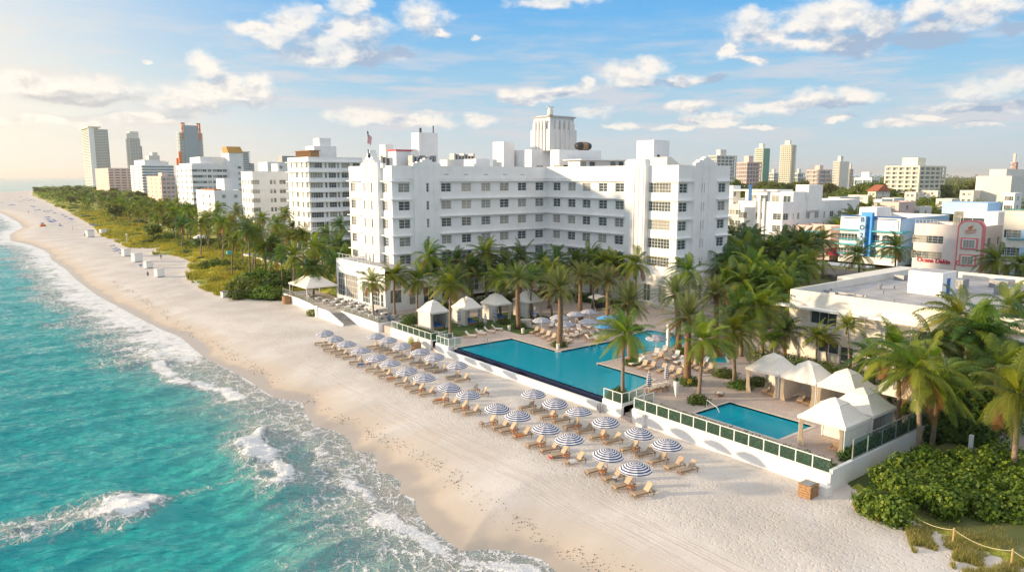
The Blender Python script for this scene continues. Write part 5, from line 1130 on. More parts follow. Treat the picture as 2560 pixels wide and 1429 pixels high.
def towel(x, y, z, rz, label, k, l=.8):
    m = ('bluec', 'cushion', 'orange')[k % 3]; mb = MB(); n = 6
    vs = [(-l/2+l*i/n, yy, .012+.012*math.sin(i*1.7+j)-(.12 if j in (0, 3) else 0)) for j, yy in enumerate((-.35, -.30, .30, .35)) for i in range(n+1)]
    mb.add(vs, [(j*(n+1)+i, j*(n+1)+i+1, (j+1)*(n+1)+i+1, (j+1)*(n+1)+i) for j in range(3) for i in range(n)]); o = mb.build('towel', M[m], None, loc=(x, y, z)); o.rotation_euler = (0, 0, rz); return tag(o, label, 'towel', 'towels on the loungers')
def beach_set():
    k = 0; HA = R(-12)
    def lg(x, y, lab, a=None):
        place(BL, x, y, sandz(x, y)+.02, (HA if a is None else a)+rnd.uniform(-.06, .06), lab, 'sun lounger', 'sun loungers on the beach')
    for i, (px, py) in enumerate(fr):
        x, y = G(px, py, 2.15); z = sandz(x, y); o = ordn(15-i)
        place(BU, x, y, z, rnd.uniform(0, 6), f'open striped umbrella, {o} from the near end of the seaward beach row', 'umbrella', 'blue and white striped umbrellas on the beach', rnd.uniform(-.10, .10))
        lg(x-.35, y+.95, f'tan lounger left of the {o} seaward umbrella counted from the near end'); lg(x-.15, y-.95, f'tan lounger right of the {o} seaward umbrella counted from the near end')
        if i > 6: side_table(x-.25, y+.3, z, f'small orange-brown table under the {o} seaward umbrella from the near end', 'orange')
        if i in (3, 5, 8, 10, 11, 13): towel(x-.6, y+.95-1.9*(i % 2), z+.40, HA, f'towel spread on a lounger of the {o} seaward umbrella from the near end', i)
    for i, (px, py) in enumerate(bk):
        x, y = G(px, py, 2.15); z = sandz(x, y); o = ordn(11-i)
        place(BU, x, y, z, rnd.uniform(0, 6), f'open striped umbrella, {o} from the near end of the row nearer the pool wall', 'umbrella', 'blue and white striped umbrellas on the beach', rnd.uniform(-.10, .10))
        lg(x-.2, y+.75, f'tan lounger left of the {o} inland umbrella counted from the near end'); lg(x, y-.95, f'tan lounger right of the {o} inland umbrella counted from the near end')
        if i in (7, 8, 9, 10): side_table(x-.1, y+.2, z, f'small teak table under the {o} inland umbrella from the near end', 'orange')
    x, y = G(1668, 1104, 2.15); lg(x+.25, y-2.1, 'tan lounger at the very near end of the inland row, third under one umbrella')
    for px, py, l in ((1185, 972, 'tan lounger with no umbrella beside the infinity pool wall, left of the pair'), (1207, 980, 'tan lounger with no umbrella beside the infinity pool wall, right of the pair')):
        x, y = G(px, py, .4); lg(x-.3, y, l)
    x, y = G(1341, 1192, 0); t = thing('beach_stool', 'small round white stool in front of the near seaward loungers', 'stool', (*G(1538, 1203, 0), sandz(*G(1538, 1203, 0)))); MB().lathe([(0, .42), (.24, .42), (.24, .47), (0, .47)], 12).build('seat', M['metal'], t, False); MB().lathe([(.16, 0), (.14, .42)], 10).build('pedestal', M['gmetal'], t, False)
    x, y = G(1378, 1143, 0); tag(MB().lathe([(0, 0), (.22, .02), (.26, .16), (.2, .32), (0, .36)], 10).build('beach_bag', M['red'], None, loc=(x, y, sandz(x, y))), 'small red beach bag beside a seaward lounger', 'bag')
beach_set()

def pool_set():
    D = DZ+.03
    for i, (px, py, a) in enumerate([(1176, 838, -60), (1201, 832, -60), (1223, 827, -55), (1242, 822, -50)]):
        x, y = G(px, py, D+.3); place(WL, x, y, D, R(a+190), f'white lounger north of the pool edge, {ordn(i)} from the railing', 'sun lounger', 'white loungers around the pool')
    for i, (px, py) in enumerate([(1337, 828), (1351, 833), (1366, 839), (1380, 845), (1393, 852)]):
        x, y = G(px, py, D+.3); place(TL, x, y, D, R(14), f'tan padded lounger on the pool peninsula, {ordn(i)} from the left', 'sun lounger', 'tan loungers around the pool')
    for i, (px, py, a) in enumerate([(1418, 842, 205), (1434, 840, 200), (1447, 836, 200), (1460, 832, 190), (1425, 826, 200), (1448, 822, 60), (1466, 816, 100), (1487, 838, 120), (1502, 832, 120), (1380, 812, 40), (1405, 826, 210), (1476, 846, 170), (1492, 848, 200), (1512, 842, 200), (1436, 812, 160), (1454, 806, 150), (1500, 820, 170), (1422, 852, 205)]):
        x, y = G(px, py, D+.3); place(WL, x, y, D, R(a), f'white cushioned lounger behind the peninsula date palm, {ordn(i)} of the cluster from the palm outwards', 'sun lounger', 'white loungers around the pool')
    for i, (px, py) in enumerate([(1354, 798), (1397, 791), (1439, 783), (1473, 777), (1412, 807), (1470, 801)]):
        x, y = G(px, py, D+2.2); place(PU, x, y, D, rnd.uniform(0, 6), ['leftmost open striped umbrella on the pool peninsula', 'striped umbrella second from left in the rear line of the peninsula', 'striped umbrella third from left in the rear line of the peninsula', 'rightmost striped umbrella in the rear line of the peninsula', 'front striped umbrella just right of the peninsula palm trunk', 'front striped umbrella right of the other peninsula one'][i], 'umbrella', 'striped umbrellas around the pool')
    x, y = G(1640.6, 842, D+2.2); place(PU, x, y, D, .4, 'single striped umbrella standing at the far shallow end of the pool', 'umbrella', 'striped umbrellas around the pool')
    for i, (px, py, lab) in enumerate([(1148, 815, 'closed striped umbrella left of the first rear cabana opening'), (1199, 808, 'closed striped umbrella in front of the second rear cabana'), (1213, 822, 'closed striped umbrella between the white loungers north of the pool'), (1337, 806, 'closed striped umbrella at the left of the peninsula umbrellas'), (1621, 985, 'closed striped umbrella nearest the beach steps'), (1665, 966, 'closed striped umbrella behind the towel-covered loungers'), (1236, 806, 'closed striped umbrella in front of the third rear cabana')]):
        x, y = G(px, py, D); place(CU, x, y, D, 0, lab, 'umbrella', 'closed striped umbrellas')
    # row south of the pool
    k = 0
    for i, (px, py) in enumerate([(1607, 914), (1627, 918), (1655, 923), (1674, 928), (1692, 935)]):
        x, y = G(px, py, D+.3); place(TL, x, y, D, R(8), f'tan lounger in the front row below the pool tip, {ordn(i)} from the left', 'sun lounger', 'tan loungers around the pool')
    for i, (px, py) in enumerate([(1734, 912), (1750, 917), (1772, 922), (1724, 906), (1668, 895), (1646, 892), (1620, 900), (1604, 902), (1700, 903), (1640, 884), (1690, 890), (1712, 915), (1760, 905), (1590, 908), (1658, 878)]):
        x, y = G(px, py, D+.3); place(TL if i < 6 else WL, x, y, D, R(8 if i < 4 else rnd.uniform(-10, 170)), f'lounger behind the front row below the pool tip, {ordn(i)} from the right-hand date palm', 'sun lounger', 'loungers behind the front pool row')
    for i, (px, py) in enumerate([(1630, 972), (1642, 969), (1655, 967), (1666, 964)]):
        x, y = G(px, py, D+.3); place(WL, x, y, D, R(195+6*i), f'white towelled lounger by the closed umbrellas near the beach steps, {ordn(i)} from the left', 'sun lounger', 'white loungers around the pool')
    for i, (px, py) in enumerate([(1672, 832), (1690, 836), (1706, 834)]):
        x, y = G(px, py, D+.3); place(WL, x, y, D, R(160), f'lounger beyond the far end of the pool, {ordn(i)} from the left', 'sun lounger', 'loungers beyond the pool')
    for i, (px, py) in enumerate([(1655, 920), (1674, 925), (1642, 966), (1447, 833), (1201, 829), (1625, 915)]):
        x, y = G(px, py, D+.3); towel(x, y, D+.46, R(8 if i in (0, 1, 5) else 195), ['light towel on the third lounger of the front row below the pool tip', 'towel on the fourth lounger of the front row below the pool tip', 'towel on a white lounger near the closed umbrellas', 'towel on a white lounger behind the peninsula palm', 'towel on the second white lounger north of the pool', 'towel on the second lounger of the front row below the pool tip'][i], i)
    # wrapped white parasol, life ring pole, tables, planters
    x, y = G(1690, 992, D); t = thing('standing_banner', 'folded white parasol standing on the paving between the two palms', 'parasol', (x, y, D)); MB().lathe([(.03, 0), (.12, .25), (.3, 1.3), (.34, 1.75), (.1, 1.8)], 10).build('folded_canopy', M['stucco'], t, False); MB().lathe([(.02, 1.7), (.25, 1.95), (.1, 2.2), (.0, 2.3)], 8).build('planting', M['hedge'], t, False)
    x, y = G(1669, 868, D); t = thing('outdoor_shower', 'slim pale shower column at the far pool edge', 'shower', (x, y, D)); MB().box(-.18, -.18, 0, .18, .18, 3.3).build('column', M['metal'], t, False); MB().lathe([(.25, 0), (.25, .06)], 10).build('base', M['gmetal'], t, False)
    x, y = G(1800, 988, D); t = thing('towel_basket', 'low wicker basket of towels near the small pool corner', 'basket', (x, y, D)); MB().lathe([(.35, 0), (.5, .3), (.48, .32), (.3, .05)], 12).build('basket', M['wood'], t, False); MB().lathe([(0, .45), (.3, .4), (.42, .25)], 10).build('towels', M['cushion'], t, False)
    for (px, py, lb) in ((1512, 798, 'round blue cafe parasol behind the peninsula loungers'), (1534, 796, 'second blue cafe parasol partly behind a date palm'), (1508, 818, 'small low blue parasol near the white loungers')):
        x, y = G(px, py, D+1.8); t = thing('cafe_parasol', lb, 'parasol', (x, y, D), 0, 'blue parasols'); MB().lathe([(1.3, 1.9), (1.28, 2.0), (.6, 2.25), (0, 2.45)], 12).build('canopy', mat('light_blue_canvas', (.10, .38, .72), .8, .2, 3), t, False); MB().tube([(0, 0, 0), (0, 0, 2.4)], .03, 6).build('pole', M['metal'], t, False)
    x, y = G(1315, 815, D); t = thing('stone_planter', 'round stone planter drum by the pool path', 'planter', (x, y, D)); MB().lathe([(0, 0), (.85, 0), (.95, 1.1), (.8, 1.1), (.75, .9), (0, .9)], 18).build('drum', M['coping'], t, False)
    for (px, py, lb) in ((1273, 826, 'white pot left of the planter palm on the pool path'), (1307, 833, 'white pot right of the planter palm on the pool path'), (1395, 873, 'cream post light at the peninsula tip')):
        x, y = G(px, py, D); t = thing('bollard_pot', lb, 'pot', (x, y, D)); MB().lathe([(0, 0), (.2, 0), (.26, .8), (.2, .8), (.18, .7), (0, .7)], 12).build('pot', M['stucco2'], t, False)
    # cushioned bits in N cabanas come with the cabanas
pool_set()

def cabana(label, cx, cy, w, d, rz, open_=('S',), h=2.75, group='white cabanas by the small pool', curtains=True, walls=('N', 'W', 'E'), peak=1.35, mt='canvas', side_m='canvas', bed='sling'):
    """local frame: width along x, depth along y, front towards -y"""
    t = thing('cabana', label, 'cabana', (cx, cy, DZ+.02), rz, group); a, b = w/2, d/2
    r = MB(); e = .18; z0, z1 = h, h+peak; q = .36
    P = [(-a-e, -b-e), (a+e, -b-e), (a+e, b+e), (-a-e, b+e)]; Q = [(x*q, y*q) for x, y in P]; n = 5; rings = []
    for j in range(n+1):
        s = j/n; zz = z0+(z1-z0)*(s**1.18); rings.append([(p[0]*(1-s)+qq[0]*s, p[1]*(1-s)+qq[1]*s, zz) for p, qq in zip(P, Q)])
    vs = [v for rg in rings for v in rg]; fs = [(j*4+k, j*4+(k+1) % 4, j*4+4+(k+1) % 4, j*4+4+k) for j in range(n) for k in range(4)]
    r.add(vs, fs); r.add([(x, y, z) for z in (z0-.26, z0) for x, y in P], [(k, (k+1) % 4, 4+(k+1) % 4, 4+k) for k in range(4)]); r.build('roof', M[mt], t, False)
    c = MB(); q2 = q*1.12; U = [(x*q2, y*q2, z1-.04) for x, y in P]; c.add(U+[(x*q2, y*q2, z1-.16) for x, y in P]+[(0, 0, z1+.42)], [(0, 1, 8), (1, 2, 8), (2, 3, 8), (3, 0, 8)]+[(4+k, 4+(k+1) % 4, (k+1) % 4, k) for k in range(4)]); c.build('cap', M[mt], t, False)
    for x in (-a, a):
        for y in (-b, b): MB().box(x-.06, y-.06, 0, x+.06, y+.06, z0).build('post', M['metal'], t, False)
    def sheet_(x0, y0, x1, y1, nm, m, waves=14, amp=.05, taper=0, zz0=.03):
        mb = MB(); L = math.hypot(x1-x0, y1-y0); nx_, ny_ = -(y1-y0)/L, (x1-x0)/L; k_ = max(6, int(waves*2)); vs = []
        for j, z in enumerate((zz0, 1.0, 1.9, z0-.05)):
            tp = taper*math.sin(math.pi*min(1, z/z0*.9+.0))
            for i in range(k_+1):
                s = i/k_; s2 = s*(1-tp)+(tp*.0); off = amp*math.sin(i*math.pi/1.0+.5*math.pi)*(1 if i % 2 else -1)*.5 if amp else 0
                off = amp*(.5 if i % 2 else -.5); vs.append((x0+(x1-x0)*s2+nx_*off, y0+(y1-y0)*s2+ny_*off, z))
        mb.add(vs, [(j*(k_+1)+i, j*(k_+1)+i+1, (j+1)*(k_+1)+i+1, (j+1)*(k_+1)+i) for j in range(3) for i in range(k_)]); mb.build(nm, M[m], t, False)
    if 'N' in walls: sheet_(-a, b, a, b, 'back_curtain', side_m, 12, .03)
    if 'W' in walls: sheet_(-a, b, -a, -b, 'side_curtain', side_m, 12, .03)
    if 'E' in walls: sheet_(a, b, a, -b, 'side_curtain', side_m, 12, .03)
    if curtains:
        sheet_(-a+.02, -b-.08, -a+.62, -b-.08, 'tied_curtain', 'curtain', 5, .16, .45); sheet_(a-.02, -b-.08, a-.62, -b-.08, 'tied_curtain', 'curtain', 5, .16, .45)
        if 'W' not in walls: sheet_(-a, -b+.05, -a, -b+.6, 'tied_curtain', 'curtain', 5, .16, .45)
        if 'E' not in walls: sheet_(a, -b+.05, a, -b+.6, 'tied_curtain', 'curtain', 5, .16, .45)
    return t
def cabanas():
    # the three in a row facing the beach: front is -x, so rotate by -90 degrees
    lab = ['white cabana farthest left in the small pool row, lounger inside', 'white cabana second in the small pool row, lounger inside', 'white cabana third in the small pool row, potted shrub inside']
    for i, (yy) in enumerate((43.75, 39.55, 35.4)):
        cabana(lab[i], 71.0, yy, 3.9, 3.7, R(-90), walls=('N', 'W') if i else ('N',))
        place(TL, 70.4, yy+.3, DZ+.04, R(20), f'padded teak lounger inside the {ORD[i]} cabana of the small pool row', 'sun lounger', 'loungers inside the cabanas')
        side_table(69.6, yy-.9, DZ+.04, f'low teak stool inside the {ORD[i]} cabana of the small pool row', 'teak', .35, .3)
        MB
    cabana('white cabana mostly hidden behind the palm fronds, fourth from the left', 73.6, 31.0, 3.9, 3.7, R(-90), walls=('N', 'W', 'E'))
    cabana('white cabana behind the nearest one beside the glass fence', 65.6, 31.1, 4.0, 4.0, 0, walls=('N', 'W', 'E', 'S'), curtains=False)
    cabana('nearest white cabana beside the corner of the small pool wall', 60.6, 31.1, 4.1, 4.0, R(-90), walls=('E', 'N'))
    place(TL, 60.2, 30.3, DZ+.04, R(180), 'padded lounger inside the nearest white cabana', 'sun lounger', 'loungers inside the cabanas')
    # rear cabanas with walls, open towards the pool
    for i, (px, py, pr) in enumerate(((1077, 826, 1122), (1163, 815, 1208), (1237, 803, 1284), (1318, 795, 1368))):
        x, y = G(px, py, DZ); w = 3.35
        cabana(f'walled cabana with grey-blue daybed, {ORD[i]} from the left behind the pool lawn', x+w/2, y+1.9, w, 3.6, 0, walls=('N', 'W', 'E') if i in (0,) else ('W', 'N'), group='walled cabanas behind the pool lawn', peak=1.3)
        t = thing('daybed', f'blue cushioned daybed in the {ORD[i]} rear cabana', 'daybed', (x+w/2, y+1.2, DZ+.03), 0, 'daybeds in the rear cabanas'); MB().box(-.9, -1, 0, .9, 1, .3).build('base', M['teak'], t, False); MB().box(-.85, -.95, .3, .85, .95, .48).build('mattress', M['bluec'], t, False); MB().box(-.8, .5, .48, 0, .9, .75).build('pillow', M['cushion'], t, False); MB().box(.1, .5, .48, .8, .9, .75).build('pillow', M['bluec'], t, False)
    # restaurant pavilion
    x, y = 55.9, 134.5
    cabana('large open white pavilion tent at the far end of the restaurant terrace', x+.2, y+1.2, 6.2, 8.6, 0, walls=(), curtains=False, h=2.9, group='tents', peak=1.5)
    # swing canopy by the lawn
    x, y = G(1497, 775, DZ); t = thing('swing_bench', 'dark swing bench under a curved white canopy behind the lawn', 'swing bench', (x, y, DZ)); c = MB()
    for k in range(8): a0, a1 = -1.8+.45*k, -1.8+.45*(k+1); f = lambda q: 2.6-.12*q*q; c.add([(a0, -1.1, f(a0)), (a1, -1.1, f(a1)), (a1, 1.1, f(a1)+.15), (a0, 1.1, f(a0)+.15)], [(0, 1, 2, 3)])
    c.build('canopy', M['canvas'], t, False); MB().box(-1.4, -.4, .4, 1.4, .5, .6).box(-1.4, .4, .6, 1.4, .5, 1.2).build('seat', M['dmetal'], t, False)
    for s in (-1.6, 1.6): MB().tube([(s, -.9, 0), (s, 0, 2.4), (s, .9, 0)], .04, 6).build('frame', M['metal'], t, False)
cabanas()

def terrace_set():
    Z = 1.37
    def chair(): 
        t = bpy.data.objects.new('terrace_chair', None); C.objects.link(t); MB().box(-.22, -.22, .42, .22, .22, .47).build('seat', M['gmetal'], t, False); MB().box(-.22, .19, .5, .22, .23, .86).build('backrest', M['roofd'], t, False)
        for x in (-.21, .21):
            for y in (-.21, .21): MB().box(x-.02, y-.02, 0, x+.02, y+.02, .42).build('leg', M['metal'], t, False)
        return t
    def table():
        t = bpy.data.objects.new('terrace_table', None); C.objects.link(t); MB().box(-.5, -.5, .72, .5, .5, .76).box(-.49, -.49, .35, .49, -.485, .72).box(-.49, .485, .35, .49, .49, .72).box(-.49, -.484, .35, -.485, .484, .72).box(.485, -.484, .35, .49, .484, .72).build('tablecloth', M['cushion'], t, False); MB().tube([(0, 0, 0), (0, 0, .7)], .05, 6).build('pedestal', M['dmetal'], t, False); return t
    ch, tb = chair(), table(); k = 0; c = 0
    for y in np.arange(106, 137, 3.1):
        for x in (55.1, 57.6):
            if (x > 57 and y > 130) : continue
            x_, y_ = x+rnd.uniform(-.25, .25), y+rnd.uniform(-.3, .3); side = 'seaward' if x < 56 else 'inner'; row = ordn(int((y-106)/3.1+.5))
            place(tb, x_, y_, Z, rnd.uniform(-.1, .1), f'white-clothed terrace table, {row} of the {side} row from the pool side', 'table', 'white restaurant tables'); k += 1
            for a, nm in ((0, 'far'), (180, 'near'), (90, 'sea-side'), (270, 'house-side'))[:3 if k % 2 else 4]:
                r_ = R(a+rnd.uniform(-12, 12)); place(ch, x_-math.sin(r_)*.78, y_+math.cos(r_)*.78, Z, r_, f'grey chair at the {nm} side of the {row} {side} terrace table', 'chair', 'chairs on the restaurant terrace')
    for i, (px, py) in enumerate([(965, 800), (952, 806)]):
        pass
    t = thing('plant_pot', 'blue pot at the pool end of the restaurant terrace', 'pot', (56.6, 105.6, Z)); MB().lathe([(0, 0), (.28, 0), (.35, .9), (.28, .9), (.26, .8), (0, .8)], 12).build('pot', M['bluec'], t, False)
    t = thing('planter_wall', 'long planter with clipped plants in front of the restaurant door', 'planter', (58.5, 112, Z)); MB().box(-1.2, -.4, 0, 1.2, 3.8, .9).build('box', M['stucco2'], t, False)
    for (px, py, zz, r_, h, lb) in ((718, 758, 0, .95, 1.5, 'big tan wicker pot on the sand at the far terrace corner'), (1040, 873, 0, .8, 1.0, 'round clay planter on the sand below the left railing'), ):
        x, y = G(px, py, 0); t = thing('big_planter', lb, 'planter', (x, y, sandz(x, y))); MB().lathe([(0, 0), (r_*.9, 0), (r_, h*.5), (r_*.95, h), (r_*.8, h), (r_*.7, h*.85), (0, h*.85)], 16).build('pot', M['wood'], t, False)
    x, y = G(1992, 0, 0) if 0 else (0, 0)
    # timber bin by the wall corner
    x, y = 51.9, 28.3; t = thing('timber_bin', 'slatted timber bin with dark lid on the sand by the wall corner', 'bin', (x, y, -.05)); b = MB(); 
    b.box(-.56, -.48, .02, .56, .48, 1.02)
    for k in range(5):
        z = .06+.2*k; b.box(-.6, -.52, z, .6, -.482, z+.16); b.box(-.6, .482, z, .6, .52, z+.16); b.box(-.6, -.48, z, -.562, .48, z+.16); b.box(.562, -.48, z, .6, .48, z+.16)
    b.build('slatted_box', M['wood'], t, False); MB().box(-.64, -.56, 1.03, .64, .56, 1.1).build('rim', M['wood'], t, False); MB().box(-.5, -.42, 1.1, .5, .42, 1.14).build('lid', M['gmetal'], t, False)
    tag(MB().box(52.75, 27.2, -.4, 53.4, 28.2, .75).build('utility_box', M['stucco']), 'plain white box between the timber bin and the wall', 'box')
    tag(MB().box(53.4, 47.1, -.2, 53.86, 47.9, 1.25).box(53.3, 47.0, 1.26, 53.86, 48.0, 1.34).build('utility_box', M['stucco']), 'small white cupboard fixed to the beach wall by the steps', 'box')
    tag(MB().box(53.2, 53.0, -.3, 53.55, 53.3, 1.0).build('shower_post', M['gmetal']), 'short grey post at the foot of the pool wall', 'post')
    # rope fence
    pts = [G(2157, 1255, .1), G(2256, 1302, .1), G(2382, 1358, .1), G(2528, 1412, .1), G(2690, 1470, .1)]; t = thing('rope_fence', 'pale rope strung on timber posts along the dune grass', 'fence', (*pts[0], 0)); pp = []
    for x, y in pts:
        z = sandz(x, y); MB().tube([(x, y, z-.3), (x, y, z+1.25)], .065, 8).build('post', M['post'], t); pp.append(Vector((x, y, z+1.12)))
    for a, b in zip(pp[:-1], pp[1:]):
        MB().tube([tuple(a.lerp(b, s)-Vector((0, 0, .38*4*s*(1-s)))) for s in np.linspace(0, 1, 10)], .022, 5).build('rope', M['rope'], t)
    x, y = G(2425, 1130, 1.0); t = thing('shower_pylon', 'white pylon with gold taps standing above the sea-grape bushes', 'post', (x, y, 0)); MB().box(-.15, -.15, 0, .15, .15, 2.6).build('column', M['metal'], t, False); MB().box(.15, -.06, 1.6, .35, .06, 2.3).build('tap', M['orange'], t, False)
    x, y = G(2535, 1205, .5); t = thing('ground_basin', 'oval pale foot-wash basin in the grass at the right', 'basin', (x, y, .45)); MB().lathe([(0, 0), (.5, 0), (.55, .1), (.4, .12), (.3, .05), (0, .05)], 16).build('bowl', M['metal'], t, False)
    x, y = G(2550, 1140, .3); t = thing('round_kiosk', 'round stone shower base cut by the right edge', 'shower', (x, y, .1)); MB().lathe([(0, 0), (.9, 0), (.9, .5), (0, .5)], 20).build('base', M['coping'], t, False); MB().lathe([(0, .5), (.75, .52), (.7, .62), (0, .65)], 20).build('top', M['metal'], t, False)
terrace_set()

# ---------------------------------------------------------------- far beach
def person(label, x, y, z, rz, shirt, sit=False):
    V = {'pelvis': (0, 0, .95, .12), 'chest': (0, 0, 1.35, .14), 'neck': (0, 0, 1.5, .055), 'head': (0, -.01, 1.66, .095)}
    vs = [(0, 0, .95), (0, 0, 1.15), (0, 0, 1.38), (0, 0, 1.5), (0, -.01, 1.6), (0, 0, 1.72)]; ra = [.14, .13, .15, .055, .10, .085]; es = [(0, 1), (1, 2), (2, 3), (3, 4), (4, 5)]
    for s in (-1, 1):
        i = len(vs); vs += [(s*.10, 0, .88), (s*.12, -.03*s, .48), (s*.13, .03*s, .08), (s*.13, -.12, .04)]; ra += [.095, .06, .04, .035]; es += [(0, i), (i, i+1), (i+1, i+2), (i+2, i+3)]
        i = len(vs); vs += [(s*.2, 0, 1.42), (s*.27, .02, 1.15), (s*.26, -.1, .9), (s*.25, -.14, .82)]; ra += [.055, .042, .033, .03]; es += [(2, i), (i, i+1), (i+1, i+2), (i+2, i+3)]
    if sit: vs = [(a, b*1., c-.45 if c > .9 else c*.45) for a, b, c in vs]
    me = bpy.data.meshes.new('body'); me.from_pydata(vs, es, []); o = bpy.data.objects.new('tmp', me); C.objects.link(o); md = o.modifiers.new('s', 'SKIN'); 
    for v, r_ in zip(me.skin_vertices[0].data, ra): v.radius = (r_, r_*.8)
    me.skin_vertices[0].data[0].use_root = True; o.modifiers.new('u', 'SUBSURF').levels = 1
    dg = bpy.context.evaluated_depsgraph_get(); m2 = bpy.data.meshes.new_from_object(o.evaluated_get(dg)); bpy.data.objects.remove(o); m2.materials.clear(); m2.materials.append(M['skin']); m2.materials.append(M[shirt])
    for p in m2.polygons: p.material_index = 1 if (.5 < p.center.z < 1.44 and abs(p.center.x) < .24) or (sit and .3 < p.center.z < 1.0) else 0; p.use_smooth = True
    t = thing('person', label, 'person', (x, y, z), rz); put('body', m2, t, False); MB().lathe([(0, 1.80-(.45 if sit else 0)), (.08, 1.78-(.45 if sit else 0)), (.105, 1.70-(.45 if sit else 0)), (.1, 1.62-(.45 if sit else 0))], 10).build('hair', M['dark'], t, False); return t
def far_beach():
    def at(px, py): x, y = G(px, py, -.1); return x, y, sandz(x, y)
    labs = ['white beach hut farthest along, with dark roof edge', 'white beach hut beside the dark-roofed far one', 'white beach hut in the row, farthest of the four', 'white beach hut in the row, second farthest of four', 'white beach hut in the row, second nearest of four', 'white beach hut in the row, nearest of four', 'white beach hut alone at the edge of the dune bushes']
    for i, (px, py, w) in enumerate([(225, 593, 24), (258, 588, 20), (316, 641, 26), (343, 655, 32), (371, 671, 26), (399, 693, 30), (562, 745, 24)]):
        x, y, z = at(px, py); s = .66*w*math.hypot(x, y)/1808; t = thing('beach_hut', labs[i], 'beach hut', (x, y, z-.1), R(30 if i < 6 else 20), 'white beach huts'); h = s*.95
        b = MB(); b.box(-s/2, -s*.25, .25, s/2, s*.25, h); b.build('cabin', M['stucco'], t, False); MB().box(-s/2-.1, -s*.25-.1, h, s/2+.1, s*.25+.1, h+.15).build('roof', M['gmetal' if i in (0, 6) else 'frame'], t, False); MB().box(-s*.4, -s*.25-.06, .02, s*.5, s*.2, .24).build('base', M['dmetal'], t, False)
    a = lounger('blue_lounger', 'bluec', 20, 'metal'); pos = [(281, 617), (286, 625), (290, 630), (303, 636), (310, 632), (335, 648), (352, 668), (380, 664), (300, 628)]
    for i, (px, py) in enumerate(pos):
        x, y, z = at(px, py); place(a, x, y, z, R(20+10*i), f'blue beach lounger near the row of white huts, {ordn(i)} from the far end', 'sun lounger', 'blue loungers near the huts')
    k = 0
    far = [(80, 520), (85, 522), (116, 550), (121, 555), (125, 560), (130, 562), (134, 556), (138, 560), (90, 531), (106, 565), (112, 534), (120, 534), (128, 532), (137, 538), (165, 548), (157, 544), (175, 553), (181, 555), (208, 546), (190, 538), (35, 517), (25, 518), (50, 508), (60, 504), (72, 506), (78, 503), (86, 505), (68, 500), (40, 505), (52, 495), (15, 490), (5, 510), (215, 545), (226, 545), (232, 569), (240, 570), (30, 516), (152, 572), (99, 530), (123, 549)]
    ub = bpy.data.objects.new('distant_parasol', None); C.objects.link(ub); MB().lathe([(1.5, 1.7), (1.4, 1.8), (0, 2.3)], 8).build('canopy', M['bluec'], ub, False); MB().tube([(0, 0, 0), (0, 0, 2.2)], .05, 5).build('pole', M['metal'], ub, False)
    for i, (px, py) in enumerate(far):
        x, y, z = at(px, py); place(ub, x, y, z, 0, f'tiny dark blue parasol on the far beach, {ordn(i)} met going from hut to headland', 'parasol', 'tiny parasols on the far beach').scale = (.85, .85, .8)
    x, y, z = at(107, 566); t = thing('red_tent', 'tiny orange-red tent alone on the far sand', 'tent', (x, y, z)); MB().lathe([(1.6, 0), (1.4, .8), (0, 1.6)], 8).build('canopy', M['orange'], t, False)
    for (px, py, lb, sh, st) in ((370, 692, 'person in dark clothes sitting by the nearest white hut of the row', 'cloth', True), (471, 703, 'person in dark clothes standing at the dune edge', 'cloth', False), (403, 650, 'person standing at the tip of the middle dune', 'cloth', False), (213, 594, 'person beside the farthest dark-roofed hut', 'cloth', False), (71, 533, 'distant person walking on the far beach', 'cloth', False), (150, 566, 'distant person on the empty far sand', 'cloth', False), (182, 576, 'distant person near the path at the yellow dune', 'cushion', False)):
        x, y, z = at(px, py); person(lb, x, y, z, rnd.uniform(0, 6), sh, st)
    for (px, py, lb) in ((441, 600, 'white globe lamp post by the dune path'), (318, 610, 'dark sign post between the dune paths')):
        x, y = G(px, py, .5); t = thing('lamp_post' if 'lamp' in lb else 'sign_post', lb, 'lamp post' if 'lamp' in lb else 'post', (x, y, .2)); MB().tube([(0, 0, 0), (0, 0, 3.6)], .09, 6).build('pole', M['stucco'], t, False); MB().lathe([(0, 3.5), (.35, 3.7), (.35, 4.0), (0, 4.2)], 8).build('head', M['stucco'], t, False)
    # neighbour pool terrace among the palms
    y0, y1 = 188, 222; t = thing('neighbour_pool', 'neighbouring pool with blue water and cream rim among the palms on the left', 'pool', (69, 190, .5)); x0 = 70.0
    MB().box(x0, y0, 0, x0+.4, y1, 1.9).box(x0+.4, y1-.4, 0, x0+16, y1, 1.9).box(x0+.4, y0, 0, x0+16, y0+.4, 1.9).build('rim', M['stucco2'], t); MB().box(x0+.4, y0+.4, 1.2, x0+9, y1-.4, 1.65).build('water', mat('neighbour_water', (.01, .30, .48), .08), t); MB().box(x0+9, y0+.4, 1.2, x0+26, y1-.4, 1.9).build('paving', M['coping'], t)
    for i in range(6):
        place(WL, x0+10.5+rnd.uniform(0, 1), y0+3+5*i, 1.9, R(180), f'white lounger beside the neighbouring pool, {ordn(i)} from the near end', 'sun lounger', 'loungers at the neighbouring pool')
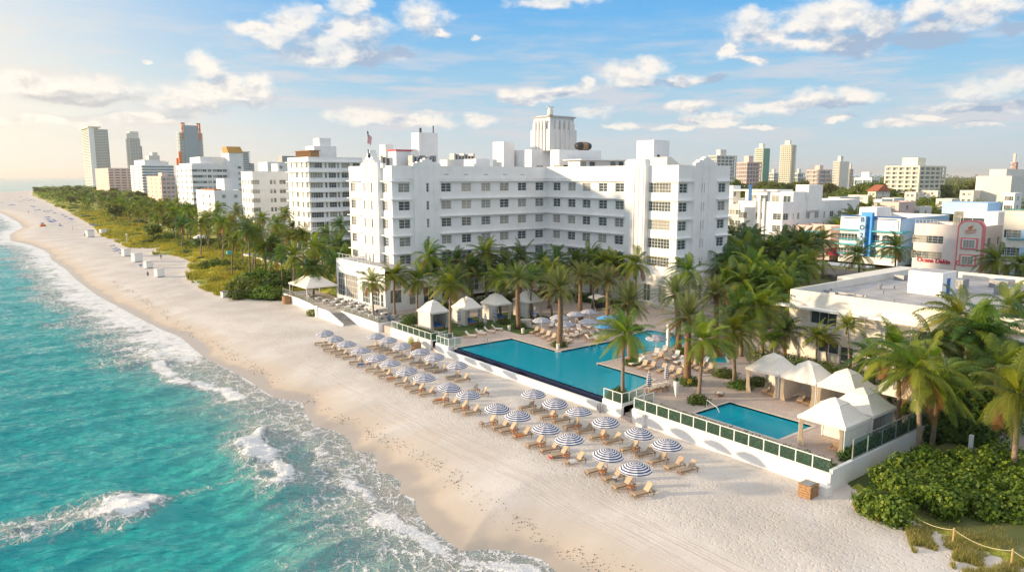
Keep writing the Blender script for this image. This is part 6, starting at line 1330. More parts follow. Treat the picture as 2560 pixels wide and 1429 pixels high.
    for i, (px, py, lb) in enumerate(((415, 560, 'round white dish-like tent among the yellow dunes'), (875, 596, 'white shade sail between palms left of the big hotel'), (820, 580, 'white parasol among the palms below the balconied hotel'), (540, 572, 'white parasol at the left terrace among palms'), (500, 592, 'low white wall terrace roof among the left palms'))):
        x, y = G(px, py, 3); t = thing('white_parasol', lb, 'parasol', (x, y, 0)); r_ = [3.2, 3., 2.4, 2.5, 2.6][i]; MB().lathe([(r_, 2.6), (r_*.9, 3.0), (0, 4)], 10).build('canopy', M['stucco'], t, False); MB().tube([(0, 0, 0), (0, 0, 3.6)], .06, 6).build('pole', M['metal'], t, False)
    x, y = G(573, 640, 1); t = thing('lifeguard_stand', 'small turquoise lifeguard box on a pole in the dune grass', 'lifeguard stand', (x, y, .6)); MB().box(-.7, -.7, .3, .7, .7, 1.9).build('box', mat('aqua_paint', (.05, .45, .55), .5), t, False); MB().tube([(0, 0, 1.9), (0, 0, 5.2)], .06, 6).build('pole', M['metal'], t, False)
far_beach()

def flag():
    Y, z0 = onX(918, 375, 64.6); t = thing('flagpole', 'flagpole with a striped flag on the stepped hotel parapet', 'flagpole', (64.6, Y, 30.6)); zt = onX(918, 320, 64.6)[1]
    MB().tube([(64.6, Y, 30.6), (64.6, Y, zt)], .05, 6).build('pole', M['metal'], t)
    def fl(ztop, hh, kind):
        nx, nz = 14, 13; vs = []; W_ = 1.5; 
        for j in range(nz+1):
            for i in range(nx+1):
                s = i/nx; q = j/nz; dx = W_*s*.62+.1*math.sin(s*8+q*3); vs.append((64.6+dx, Y-.06-.12*math.sin(s*9+q*2), ztop-hh*q-s*1.25*(1-.15*q)))
        fs = [(j*(nx+1)+i, (j+1)*(nx+1)+i, (j+1)*(nx+1)+i+1, j*(nx+1)+i+1) for j in range(nz) for i in range(nx)]; mb = MB(); mb.v = vs; mb.f = fs
        mb.mi = [2 if (i < 6 and j < 7) and kind else (j % 2 if kind else 2) for j in range(nz) for i in range(nx)]; mb.build('flag' if kind else 'pennant', [M['red'], M['stucco'], M['navy']], t)
    fl(zt-.5, 2.0, 1); fl(zt-3.9, 1.3, 0)
flag()
# ---------------------------------------------------------------- vegetation
def tint_mesh(name, vs, fs, tint, m):
    me = bpy.data.meshes.new(name); V = np.asarray(vs, np.float32); me.vertices.add(len(V)); me.vertices.foreach_set('co', V.ravel())
    ls = np.fromiter((len(f) for f in fs), np.int32, len(fs)); idx = np.concatenate([np.asarray(f, np.int32) for f in fs]) if not isinstance(fs, np.ndarray) else fs.ravel().astype(np.int32)
    me.loops.add(len(idx)); me.loops.foreach_set('vertex_index', idx); me.polygons.add(len(ls)); me.polygons.foreach_set('loop_start', np.concatenate([[0], np.cumsum(ls)[:-1]]).astype(np.int32)); me.update(calc_edges=True)
    a = me.attributes.new('tint', 'FLOAT', 'POINT'); a.data.foreach_set('value', np.asarray(tint, np.float32)); me.materials.append(m); return me
def palm_crown(seed, kind='coco', mt='palm'):
    r = random.Random(seed); vs = []; fs = []; ti = []
    nf = {'coco': 28, 'date': 54, 'low': 18}[kind]; wind = Vector((1, -.35, 0)).normalized()
    for k in range(nf):
        q = k/nf; az = k*2.39996+r.uniform(-.25, .25)
        if kind == 'coco': el = R(82-118*q**.85+r.uniform(-9, 9)); L = r.uniform(3.4, 4.3)*(.8+.25*math.sin(math.pi*q)); droop = r.uniform(1.25, 1.9)*(.75 if q < .25 else 1); pairs = 40; ll = .92; hang = .9
        elif kind == 'date': el = R(84-112*q**.8+r.uniform(-6, 6)); L = r.uniform(3.0, 3.7)*(.75+.3*math.sin(math.pi*min(1, q*1.2))); droop = r.uniform(.55, .95); pairs = 34; ll = .50; hang = .12
        else: el = R(75-75*q+r.uniform(-8, 8)); L = r.uniform(2.0, 2.5); droop = r.uniform(1.2, 1.7); pairs = 26; ll = .6; hang = .5
        dead = (kind == 'coco' and q > .86 and r.random() < .7) or (kind == 'date' and q > .95)
        tb = .97+.03*r.random() if dead else min(.9, max(0, r.gauss(.28 if q < .5 else .45, .2)))
        d = Vector((math.cos(az)*math.cos(el), math.sin(az)*math.cos(el), math.sin(el))); p = Vector((0, 0, 0)); pts = [p.copy()]; n = 12
        for i in range(n):
            d = (d+Vector((0, 0, -droop/n*(.5+1.2*i/n)))+wind*(.06 if kind != 'date' else .01)).normalized(); p = p+d*(L/n); pts.append(p.copy())
        # rachis as a thin strip
        o = len(vs)
        for i, p in enumerate(pts):
            t_ = (pts[min(i+1, n)]-pts[max(i-1, 0)]).normalized(); s = t_.cross(Vector((0, 0, 1)))
            if s.length < .05: s = Vector((math.sin(az), -math.cos(az), 0))
            s.normalize(); w = .055*(1-i/n*.8); vs += [tuple(p+s*w), tuple(p-s*w)]; ti += [min(tb+.3, .9) if not dead else tb]*2
        fs += [(o+2*i, o+2*i+1, o+2*i+3, o+2*i+2) for i in range(n)]
        for j in range(pairs):
            s_ = .10+.90*j/(pairs-1); x = s_*n; i = min(int(x), n-1); f = x-i; p = pts[i].lerp(pts[i+1], f); t_ = (pts[i+1]-pts[i]).normalized()
            s = t_.cross(Vector((0, 0, 1)))
            if s.length < .05: s = Vector((math.sin(az), -math.cos(az), 0))
            s.normalize(); up = s.cross(t_); l = ll*(math.sin(math.pi*min(1, .12+.88*s_))**.55)*r.uniform(.8, 1.1)*(1 if s_ < .95 else .8); wd = .036 if kind != 'date' else .027
            for sg in (-1, 1):
                hg = hang*r.uniform(.45, 1.5); dr = (s*sg*.86+t_*.62+(up*.35 if kind == 'date' else up*.02)).normalized(); a = p; m_ = a+dr*l*.5; dr2 = (dr+Vector((0, 0, -hg*1.4))).normalized(); e = m_+dr2*l*.5
                w1 = t_*wd; o = len(vs); vs += [tuple(a-w1*.6), tuple(a+w1*.6), tuple(m_+w1), tuple(m_-w1), tuple(e)]; c = min(.92, max(0, tb+r.gauss(0, .06))) if not dead else tb; ti += [c, c, c, c, min(c+.06, .92) if not dead else c]; fs += [(o, o+1, o+2, o+3), (o+3, o+2, o+4)]
    # heart: nuts or boots
    me = MB()
    if kind == 'coco':
        for k in range(7): a = k*.9; me.lathe([(0, -.55), (.14, -.45), (.14, -.3), (0, -.18)], 6, (.24*math.cos(a), .24*math.sin(a)))
    elif kind == 'date': me.lathe([(.2, -1.0), (.34, -.5), (.36, -.1), (.1, .25)], 10)
    else: me.lathe([(.09, -1.0), (.11, -.2), (.03, .2)], 7)
    o = len(vs); vs += me.v; ti += [.62 if kind == 'coco' else (.97 if kind == 'date' else .3)]*len(me.v); fs += [tuple(i+o for i in f) for f in me.f]
    return tint_mesh('crown', vs, fs, ti, M[mt])
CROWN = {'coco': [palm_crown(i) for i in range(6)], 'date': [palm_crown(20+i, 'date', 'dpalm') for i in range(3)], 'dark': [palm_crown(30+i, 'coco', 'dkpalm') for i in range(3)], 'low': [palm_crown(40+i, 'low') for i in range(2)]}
def palm(kind, bx, by, bz, cx, cy_, cz, label, scale=1., group=None, rz=None):
    nm = {'coco': 'coconut_palm', 'date': 'date_palm', 'dark': 'coconut_palm', 'low': 'fan_palm'}[kind]
    t = thing(nm, label, 'palm tree', (bx, by, bz), 0, group); h = cz-bz; dx, dy = cx-bx, cy_-by
    r0, r1 = {'coco': (.22, .12), 'date': (.34, .26), 'dark': (.22, .12), 'low': (.13, .08)}[kind]; r0 *= scale; r1 *= scale; sw = rnd.uniform(-.55, .55)*min(1, h/6)
    pts = [(dx*s**1.5+sw*math.sin(math.pi*s), dy*s**1.5+sw*.6*math.sin(math.pi*s), h*s) for s in np.linspace(0, 1, 9)]
    rad = [r0*(1.35 if i == 0 else 1)*(1-i/8)+r1*i/8 for i in range(9)]
    MB().tube(pts, rad, 8).build('trunk', M['dtrunk' if kind == 'date' else 'trunk'], t, False, smooth=True)
    m = rnd.choice(CROWN[kind]); c = bpy.data.objects.new('crown', m); C.objects.link(c); c.parent = t; c.location = (dx, dy, h); c.scale = (scale, scale, scale*rnd.uniform(.9, 1.05)); c.rotation_euler = (rnd.uniform(-.08, .08), rnd.uniform(-.05, .1), rnd.uniform(0, 6.28) if kind in ('date', 'low') else rnd.uniform(-.9, .9)+rnd.choice((0, 2.2, 4.1))*(rz is None)*1.0)
    return t
def palm_px(kind, cpx, cpy, bpx, bpy_, z, label, scale=1., group=None):
    bx, by = G(bpx, bpy_, z); f = bx*sy_+by*cy_g; x, y, d = ray(cpx, cpy); t = f/(x*sy_+y*cy_g); return palm(kind, bx, by, z if z > 1.1 else sandz(bx, by)-.1, x*t, y*t, H+d*t, label, scale, group)
cy_g = math.cos(YAW)
def blob_leaves(seed, n, comps, size, disc=False, m='leaf', jitter=.5, low=.0):
    """leaf clumps spread over and through a union of ellipsoids comps=(x,y,z,rx,ry,rz)"""
    r = np.random.RandomState(seed); vol = np.array([c[3]*c[4]*c[5] for c in comps])**.67; ci = r.choice(len(comps), n, p=vol/vol.sum()); Cc = np.array(comps)[ci]
    d = r.normal(size=(n, 3)); d /= np.linalg.norm(d, axis=1)[:, None]; rad = (.62+.42*r.rand(n)**.7)[:, None]; rad *= (1+.16*np.sin(d[:, :1]*7+seed)+.12*np.sin(d[:, 1:2]*9+d[:, 2:3]*6))
    P = Cc[:, :3]+d*rad*Cc[:, 3:]; keep = P[:, 2] > low; P = P[keep]; d = d[keep]; n = len(P)
    nrm = d+r.normal(size=(n, 3))*jitter+np.array([0, 0, .35]); nrm /= np.linalg.norm(nrm, axis=1)[:, None]; a = np.cross(nrm, r.normal(size=(n, 3))); a /= np.linalg.norm(a, axis=1)[:, None]; b = np.cross(nrm, a)
    s = (size*(.6+.8*r.rand(n)))[:, None]; k = 6 if disc else 4; ang = np.arange(k)*2*math.pi/k; vs = (P[:, None, :]+(a*s)[:, None, :]*np.cos(ang)[None, :, None]*(1 if disc else .62)+(b*s)[:, None, :]*np.sin(ang)[None, :, None])
    fs = np.arange(n*k).reshape(n, k); tt = np.clip(r.beta(1.6, 2.6, n)+.15*np.sin(P[:, 0]*2.1)*np.sin(P[:, 1]*1.7), 0, .9)
    return tint_mesh('foliage', vs.reshape(-1, 3), fs, np.repeat(tt, k), M[m])
def tree_mesh(seed, m='leaf', n=2600, size=.32):
    r = random.Random(seed); comps = [(0, 0, 6.2, 2.6, 2.6, 1.9)]
    for i in range(8): a = i*.8+r.uniform(-.3, .3); rr = r.uniform(1.6, 2.9); comps.append((rr*math.cos(a), rr*math.sin(a), r.uniform(4.4, 7.2), r.uniform(1.2, 1.9), r.uniform(1.2, 1.9), r.uniform(.9, 1.4)))
    return blob_leaves(seed, n, comps, size, m=m)
TREES = [tree_mesh(50+i) for i in range(4)]
def trunk_tree_mesh(seed):
    r = random.Random(seed); b = MB(); b.tube([(0, 0, 0), (.1, 0, 2), (0, .1, 4), (0, 0, 6)], [.3, .22, .17, .08], 7)
    for i in range(5): a = i*1.3; b.tube([(0, 0, 2.4+.3*i), (1.0*math.cos(a), 1.0*math.sin(a), 3.9+.3*i), (2*math.cos(a), 2*math.sin(a), 5.1+.2*i)], [.13, .09, .04], 5)
    return b.mesh('trunk', M['bark'])
TTR = trunk_tree_mesh(1)
def tree(x, y, z, s, label, group, m=None):
    t = thing('leafy_tree', label, 'tree', (x, y, z), 0, group); c = bpy.data.objects.new('crown', m or rnd.choice(TREES)); C.objects.link(c); c.parent = t; k = bpy.data.objects.new('trunk', TTR); C.objects.link(k); k.parent = t
    c.scale = k.scale = (s*rnd.uniform(.9, 1.2), s*rnd.uniform(.9, 1.2), s*rnd.uniform(.85, 1.1)); c.rotation_euler = (0, 0, rnd.uniform(0, 6)); return t

def near_palms():
    D = DZ
    L = [ # kind, crown px, base px, z, label, scale
     ('coco', 930, 706, 936, 800, 1.4, 'slim coconut palm rising from the restaurant terrace, nearest the beach', .85),
     ('coco', 988, 688, 988, 792, 1.4, 'coconut palm just right of the restaurant, second from the beach', 1.1),
     ('coco', 1046, 700, 1043, 790, D, 'coconut palm right of the restaurant door, in front of the hotel wall', 1.),
     ('coco', 1125, 712, 1125, 842, D, 'coconut palm between the first and second rear cabanas', 1.0),
     ('coco', 1074, 640, 1076, 762, D, 'wind-blown coconut palm with brown fronds against the hotel corner', 1.15),
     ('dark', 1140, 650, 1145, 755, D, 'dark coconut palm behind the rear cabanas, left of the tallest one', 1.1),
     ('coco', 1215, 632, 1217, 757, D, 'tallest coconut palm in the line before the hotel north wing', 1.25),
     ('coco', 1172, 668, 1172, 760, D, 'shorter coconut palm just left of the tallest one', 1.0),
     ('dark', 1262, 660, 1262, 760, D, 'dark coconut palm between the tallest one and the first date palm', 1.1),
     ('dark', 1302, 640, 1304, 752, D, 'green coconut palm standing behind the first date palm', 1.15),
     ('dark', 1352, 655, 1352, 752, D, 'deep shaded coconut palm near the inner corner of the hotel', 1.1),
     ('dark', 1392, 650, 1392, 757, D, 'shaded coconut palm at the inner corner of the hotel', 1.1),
     ('coco', 1372, 672, 1372, 770, D, 'mid green coconut palm behind the peninsula umbrellas', 1.0),
     ('coco', 1478, 640, 1478, 750, D, 'bright coconut palm before the south wing, left of a pair', 1.1),
     ('coco', 1525, 655, 1523, 757, D, 'bright coconut palm before the south wing, right of a pair', 1.1),
     ('coco', 1590, 660, 1592, 775, D, 'coconut palm in front of the pilaster of the south wing', 1.15),
     ('dark', 1440, 660, 1440, 755, D, 'shaded palm between the hotel corner and the bright pair', 1.1),
     ('coco', 1330, 690, 1330, 782, D, 'yellowish coconut palm behind the fourth rear cabana', .9),
     ('coco', 1250, 700, 1250, 775, D, 'small coconut palm behind the third rear cabana', .85),
     ('date', 1295, 697, 1297, 822, D, 'date palm with shaggy trunk by the stone planter drum', 1.15),
     ('date', 1400, 722, 1398, 868, D, 'date palm on the tip of the pool peninsula', 1.2),
     ('date', 1452, 690, 1452, 800, D, 'date palm behind the peninsula umbrellas, left one', 1.15),
     ('date', 1518, 702, 1518, 805, D, 'date palm behind the peninsula umbrellas, right one', 1.15),
     ('date', 1572, 760, 1577, 908, D, 'date palm at the left tip of the lounger row by the pool', 1.25),
     ('coco', 1561, 835, 1557, 988, D, 'coconut palm growing beside the beach steps, leaning over the pool', 1.05),
     ('date', 1690, 736, 1695, 870, D, 'tall date palm behind the lounger rows near the pool end', 1.25),
     ('date', 1722, 795, 1718, 958, D, 'date palm with ringed trunk behind the folded white parasol', 1.3),
     ('date', 1790, 735, 1790, 870, D, 'date palm with wide crown behind the green spa pool', 1.2),
     ('coco', 1760, 850, 1747, 1000, D, 'coconut palm on a round hedge beside the small pool', 1.05),
     ('coco', 1720, 678, 1722, 790, D, 'drooping coconut palm before the end wall of the south wing', 1.15),
     ('coco', 1834, 830, 1836, 962, D, 'coconut palm with golden lower fronds left of the cabana row', 1.15),
     ('coco', 1900, 770, 1905, 900, D, 'large bright green coconut palm left of the cream building', 1.35),
     ('coco', 1868, 702, 1870, 810, D, 'coconut palm with yellow fronds right of the hotel base', 1.2),
     ('coco', 1925, 700, 1928, 800, D, 'coconut palm behind the cream building corner, left of two', 1.2),
     ('coco', 1965, 690, 1965, 790, D, 'coconut palm behind the cream building corner, right of two', 1.1),
     ('dark', 1850, 780, 1852, 890, D, 'dark green palm behind the golden-fronded one', 1.2),
     ('dark', 1960, 830, 1963, 905, D, 'feathery dark palm in front of the cream building corner', .95),
     ('low', 2042, 842, 2040, 922, D, 'small palm in front of the cream building, left of a pair', 1.2),
     ('low', 2062, 850, 2068, 915, D, 'small palm in front of the cream building, right of a pair', 1.0),
     ('low', 2118, 815, 2122, 930, D, 'slim small palm before the glazed door of the cream building', 1.15),
     ('low', 1935, 850, 1935, 915, D, 'low feathery palm behind the first small pool cabana', 1.1),
     ('coco', 2290, 925, 2296, 1138, .6, 'big coconut palm rising out of the sea-grape bushes, left of the pair', 1.25),
     ('coco', 2345, 960, 2328, 1112, .6, 'big coconut palm rising out of the sea-grape bushes, right of the pair', 1.15),
     ('coco', 2240, 880, 2246, 1060, D, 'coconut palm with brown fronds behind the nearer cabanas', 1.15),
     ('coco', 2440, 830, 2452, 1035, .6, 'large dark green coconut palm at the right, before the grey roof', 1.25),
     ('coco', 2395, 790, 2400, 985, .6, 'bright upright coconut palm over the grey roof edge', 1.2),
     ('coco', 2545, 985, 2530, 1195, .5, 'coconut palm at the right edge with golden hanging fronds', 1.25),
     ('coco', 2530, 770, 2530, 960, .6, 'tall bright coconut palm cut by the right edge, behind the golden one', 1.3),
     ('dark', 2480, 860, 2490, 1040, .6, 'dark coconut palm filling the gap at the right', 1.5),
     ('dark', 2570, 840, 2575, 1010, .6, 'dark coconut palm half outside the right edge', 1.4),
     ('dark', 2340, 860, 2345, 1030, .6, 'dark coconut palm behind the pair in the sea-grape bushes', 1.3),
     ('coco', 2500, 920, 2505, 1090, .6, 'coconut palm with arching fronds left of the golden one', 1.25),
     ('dark', 2180, 900, 2185, 1010, D, 'dark palm behind the hidden fourth cabana', 1.0),
     ('coco', 2057, 600, 2058, 686, 1, 'coconut palm in front of the pink building', 1.3), ('coco', 2146, 636, 2148, 700, 1, 'coconut palm in front of the blue sign hotel, left', 1.35), ('coco', 2240, 618, 2238, 697, 1, 'coconut palm in front of the blue sign hotel, right', 1.35),
     ('coco', 2490, 650, 2492, 712, 1, 'coconut palm in front of the coral arch hotel', 1.5), ('coco', 2548, 660, 2552, 715, 1, 'coconut palm below the blue striped hotel', 1.3)]
    for k, cx, cy2, bx, by, z, lb, s in L: palm_px(k, cx, cy2, bx, by, z, lb, s, {'date': 'date palms around the pool'}.get(k, 'palms on the hotel grounds'))
    r = random.Random(77)
    for i in range(16):
        px = 1080+i*36+r.uniform(-12, 12); py = r.uniform(655, 705); palm_px('dark' if r.random() < .7 else 'coco', px, py, px+r.uniform(-5, 5), py+r.uniform(78, 100), D, f'palm filling the back line before the hotel north wing, {ordn(i)} from the restaurant', r.uniform(.85, 1.1), 'back line of palms before the hotel')
    # dark grove between the hotel and the street buildings
    n = 0; r = random.Random(11)
    for i in range(30):
        px = r.uniform(1826, 2035); py = r.uniform(590, 665); base = py+r.uniform(85, 110); kind = 'dark' if py < 620 or r.random() < .4 else 'coco'
        palm_px(kind, px, py, px+r.uniform(-6, 6), base, 1., f'palm in the dense grove right of the big hotel, {ordn(n)} from its wall', r.uniform(1.25, 1.55), 'palms in the grove right of the hotel'); n += 1
    for i in range(16):
        px = r.uniform(1800, 2010); py = r.uniform(655, 735); palm_px('coco' if r.random() < .7 else 'dark', px, py, px+r.uniform(-5, 5), py+r.uniform(90, 115), 1., f'palm in the lower grove before the cream building, {ordn(i)} from the hotel end wall', r.uniform(1.1, 1.4), 'palms in the lower grove')
near_palms()

def left_grove():
    r = random.Random(23); L = [(620, 575, 700), (690, 560, 660), (712, 535, 640), (655, 545, 640), (560, 560, 650), (520, 545, 625), (737, 640, 745), (790, 620, 720), (845, 610, 705), (640, 585, 690), (870, 640, 720), (760, 590, 680), (815, 585, 680), (725, 590, 680), (585, 600, 690),
         (500, 560, 640), (470, 520, 600), (545, 520, 600), (590, 530, 610), (435, 530, 605), (400, 520, 590), (455, 560, 625), (680, 610, 700), (780, 670, 745), (840, 650, 735), (700, 640, 720), (850, 560, 650), (660, 620, 700)]
    for i, (px, py, b) in enumerate(L): palm_px('coco' if r.random() < .8 else 'dark', px, py, px+r.uniform(-4, 4), b, 1., f'palm in the grove left of the big hotel, {ordn(i)} of the nearer ones', r.uniform(.95, 1.25), 'nearer palms left of the hotel')
    n = 0; pts = []
    while n < 110:
        y = 150+(1-r.random()**.75)*0+r.random()**1.2*520; xv = float(np.interp(y, [v[1] for v in VEG[8:28]], [v[0] for v in VEG[8:28]])); x = xv+14+r.random()*max(10, (84 if y < 330 else 100)-xv-6)
        if 66 < x < 98 and 180 < y < 226: continue
        if any((x-a)**2+(y-b)**2 < 16 for a, b in pts): continue
        pts.append((x, y)); h = r.uniform(5.5, 9.5); palm('coco' if r.random() < .75 else 'dark', x, y, .8, x+r.uniform(-.4, 1), y+r.uniform(-.6, .6), h+.8, f'palm in the long belt along the beach, {ordn(n)} going away from the hotel', r.uniform(.9, 1.25), 'palms in the belt along the beach'); n += 1
    pts.sort(key=lambda p: p[1])
    n = 0
    for i in range(125):
        y = 200+r.random()**.9*1150; xv = float(np.interp(y, [v[1] for v in VEG[8:34]], [v[0] for v in VEG[8:34]])); x = xv+8+r.random()**1.2*(60 if y < 500 else 90)
        if 66 < x < 98 and 180 < y < 228: continue
        tree(x, y, .3, r.uniform(.8, 1.3), f'rounded leafy tree in the green belt along the beach, {ordn(n)} going towards the headland', 'leafy trees along the beach'); n += 1
    # low dune shrubs
    comps = []
    for i in range(420):
        y = 152+r.random()**1.25*560; xv = float(np.interp(y, [v[1] for v in VEG[8:30]], [v[0] for v in VEG[8:30]])); x = xv+9+r.random()*(88-xv if y < 330 else 60)
        if 67 < x < 98 and 184 < y < 226: continue
        s = r.uniform(1.4, 3.2); comps.append((x, y, .9, s, s, r.uniform(1.2, 2.8)))
    o = put('undergrowth', blob_leaves(60, 52000, comps, .34, m='leaf', low=.2)); tag(o, 'mixed green undergrowth filling the belt below the palms on the left', 'undergrowth', kind='stuff')
    sh = [blob_leaves(80+i, 1100, [(0, 0, .5, 2.4, 1.7, .75), (1.4, .5, .5, 1.5, 1.1, .6), (-1.3, -.4, .4, 1.4, 1.2, .5)], .16, m='dune' if i % 2 else 'hedge', low=-.2) for i in range(4)]
    for i in range(110):
        y = 150+r.random()**1.4*600; xv = float(np.interp(y, [v[1] for v in VEG[8:34]], [v[0] for v in VEG[8:34]])); x = xv+2.5+r.random()*16
        if 66 < x < 98 and 186 < y < 224: continue
        s = r.uniform(.5, 1.2)*(1 if y < 400 else 1.4); o = put('dune_shrub', sh[i % 4]); o.location = (x, y, float(landz(np.array([[x, y]]))[0][0])+.6); o.scale = (s, s*r.uniform(.8, 1.5), s*.8); o.rotation_euler = (0, 0, r.uniform(0, 3)); tag(o, f'low dune shrub at the beach edge, {ordn(i)} from the restaurant terrace outwards', 'shrub', 'dune shrubs along the beach')
    # sea-grape mass left of the terrace
    big = [(650, 705, 3.4), (690, 715, 3.2), (620, 720, 2.8), (720, 700, 3.0), (665, 735, 2.2), (600, 735, 1.8), (700, 735, 2.0), (735, 715, 2.4), (540, 665, 2.6), (510, 615, 3.5), (560, 620, 3.2), (600, 615, 3.), (475, 615, 2.6), (350, 560, 3), (420, 600, 3.2), (300, 545, 3.4)]
    bm_ = [blob_leaves(95+i, 2600, [(0, 0, 1.2, 2.2, 2., 1.3), (1.6, .8, .9, 1.5, 1.3, 1.), (-1.5, .6, .9, 1.4, 1.5, .9), (0, -1.5, .7, 1.6, 1.1, .8)], .14, True, 'hedge' if i else 'grape', low=-.2) for i in range(2)]
    for i, (px, py, s) in enumerate(big):
        x, y = G(px, py, 1.); o = put('sea_grape_bush', bm_[i % 2]); o.location = (x, y, .2); o.scale = (s*.55, s*.55, s*.45); o.rotation_euler = (0, 0, i*1.1); tag(o, f'dense round-leaved bush by the dunes, {ordn(i)} counted from the restaurant terrace', 'bush', 'round-leaved bushes left of the terrace')
left_grove()

def grounds():
    hd = MB()
    def hedge(name, label, comps, n, size=.10, m='hedge', low=-5, cat='hedge', group=None, disc=False):
        o = put(name, blob_leaves(hash(label) % 997 if 0 else len(label)*7, n, comps, size, disc, m, low=low)); return tag(o, label, cat, group)
    hedge('hedge', 'long clipped green hedge behind the railing of the small pool', [(55.0, 28.6+.75*i, 1.65, .8, .75, .62) for i in range(27)], 15000, .085)
    hedge('hedge', 'green hedge in the corner bed behind the railing by the pool steps', [(55.2, 51.2+.6*i, 1.6, .8, .6, .5) for i in range(4)], 2600, .085)
    hedge('hedge', 'hedge along the side wall behind the nearest cabanas', [(58.5+1.1*i, 28.7, 1.6, .9, .5, .6) for i in range(14)], 8000, .09)
    hedge('hedge', 'dark hedge behind the long railing of the rear cabanas', [(55.6, 90+.9*i, 1.6, .8, .8, .6) for i in range(12)], 5000, .1)
    hedge('hedge', 'hedge between restaurant wall and first rear cabana', [(57.6+.9*i, 101.6, 1.9, 1., .9, 1.1) for i in range(4)], 3000, .1)
    P = [(67.0, 74.9, 1.25, 'round hedge at the foot of the peninsula date palm'), (70.4, 88.0, 1.1, 'round hedge around the date palm by the pool path'), (56.9, 53.6, .9, 'small hedge under the palm by the beach steps'), (67.8, 61.7, 1.2, 'round hedge under the date palm left of the lounger row'),
         (66.4, 51.6, 1.45, 'round hedge with yellow flowers under the ringed date palm'), (61.4, 46.4, 1.25, 'round hedge under the palm beside the small pool'), (72.4, 51.0, 1.6, 'oval hedge right of the tan lounger rows'), (69.8, 47.0, 1.5, 'hedge around the palm left of the cabana row'), (72.5, 46.6, 1.5, 'dense hedge beside the first small pool cabana'), (77.2, 61.3, 1.2, 'hedge under the tall date palm behind the loungers'),
         (72.8, 38.4, 1., 'small shrub inside the gap of the cabana row'), (84, 76, 1.3, 'low shrub by the white pillar near the hotel base'), (70.5, 92.5, 1.0, 'small bush between rear cabanas and path'), (66, 92.6, .8, 'little bush in front of the second rear cabana')]
    for x, y, s, lb in P: hedge('round_hedge', lb, [(x, y, 1.45, s, s, .55), (x, y, 1.5, s*.7, s*.7, .65)], int(1500*s), .085, group='round hedges at palm feet')
    tag(MB().lathe([(0, 1.5), (.3, 1.6), (.25, 1.95), (0, 2.05)], 7, (65.7, 50.9)).build('flower_clump', M['flower']), 'yellow flower clump in the hedge of the ringed date palm', 'flowers')
    # big sea-grape bush, bottom right
    comps = []; r = random.Random(3)
    for i in range(74):
        px, py = r.uniform(2185, 2590), r.uniform(1120, 1268)
        if py < 1120+(2330-px)*.42: continue
        x, y = G(px, py, 1.3); 
        if y > 26.6: continue
        comps.append((x, y, r.uniform(.6, 1.5), r.uniform(1., 1.7), r.uniform(.9, 1.5), r.uniform(.8, 1.25)))
    hedge('sea_grape_bush', 'broad sunlit sea-grape bush in front of the side wall at lower right', comps, 58000, .10, 'grape', -.2, 'bush', disc=True)
    c2 = [(*G(px, py, 1.2), r.uniform(.8, 2.4), 2.0, 2.0, 1.5) for px, py in ((2390, 1080), (2420, 1060), (2450, 1095), (2380, 1050), (2440, 1040), (2470, 1060), (2350, 1075), (2400, 1020))]
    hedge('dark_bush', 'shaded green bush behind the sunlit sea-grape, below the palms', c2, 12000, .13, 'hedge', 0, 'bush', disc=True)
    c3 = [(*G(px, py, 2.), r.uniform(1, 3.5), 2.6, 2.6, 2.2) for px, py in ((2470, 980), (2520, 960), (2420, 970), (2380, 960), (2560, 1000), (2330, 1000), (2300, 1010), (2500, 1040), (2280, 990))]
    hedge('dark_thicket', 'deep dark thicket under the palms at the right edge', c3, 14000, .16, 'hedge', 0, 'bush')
    hedge('small_bush', 'small wild bush in the niche by the terrace steps', [(50.9, 124.4, .4, .9, 1.3, .8)], 900, .11, 'grape', -.2, 'bush'); hedge('small_bush', 'small yellow-green shrub on the sand below the left railing', [(53.2, 92.6, .5, .5, .5, .9)], 500, .09, 'dune', -.2, 'bush')
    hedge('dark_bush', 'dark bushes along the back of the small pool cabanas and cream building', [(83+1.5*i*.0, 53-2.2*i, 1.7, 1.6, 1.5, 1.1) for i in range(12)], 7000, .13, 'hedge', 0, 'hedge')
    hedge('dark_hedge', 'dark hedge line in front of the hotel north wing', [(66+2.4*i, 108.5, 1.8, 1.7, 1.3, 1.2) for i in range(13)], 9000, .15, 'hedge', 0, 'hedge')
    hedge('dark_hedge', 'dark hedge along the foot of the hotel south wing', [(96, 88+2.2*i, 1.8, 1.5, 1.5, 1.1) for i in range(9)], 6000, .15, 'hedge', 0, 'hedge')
    # dune grass, lower right: blades
    rr = np.random.RandomState(8); N = 110000; px = rr.uniform(2130, 2640, N); py = rr.uniform(1235, 1480, N); ok = (py < 1250+(px-2130)*.62+18*np.sin(px*.05)+14*np.sin(px*.13)) & (py > 1190)
    px, py = px[ok], py[ok]; P = np.array([G(a, b, .15) for a, b in zip(px, py)]); z = landz(P)[0]; cl = fbm(P[:, 0]*.9, P[:, 1]*.9, 3); k = cl+.10*np.clip((px-2130-(py-1235)*1.55)/160, 0, 1) > .47; P, z, cl = P[k], z[k], cl[k]; n = len(P)
    a = rr.uniform(0, 6.28, n); hgt = (.1+.5*cl)*(.5+.8*rr.rand(n)); wdt = .026; ln = rr.uniform(.1, .3, n); d = np.stack([np.cos(a), np.sin(a)], 1); w = np.stack([-np.sin(a), np.cos(a)], 1)*wdt
    base = np.stack([P[:, 0], P[:, 1], z-.02], 1); z0 = np.zeros((n, 1)); v0 = base-np.concatenate([w, z0], 1); v1 = base+np.concatenate([w, z0], 1); v2 = base+np.concatenate([d*ln[:, None], hgt[:, None]], 1)
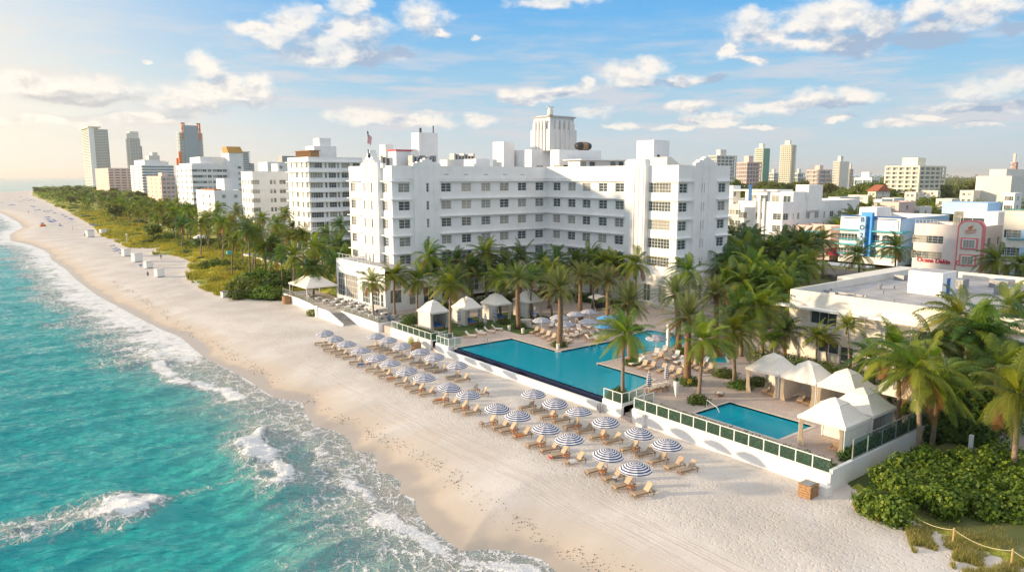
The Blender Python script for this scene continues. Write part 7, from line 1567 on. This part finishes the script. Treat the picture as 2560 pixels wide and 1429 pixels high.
    me = tint_mesh('grass', np.stack([v0, v1, v2], 1).reshape(-1, 3), np.arange(3*n).reshape(n, 3), np.repeat(np.clip(rr.beta(2, 2, n), 0, .9), 3), M['grass']); o = put('dune_grass', me); tag(o, 'tufted dune grass around the rope fence at lower right', 'grass', kind='stuff')
    # grass over the left dunes
    N = 90000; yy = 147+rr.rand(N)**1.5*420; xv = np.interp(yy, [v[1] for v in VEG[8:30]], [v[0] for v in VEG[8:30]]); xx = xv-.8+rr.rand(N)**1.2*22; P = np.stack([xx, yy], 1); k = fbm(xx*.35, yy*.2, 3) > .43; P = P[k]; z = landz(P)[0]; n = len(P)
    vd = seg_dist(P, np.array(VEG)); nn = fbm(P[:, 0]*.1, P[:, 1]*.1, 4); z = z+np.clip((vd+2)/9, 0, 1)*(.3+1.7*nn)*np.clip(1.6-(vd-20)/40, 0, 1)
    a = rr.uniform(0, 6.28, n); sc_ = 1+P[:, 1]/300; hgt = .35*(.5+rr.rand(n))*sc_; d = np.stack([np.cos(a), np.sin(a)], 1); w = np.stack([-np.sin(a), np.cos(a)], 1)*(.07*sc_)[:, None]; base = np.stack([P[:, 0], P[:, 1], z-.02], 1); z0 = np.zeros((n, 1))
    v0 = base-np.concatenate([w, z0], 1); v1 = base+np.concatenate([w, z0], 1); v2 = base+np.concatenate([d*.3, hgt[:, None]], 1); tt = np.clip(.25+1.1*(fbm(P[:, 0]*.12, P[:, 1]*.07, 3)-.3)+.1*rr.randn(n), 0, .9)
    me = tint_mesh('grass', np.stack([v0, v1, v2], 1).reshape(-1, 3), np.arange(3*n).reshape(n, 3), np.repeat(tt, 3), M['dune']); o = put('dune_grass', me); tag(o, 'yellow-green dune grass along the left beach edge', 'grass', kind='stuff')
    # seaweed flecks
    N = 1700; yy = 20+rr.rand(N)*180; tp = [(481, 822), (547, 855), (623, 904), (689, 942), (793, 991), (864, 1030), (930, 1068), (1000, 1100), (1120, 1172), (1175, 1210), (1252, 1276), (1312, 1292), (1420, 1350), (1560, 1415)]
    W = sorted([(G(x, y, -.4)[1], G(x, y, -.4)[0]) for x, y in tp]); xx = np.interp(yy, [a for a, _ in W], [b for _, b in W])+rr.normal(0, .55, N); P = np.stack([xx, yy], 1); z = landz(P)[0]+.10*(fbm(xx*.35, yy*.35, 3)-.5)*0+.03; k = fbm(xx*.6, yy*.6, 3) > .5; P, z = P[k], z[k]
    b = MB()
    for (x, y), zz in zip(P, z):
        s = rnd.uniform(.02, .06); a = rnd.uniform(0, 6); b.prism([(x+s*rnd.uniform(.5, 1.2)*math.cos(a+q), y+s*.6*rnd.uniform(.5, 1.2)*math.sin(a+q)) for q in (0, 1.2, 2.5, 3.8, 5)], zz-.05, zz+.03)
    tag(b.build('seaweed', mat('dry_seaweed', (.20, .14, .09), .9)), 'dark seaweed flecks scattered along the high-water line', 'seaweed', kind='stuff')
grounds()

def city_trees():
    r = random.Random(31); n = 0
    def free(x, y):
        for o in BOX:
            if o[0]-3 < x < o[2]+3 and o[1]-3 < y < o[3]+3: return False
        return True
    # right-hand canopy from the street to the horizon, placed by distance rings
    for (n_, f0, f1, s0, s1) in ((45, 225, 330, 1.0, 1.4), (60, 330, 520, 1.2, 1.7), (68, 520, 900, 1.6, 2.5)):
        c = 0
        while c < n_:
            az = R(r.uniform(51, 75)); f = r.uniform(f0, f1); x, y = f*math.sin(az)*1., f*math.cos(az)
            if x < 212 and y > 60 or not free(x, y): continue
            tree(x, y, .3, r.uniform(s0, s1), f'rounded green tree in the town canopy, {ordn(n)} from the street outwards', 'leafy trees of the town'); n += 1; c += 1
    k = 0
    for i in range(75):
        az = R(r.uniform(52, 74)); f = 215+r.random()**1.3*500; x, y = f*math.sin(az), f*math.cos(az)
        if x < 195 and y > 60 or not free(x, y): continue
        h = r.uniform(7, 12); palm('coco' if r.random() < .6 else 'dark', x, y, .3, x+r.uniform(-.5, .5), y, h, f'palm sticking out of the town canopy, {ordn(k)} from the street outwards', r.uniform(1.3, 1.8), 'palms of the town'); k += 1
    # far-off woods as one mass
    rr = np.random.RandomState(5); comps = []
    for i in range(900):
        az = R(rr.uniform(43, 78)); f = 850*math.exp(rr.rand()*1.9); h = 4+f*.0042*rr.rand(); comps.append((f*math.sin(az), f*math.cos(az), h*.4, 18+f*.012, 18+f*.012, h+2))
    m = blob_leaves(5, 42000, comps, 5.0, m='leaf', low=0); o = put('distant_woods', m); tag(o, 'continuous far woods below the right skyline', 'woods', kind='stuff')
    comps = []
    for i in range(260):
        y = 700+rr.rand()*900; xv = float(np.interp(y, [v[1] for v in VEG[22:36]], [v[0] for v in VEG[22:36]])); comps.append((xv+10+rr.rand()*110, y, 3, 9, 9, 4+2*rr.rand()))
    m = blob_leaves(6, 16000, comps, 1.6, m='leaf', low=0); o = put('distant_woods', m); tag(o, 'low far woods on the left headland', 'woods', kind='stuff')
BOX = []
for o in list(bpy.data.objects):
    if o.name.startswith('wall') and o.type == 'MESH' and o.parent and o.parent.parent is None:
        bb = [o.matrix_basis@Vector(c) for c in o.bound_box]; P_ = o.parent.location; xs = [b.x+P_.x for b in bb]; ys = [b.y+P_.y for b in bb]
        if max(ys)-min(ys) > 3: BOX.append((min(xs), min(ys), max(xs), max(ys)))
city_trees()

def street_bits():
    x, y = G(2100, 690, .6); t = thing('cafe_awning', 'flat white cafe awning on thin posts in front of the pink building', 'awning', (x, y, .2)); MB().box(-3, -7, 3.1, 3, 7, 3.3).build('roof', M['stucco'], t, False)
    for sx in (-2.8, 2.8):
        for sy in (-6.8, 0, 6.8): MB().box(sx-.08, sy-.08, 0, sx+.08, sy+.08, 3.1).build('post', M['metal'], t, False)
    for i, (px, py) in enumerate([(2055, 688), (2070, 692), (2085, 697), (2105, 697), (2122, 700), (2138, 703), (2040, 684)]):
        x, y = G(px, py, .5); t = thing('cafe_table', f'dark cafe table on the street terrace by the pink building, {ordn(i)} from the left' if i < 6 else 'dark cafe table farthest left on the street terrace by the pink building', 'table', (x, y, .25), 0, 'cafe tables on the street'); MB().lathe([(0, .72), (.7, .72), (.7, .78), (0, .78)], 10).build('table_top', M['dmetal'], t, False); MB().tube([(0, 0, 0), (0, 0, .72)], .06, 6).build('pedestal', M['gmetal'], t, False)
street_bits()
# ---------------------------------------------------------------- air
def haze(density):
    m = bpy.data.materials.new('haze'); m.use_nodes = True; nt = m.node_tree; nt.nodes.clear(); o = nt.nodes.new('ShaderNodeOutputMaterial'); v = nt.nodes.new('ShaderNodeVolumePrincipled')
    v.inputs['Color'].default_value = (1, .97, .92, 1); v.inputs['Density'].default_value = density; v.inputs['Anisotropy'].default_value = .3; nt.links.new(v.outputs[0], o.inputs['Volume'])
    h = MB().box(-9000, -3200, -8, 62000, 46000, 190).build('haze', m); h['kind'] = 'stuff'; h['label'] = 'pale warm haze over the coast'; h['category'] = 'haze'
haze(.00007)
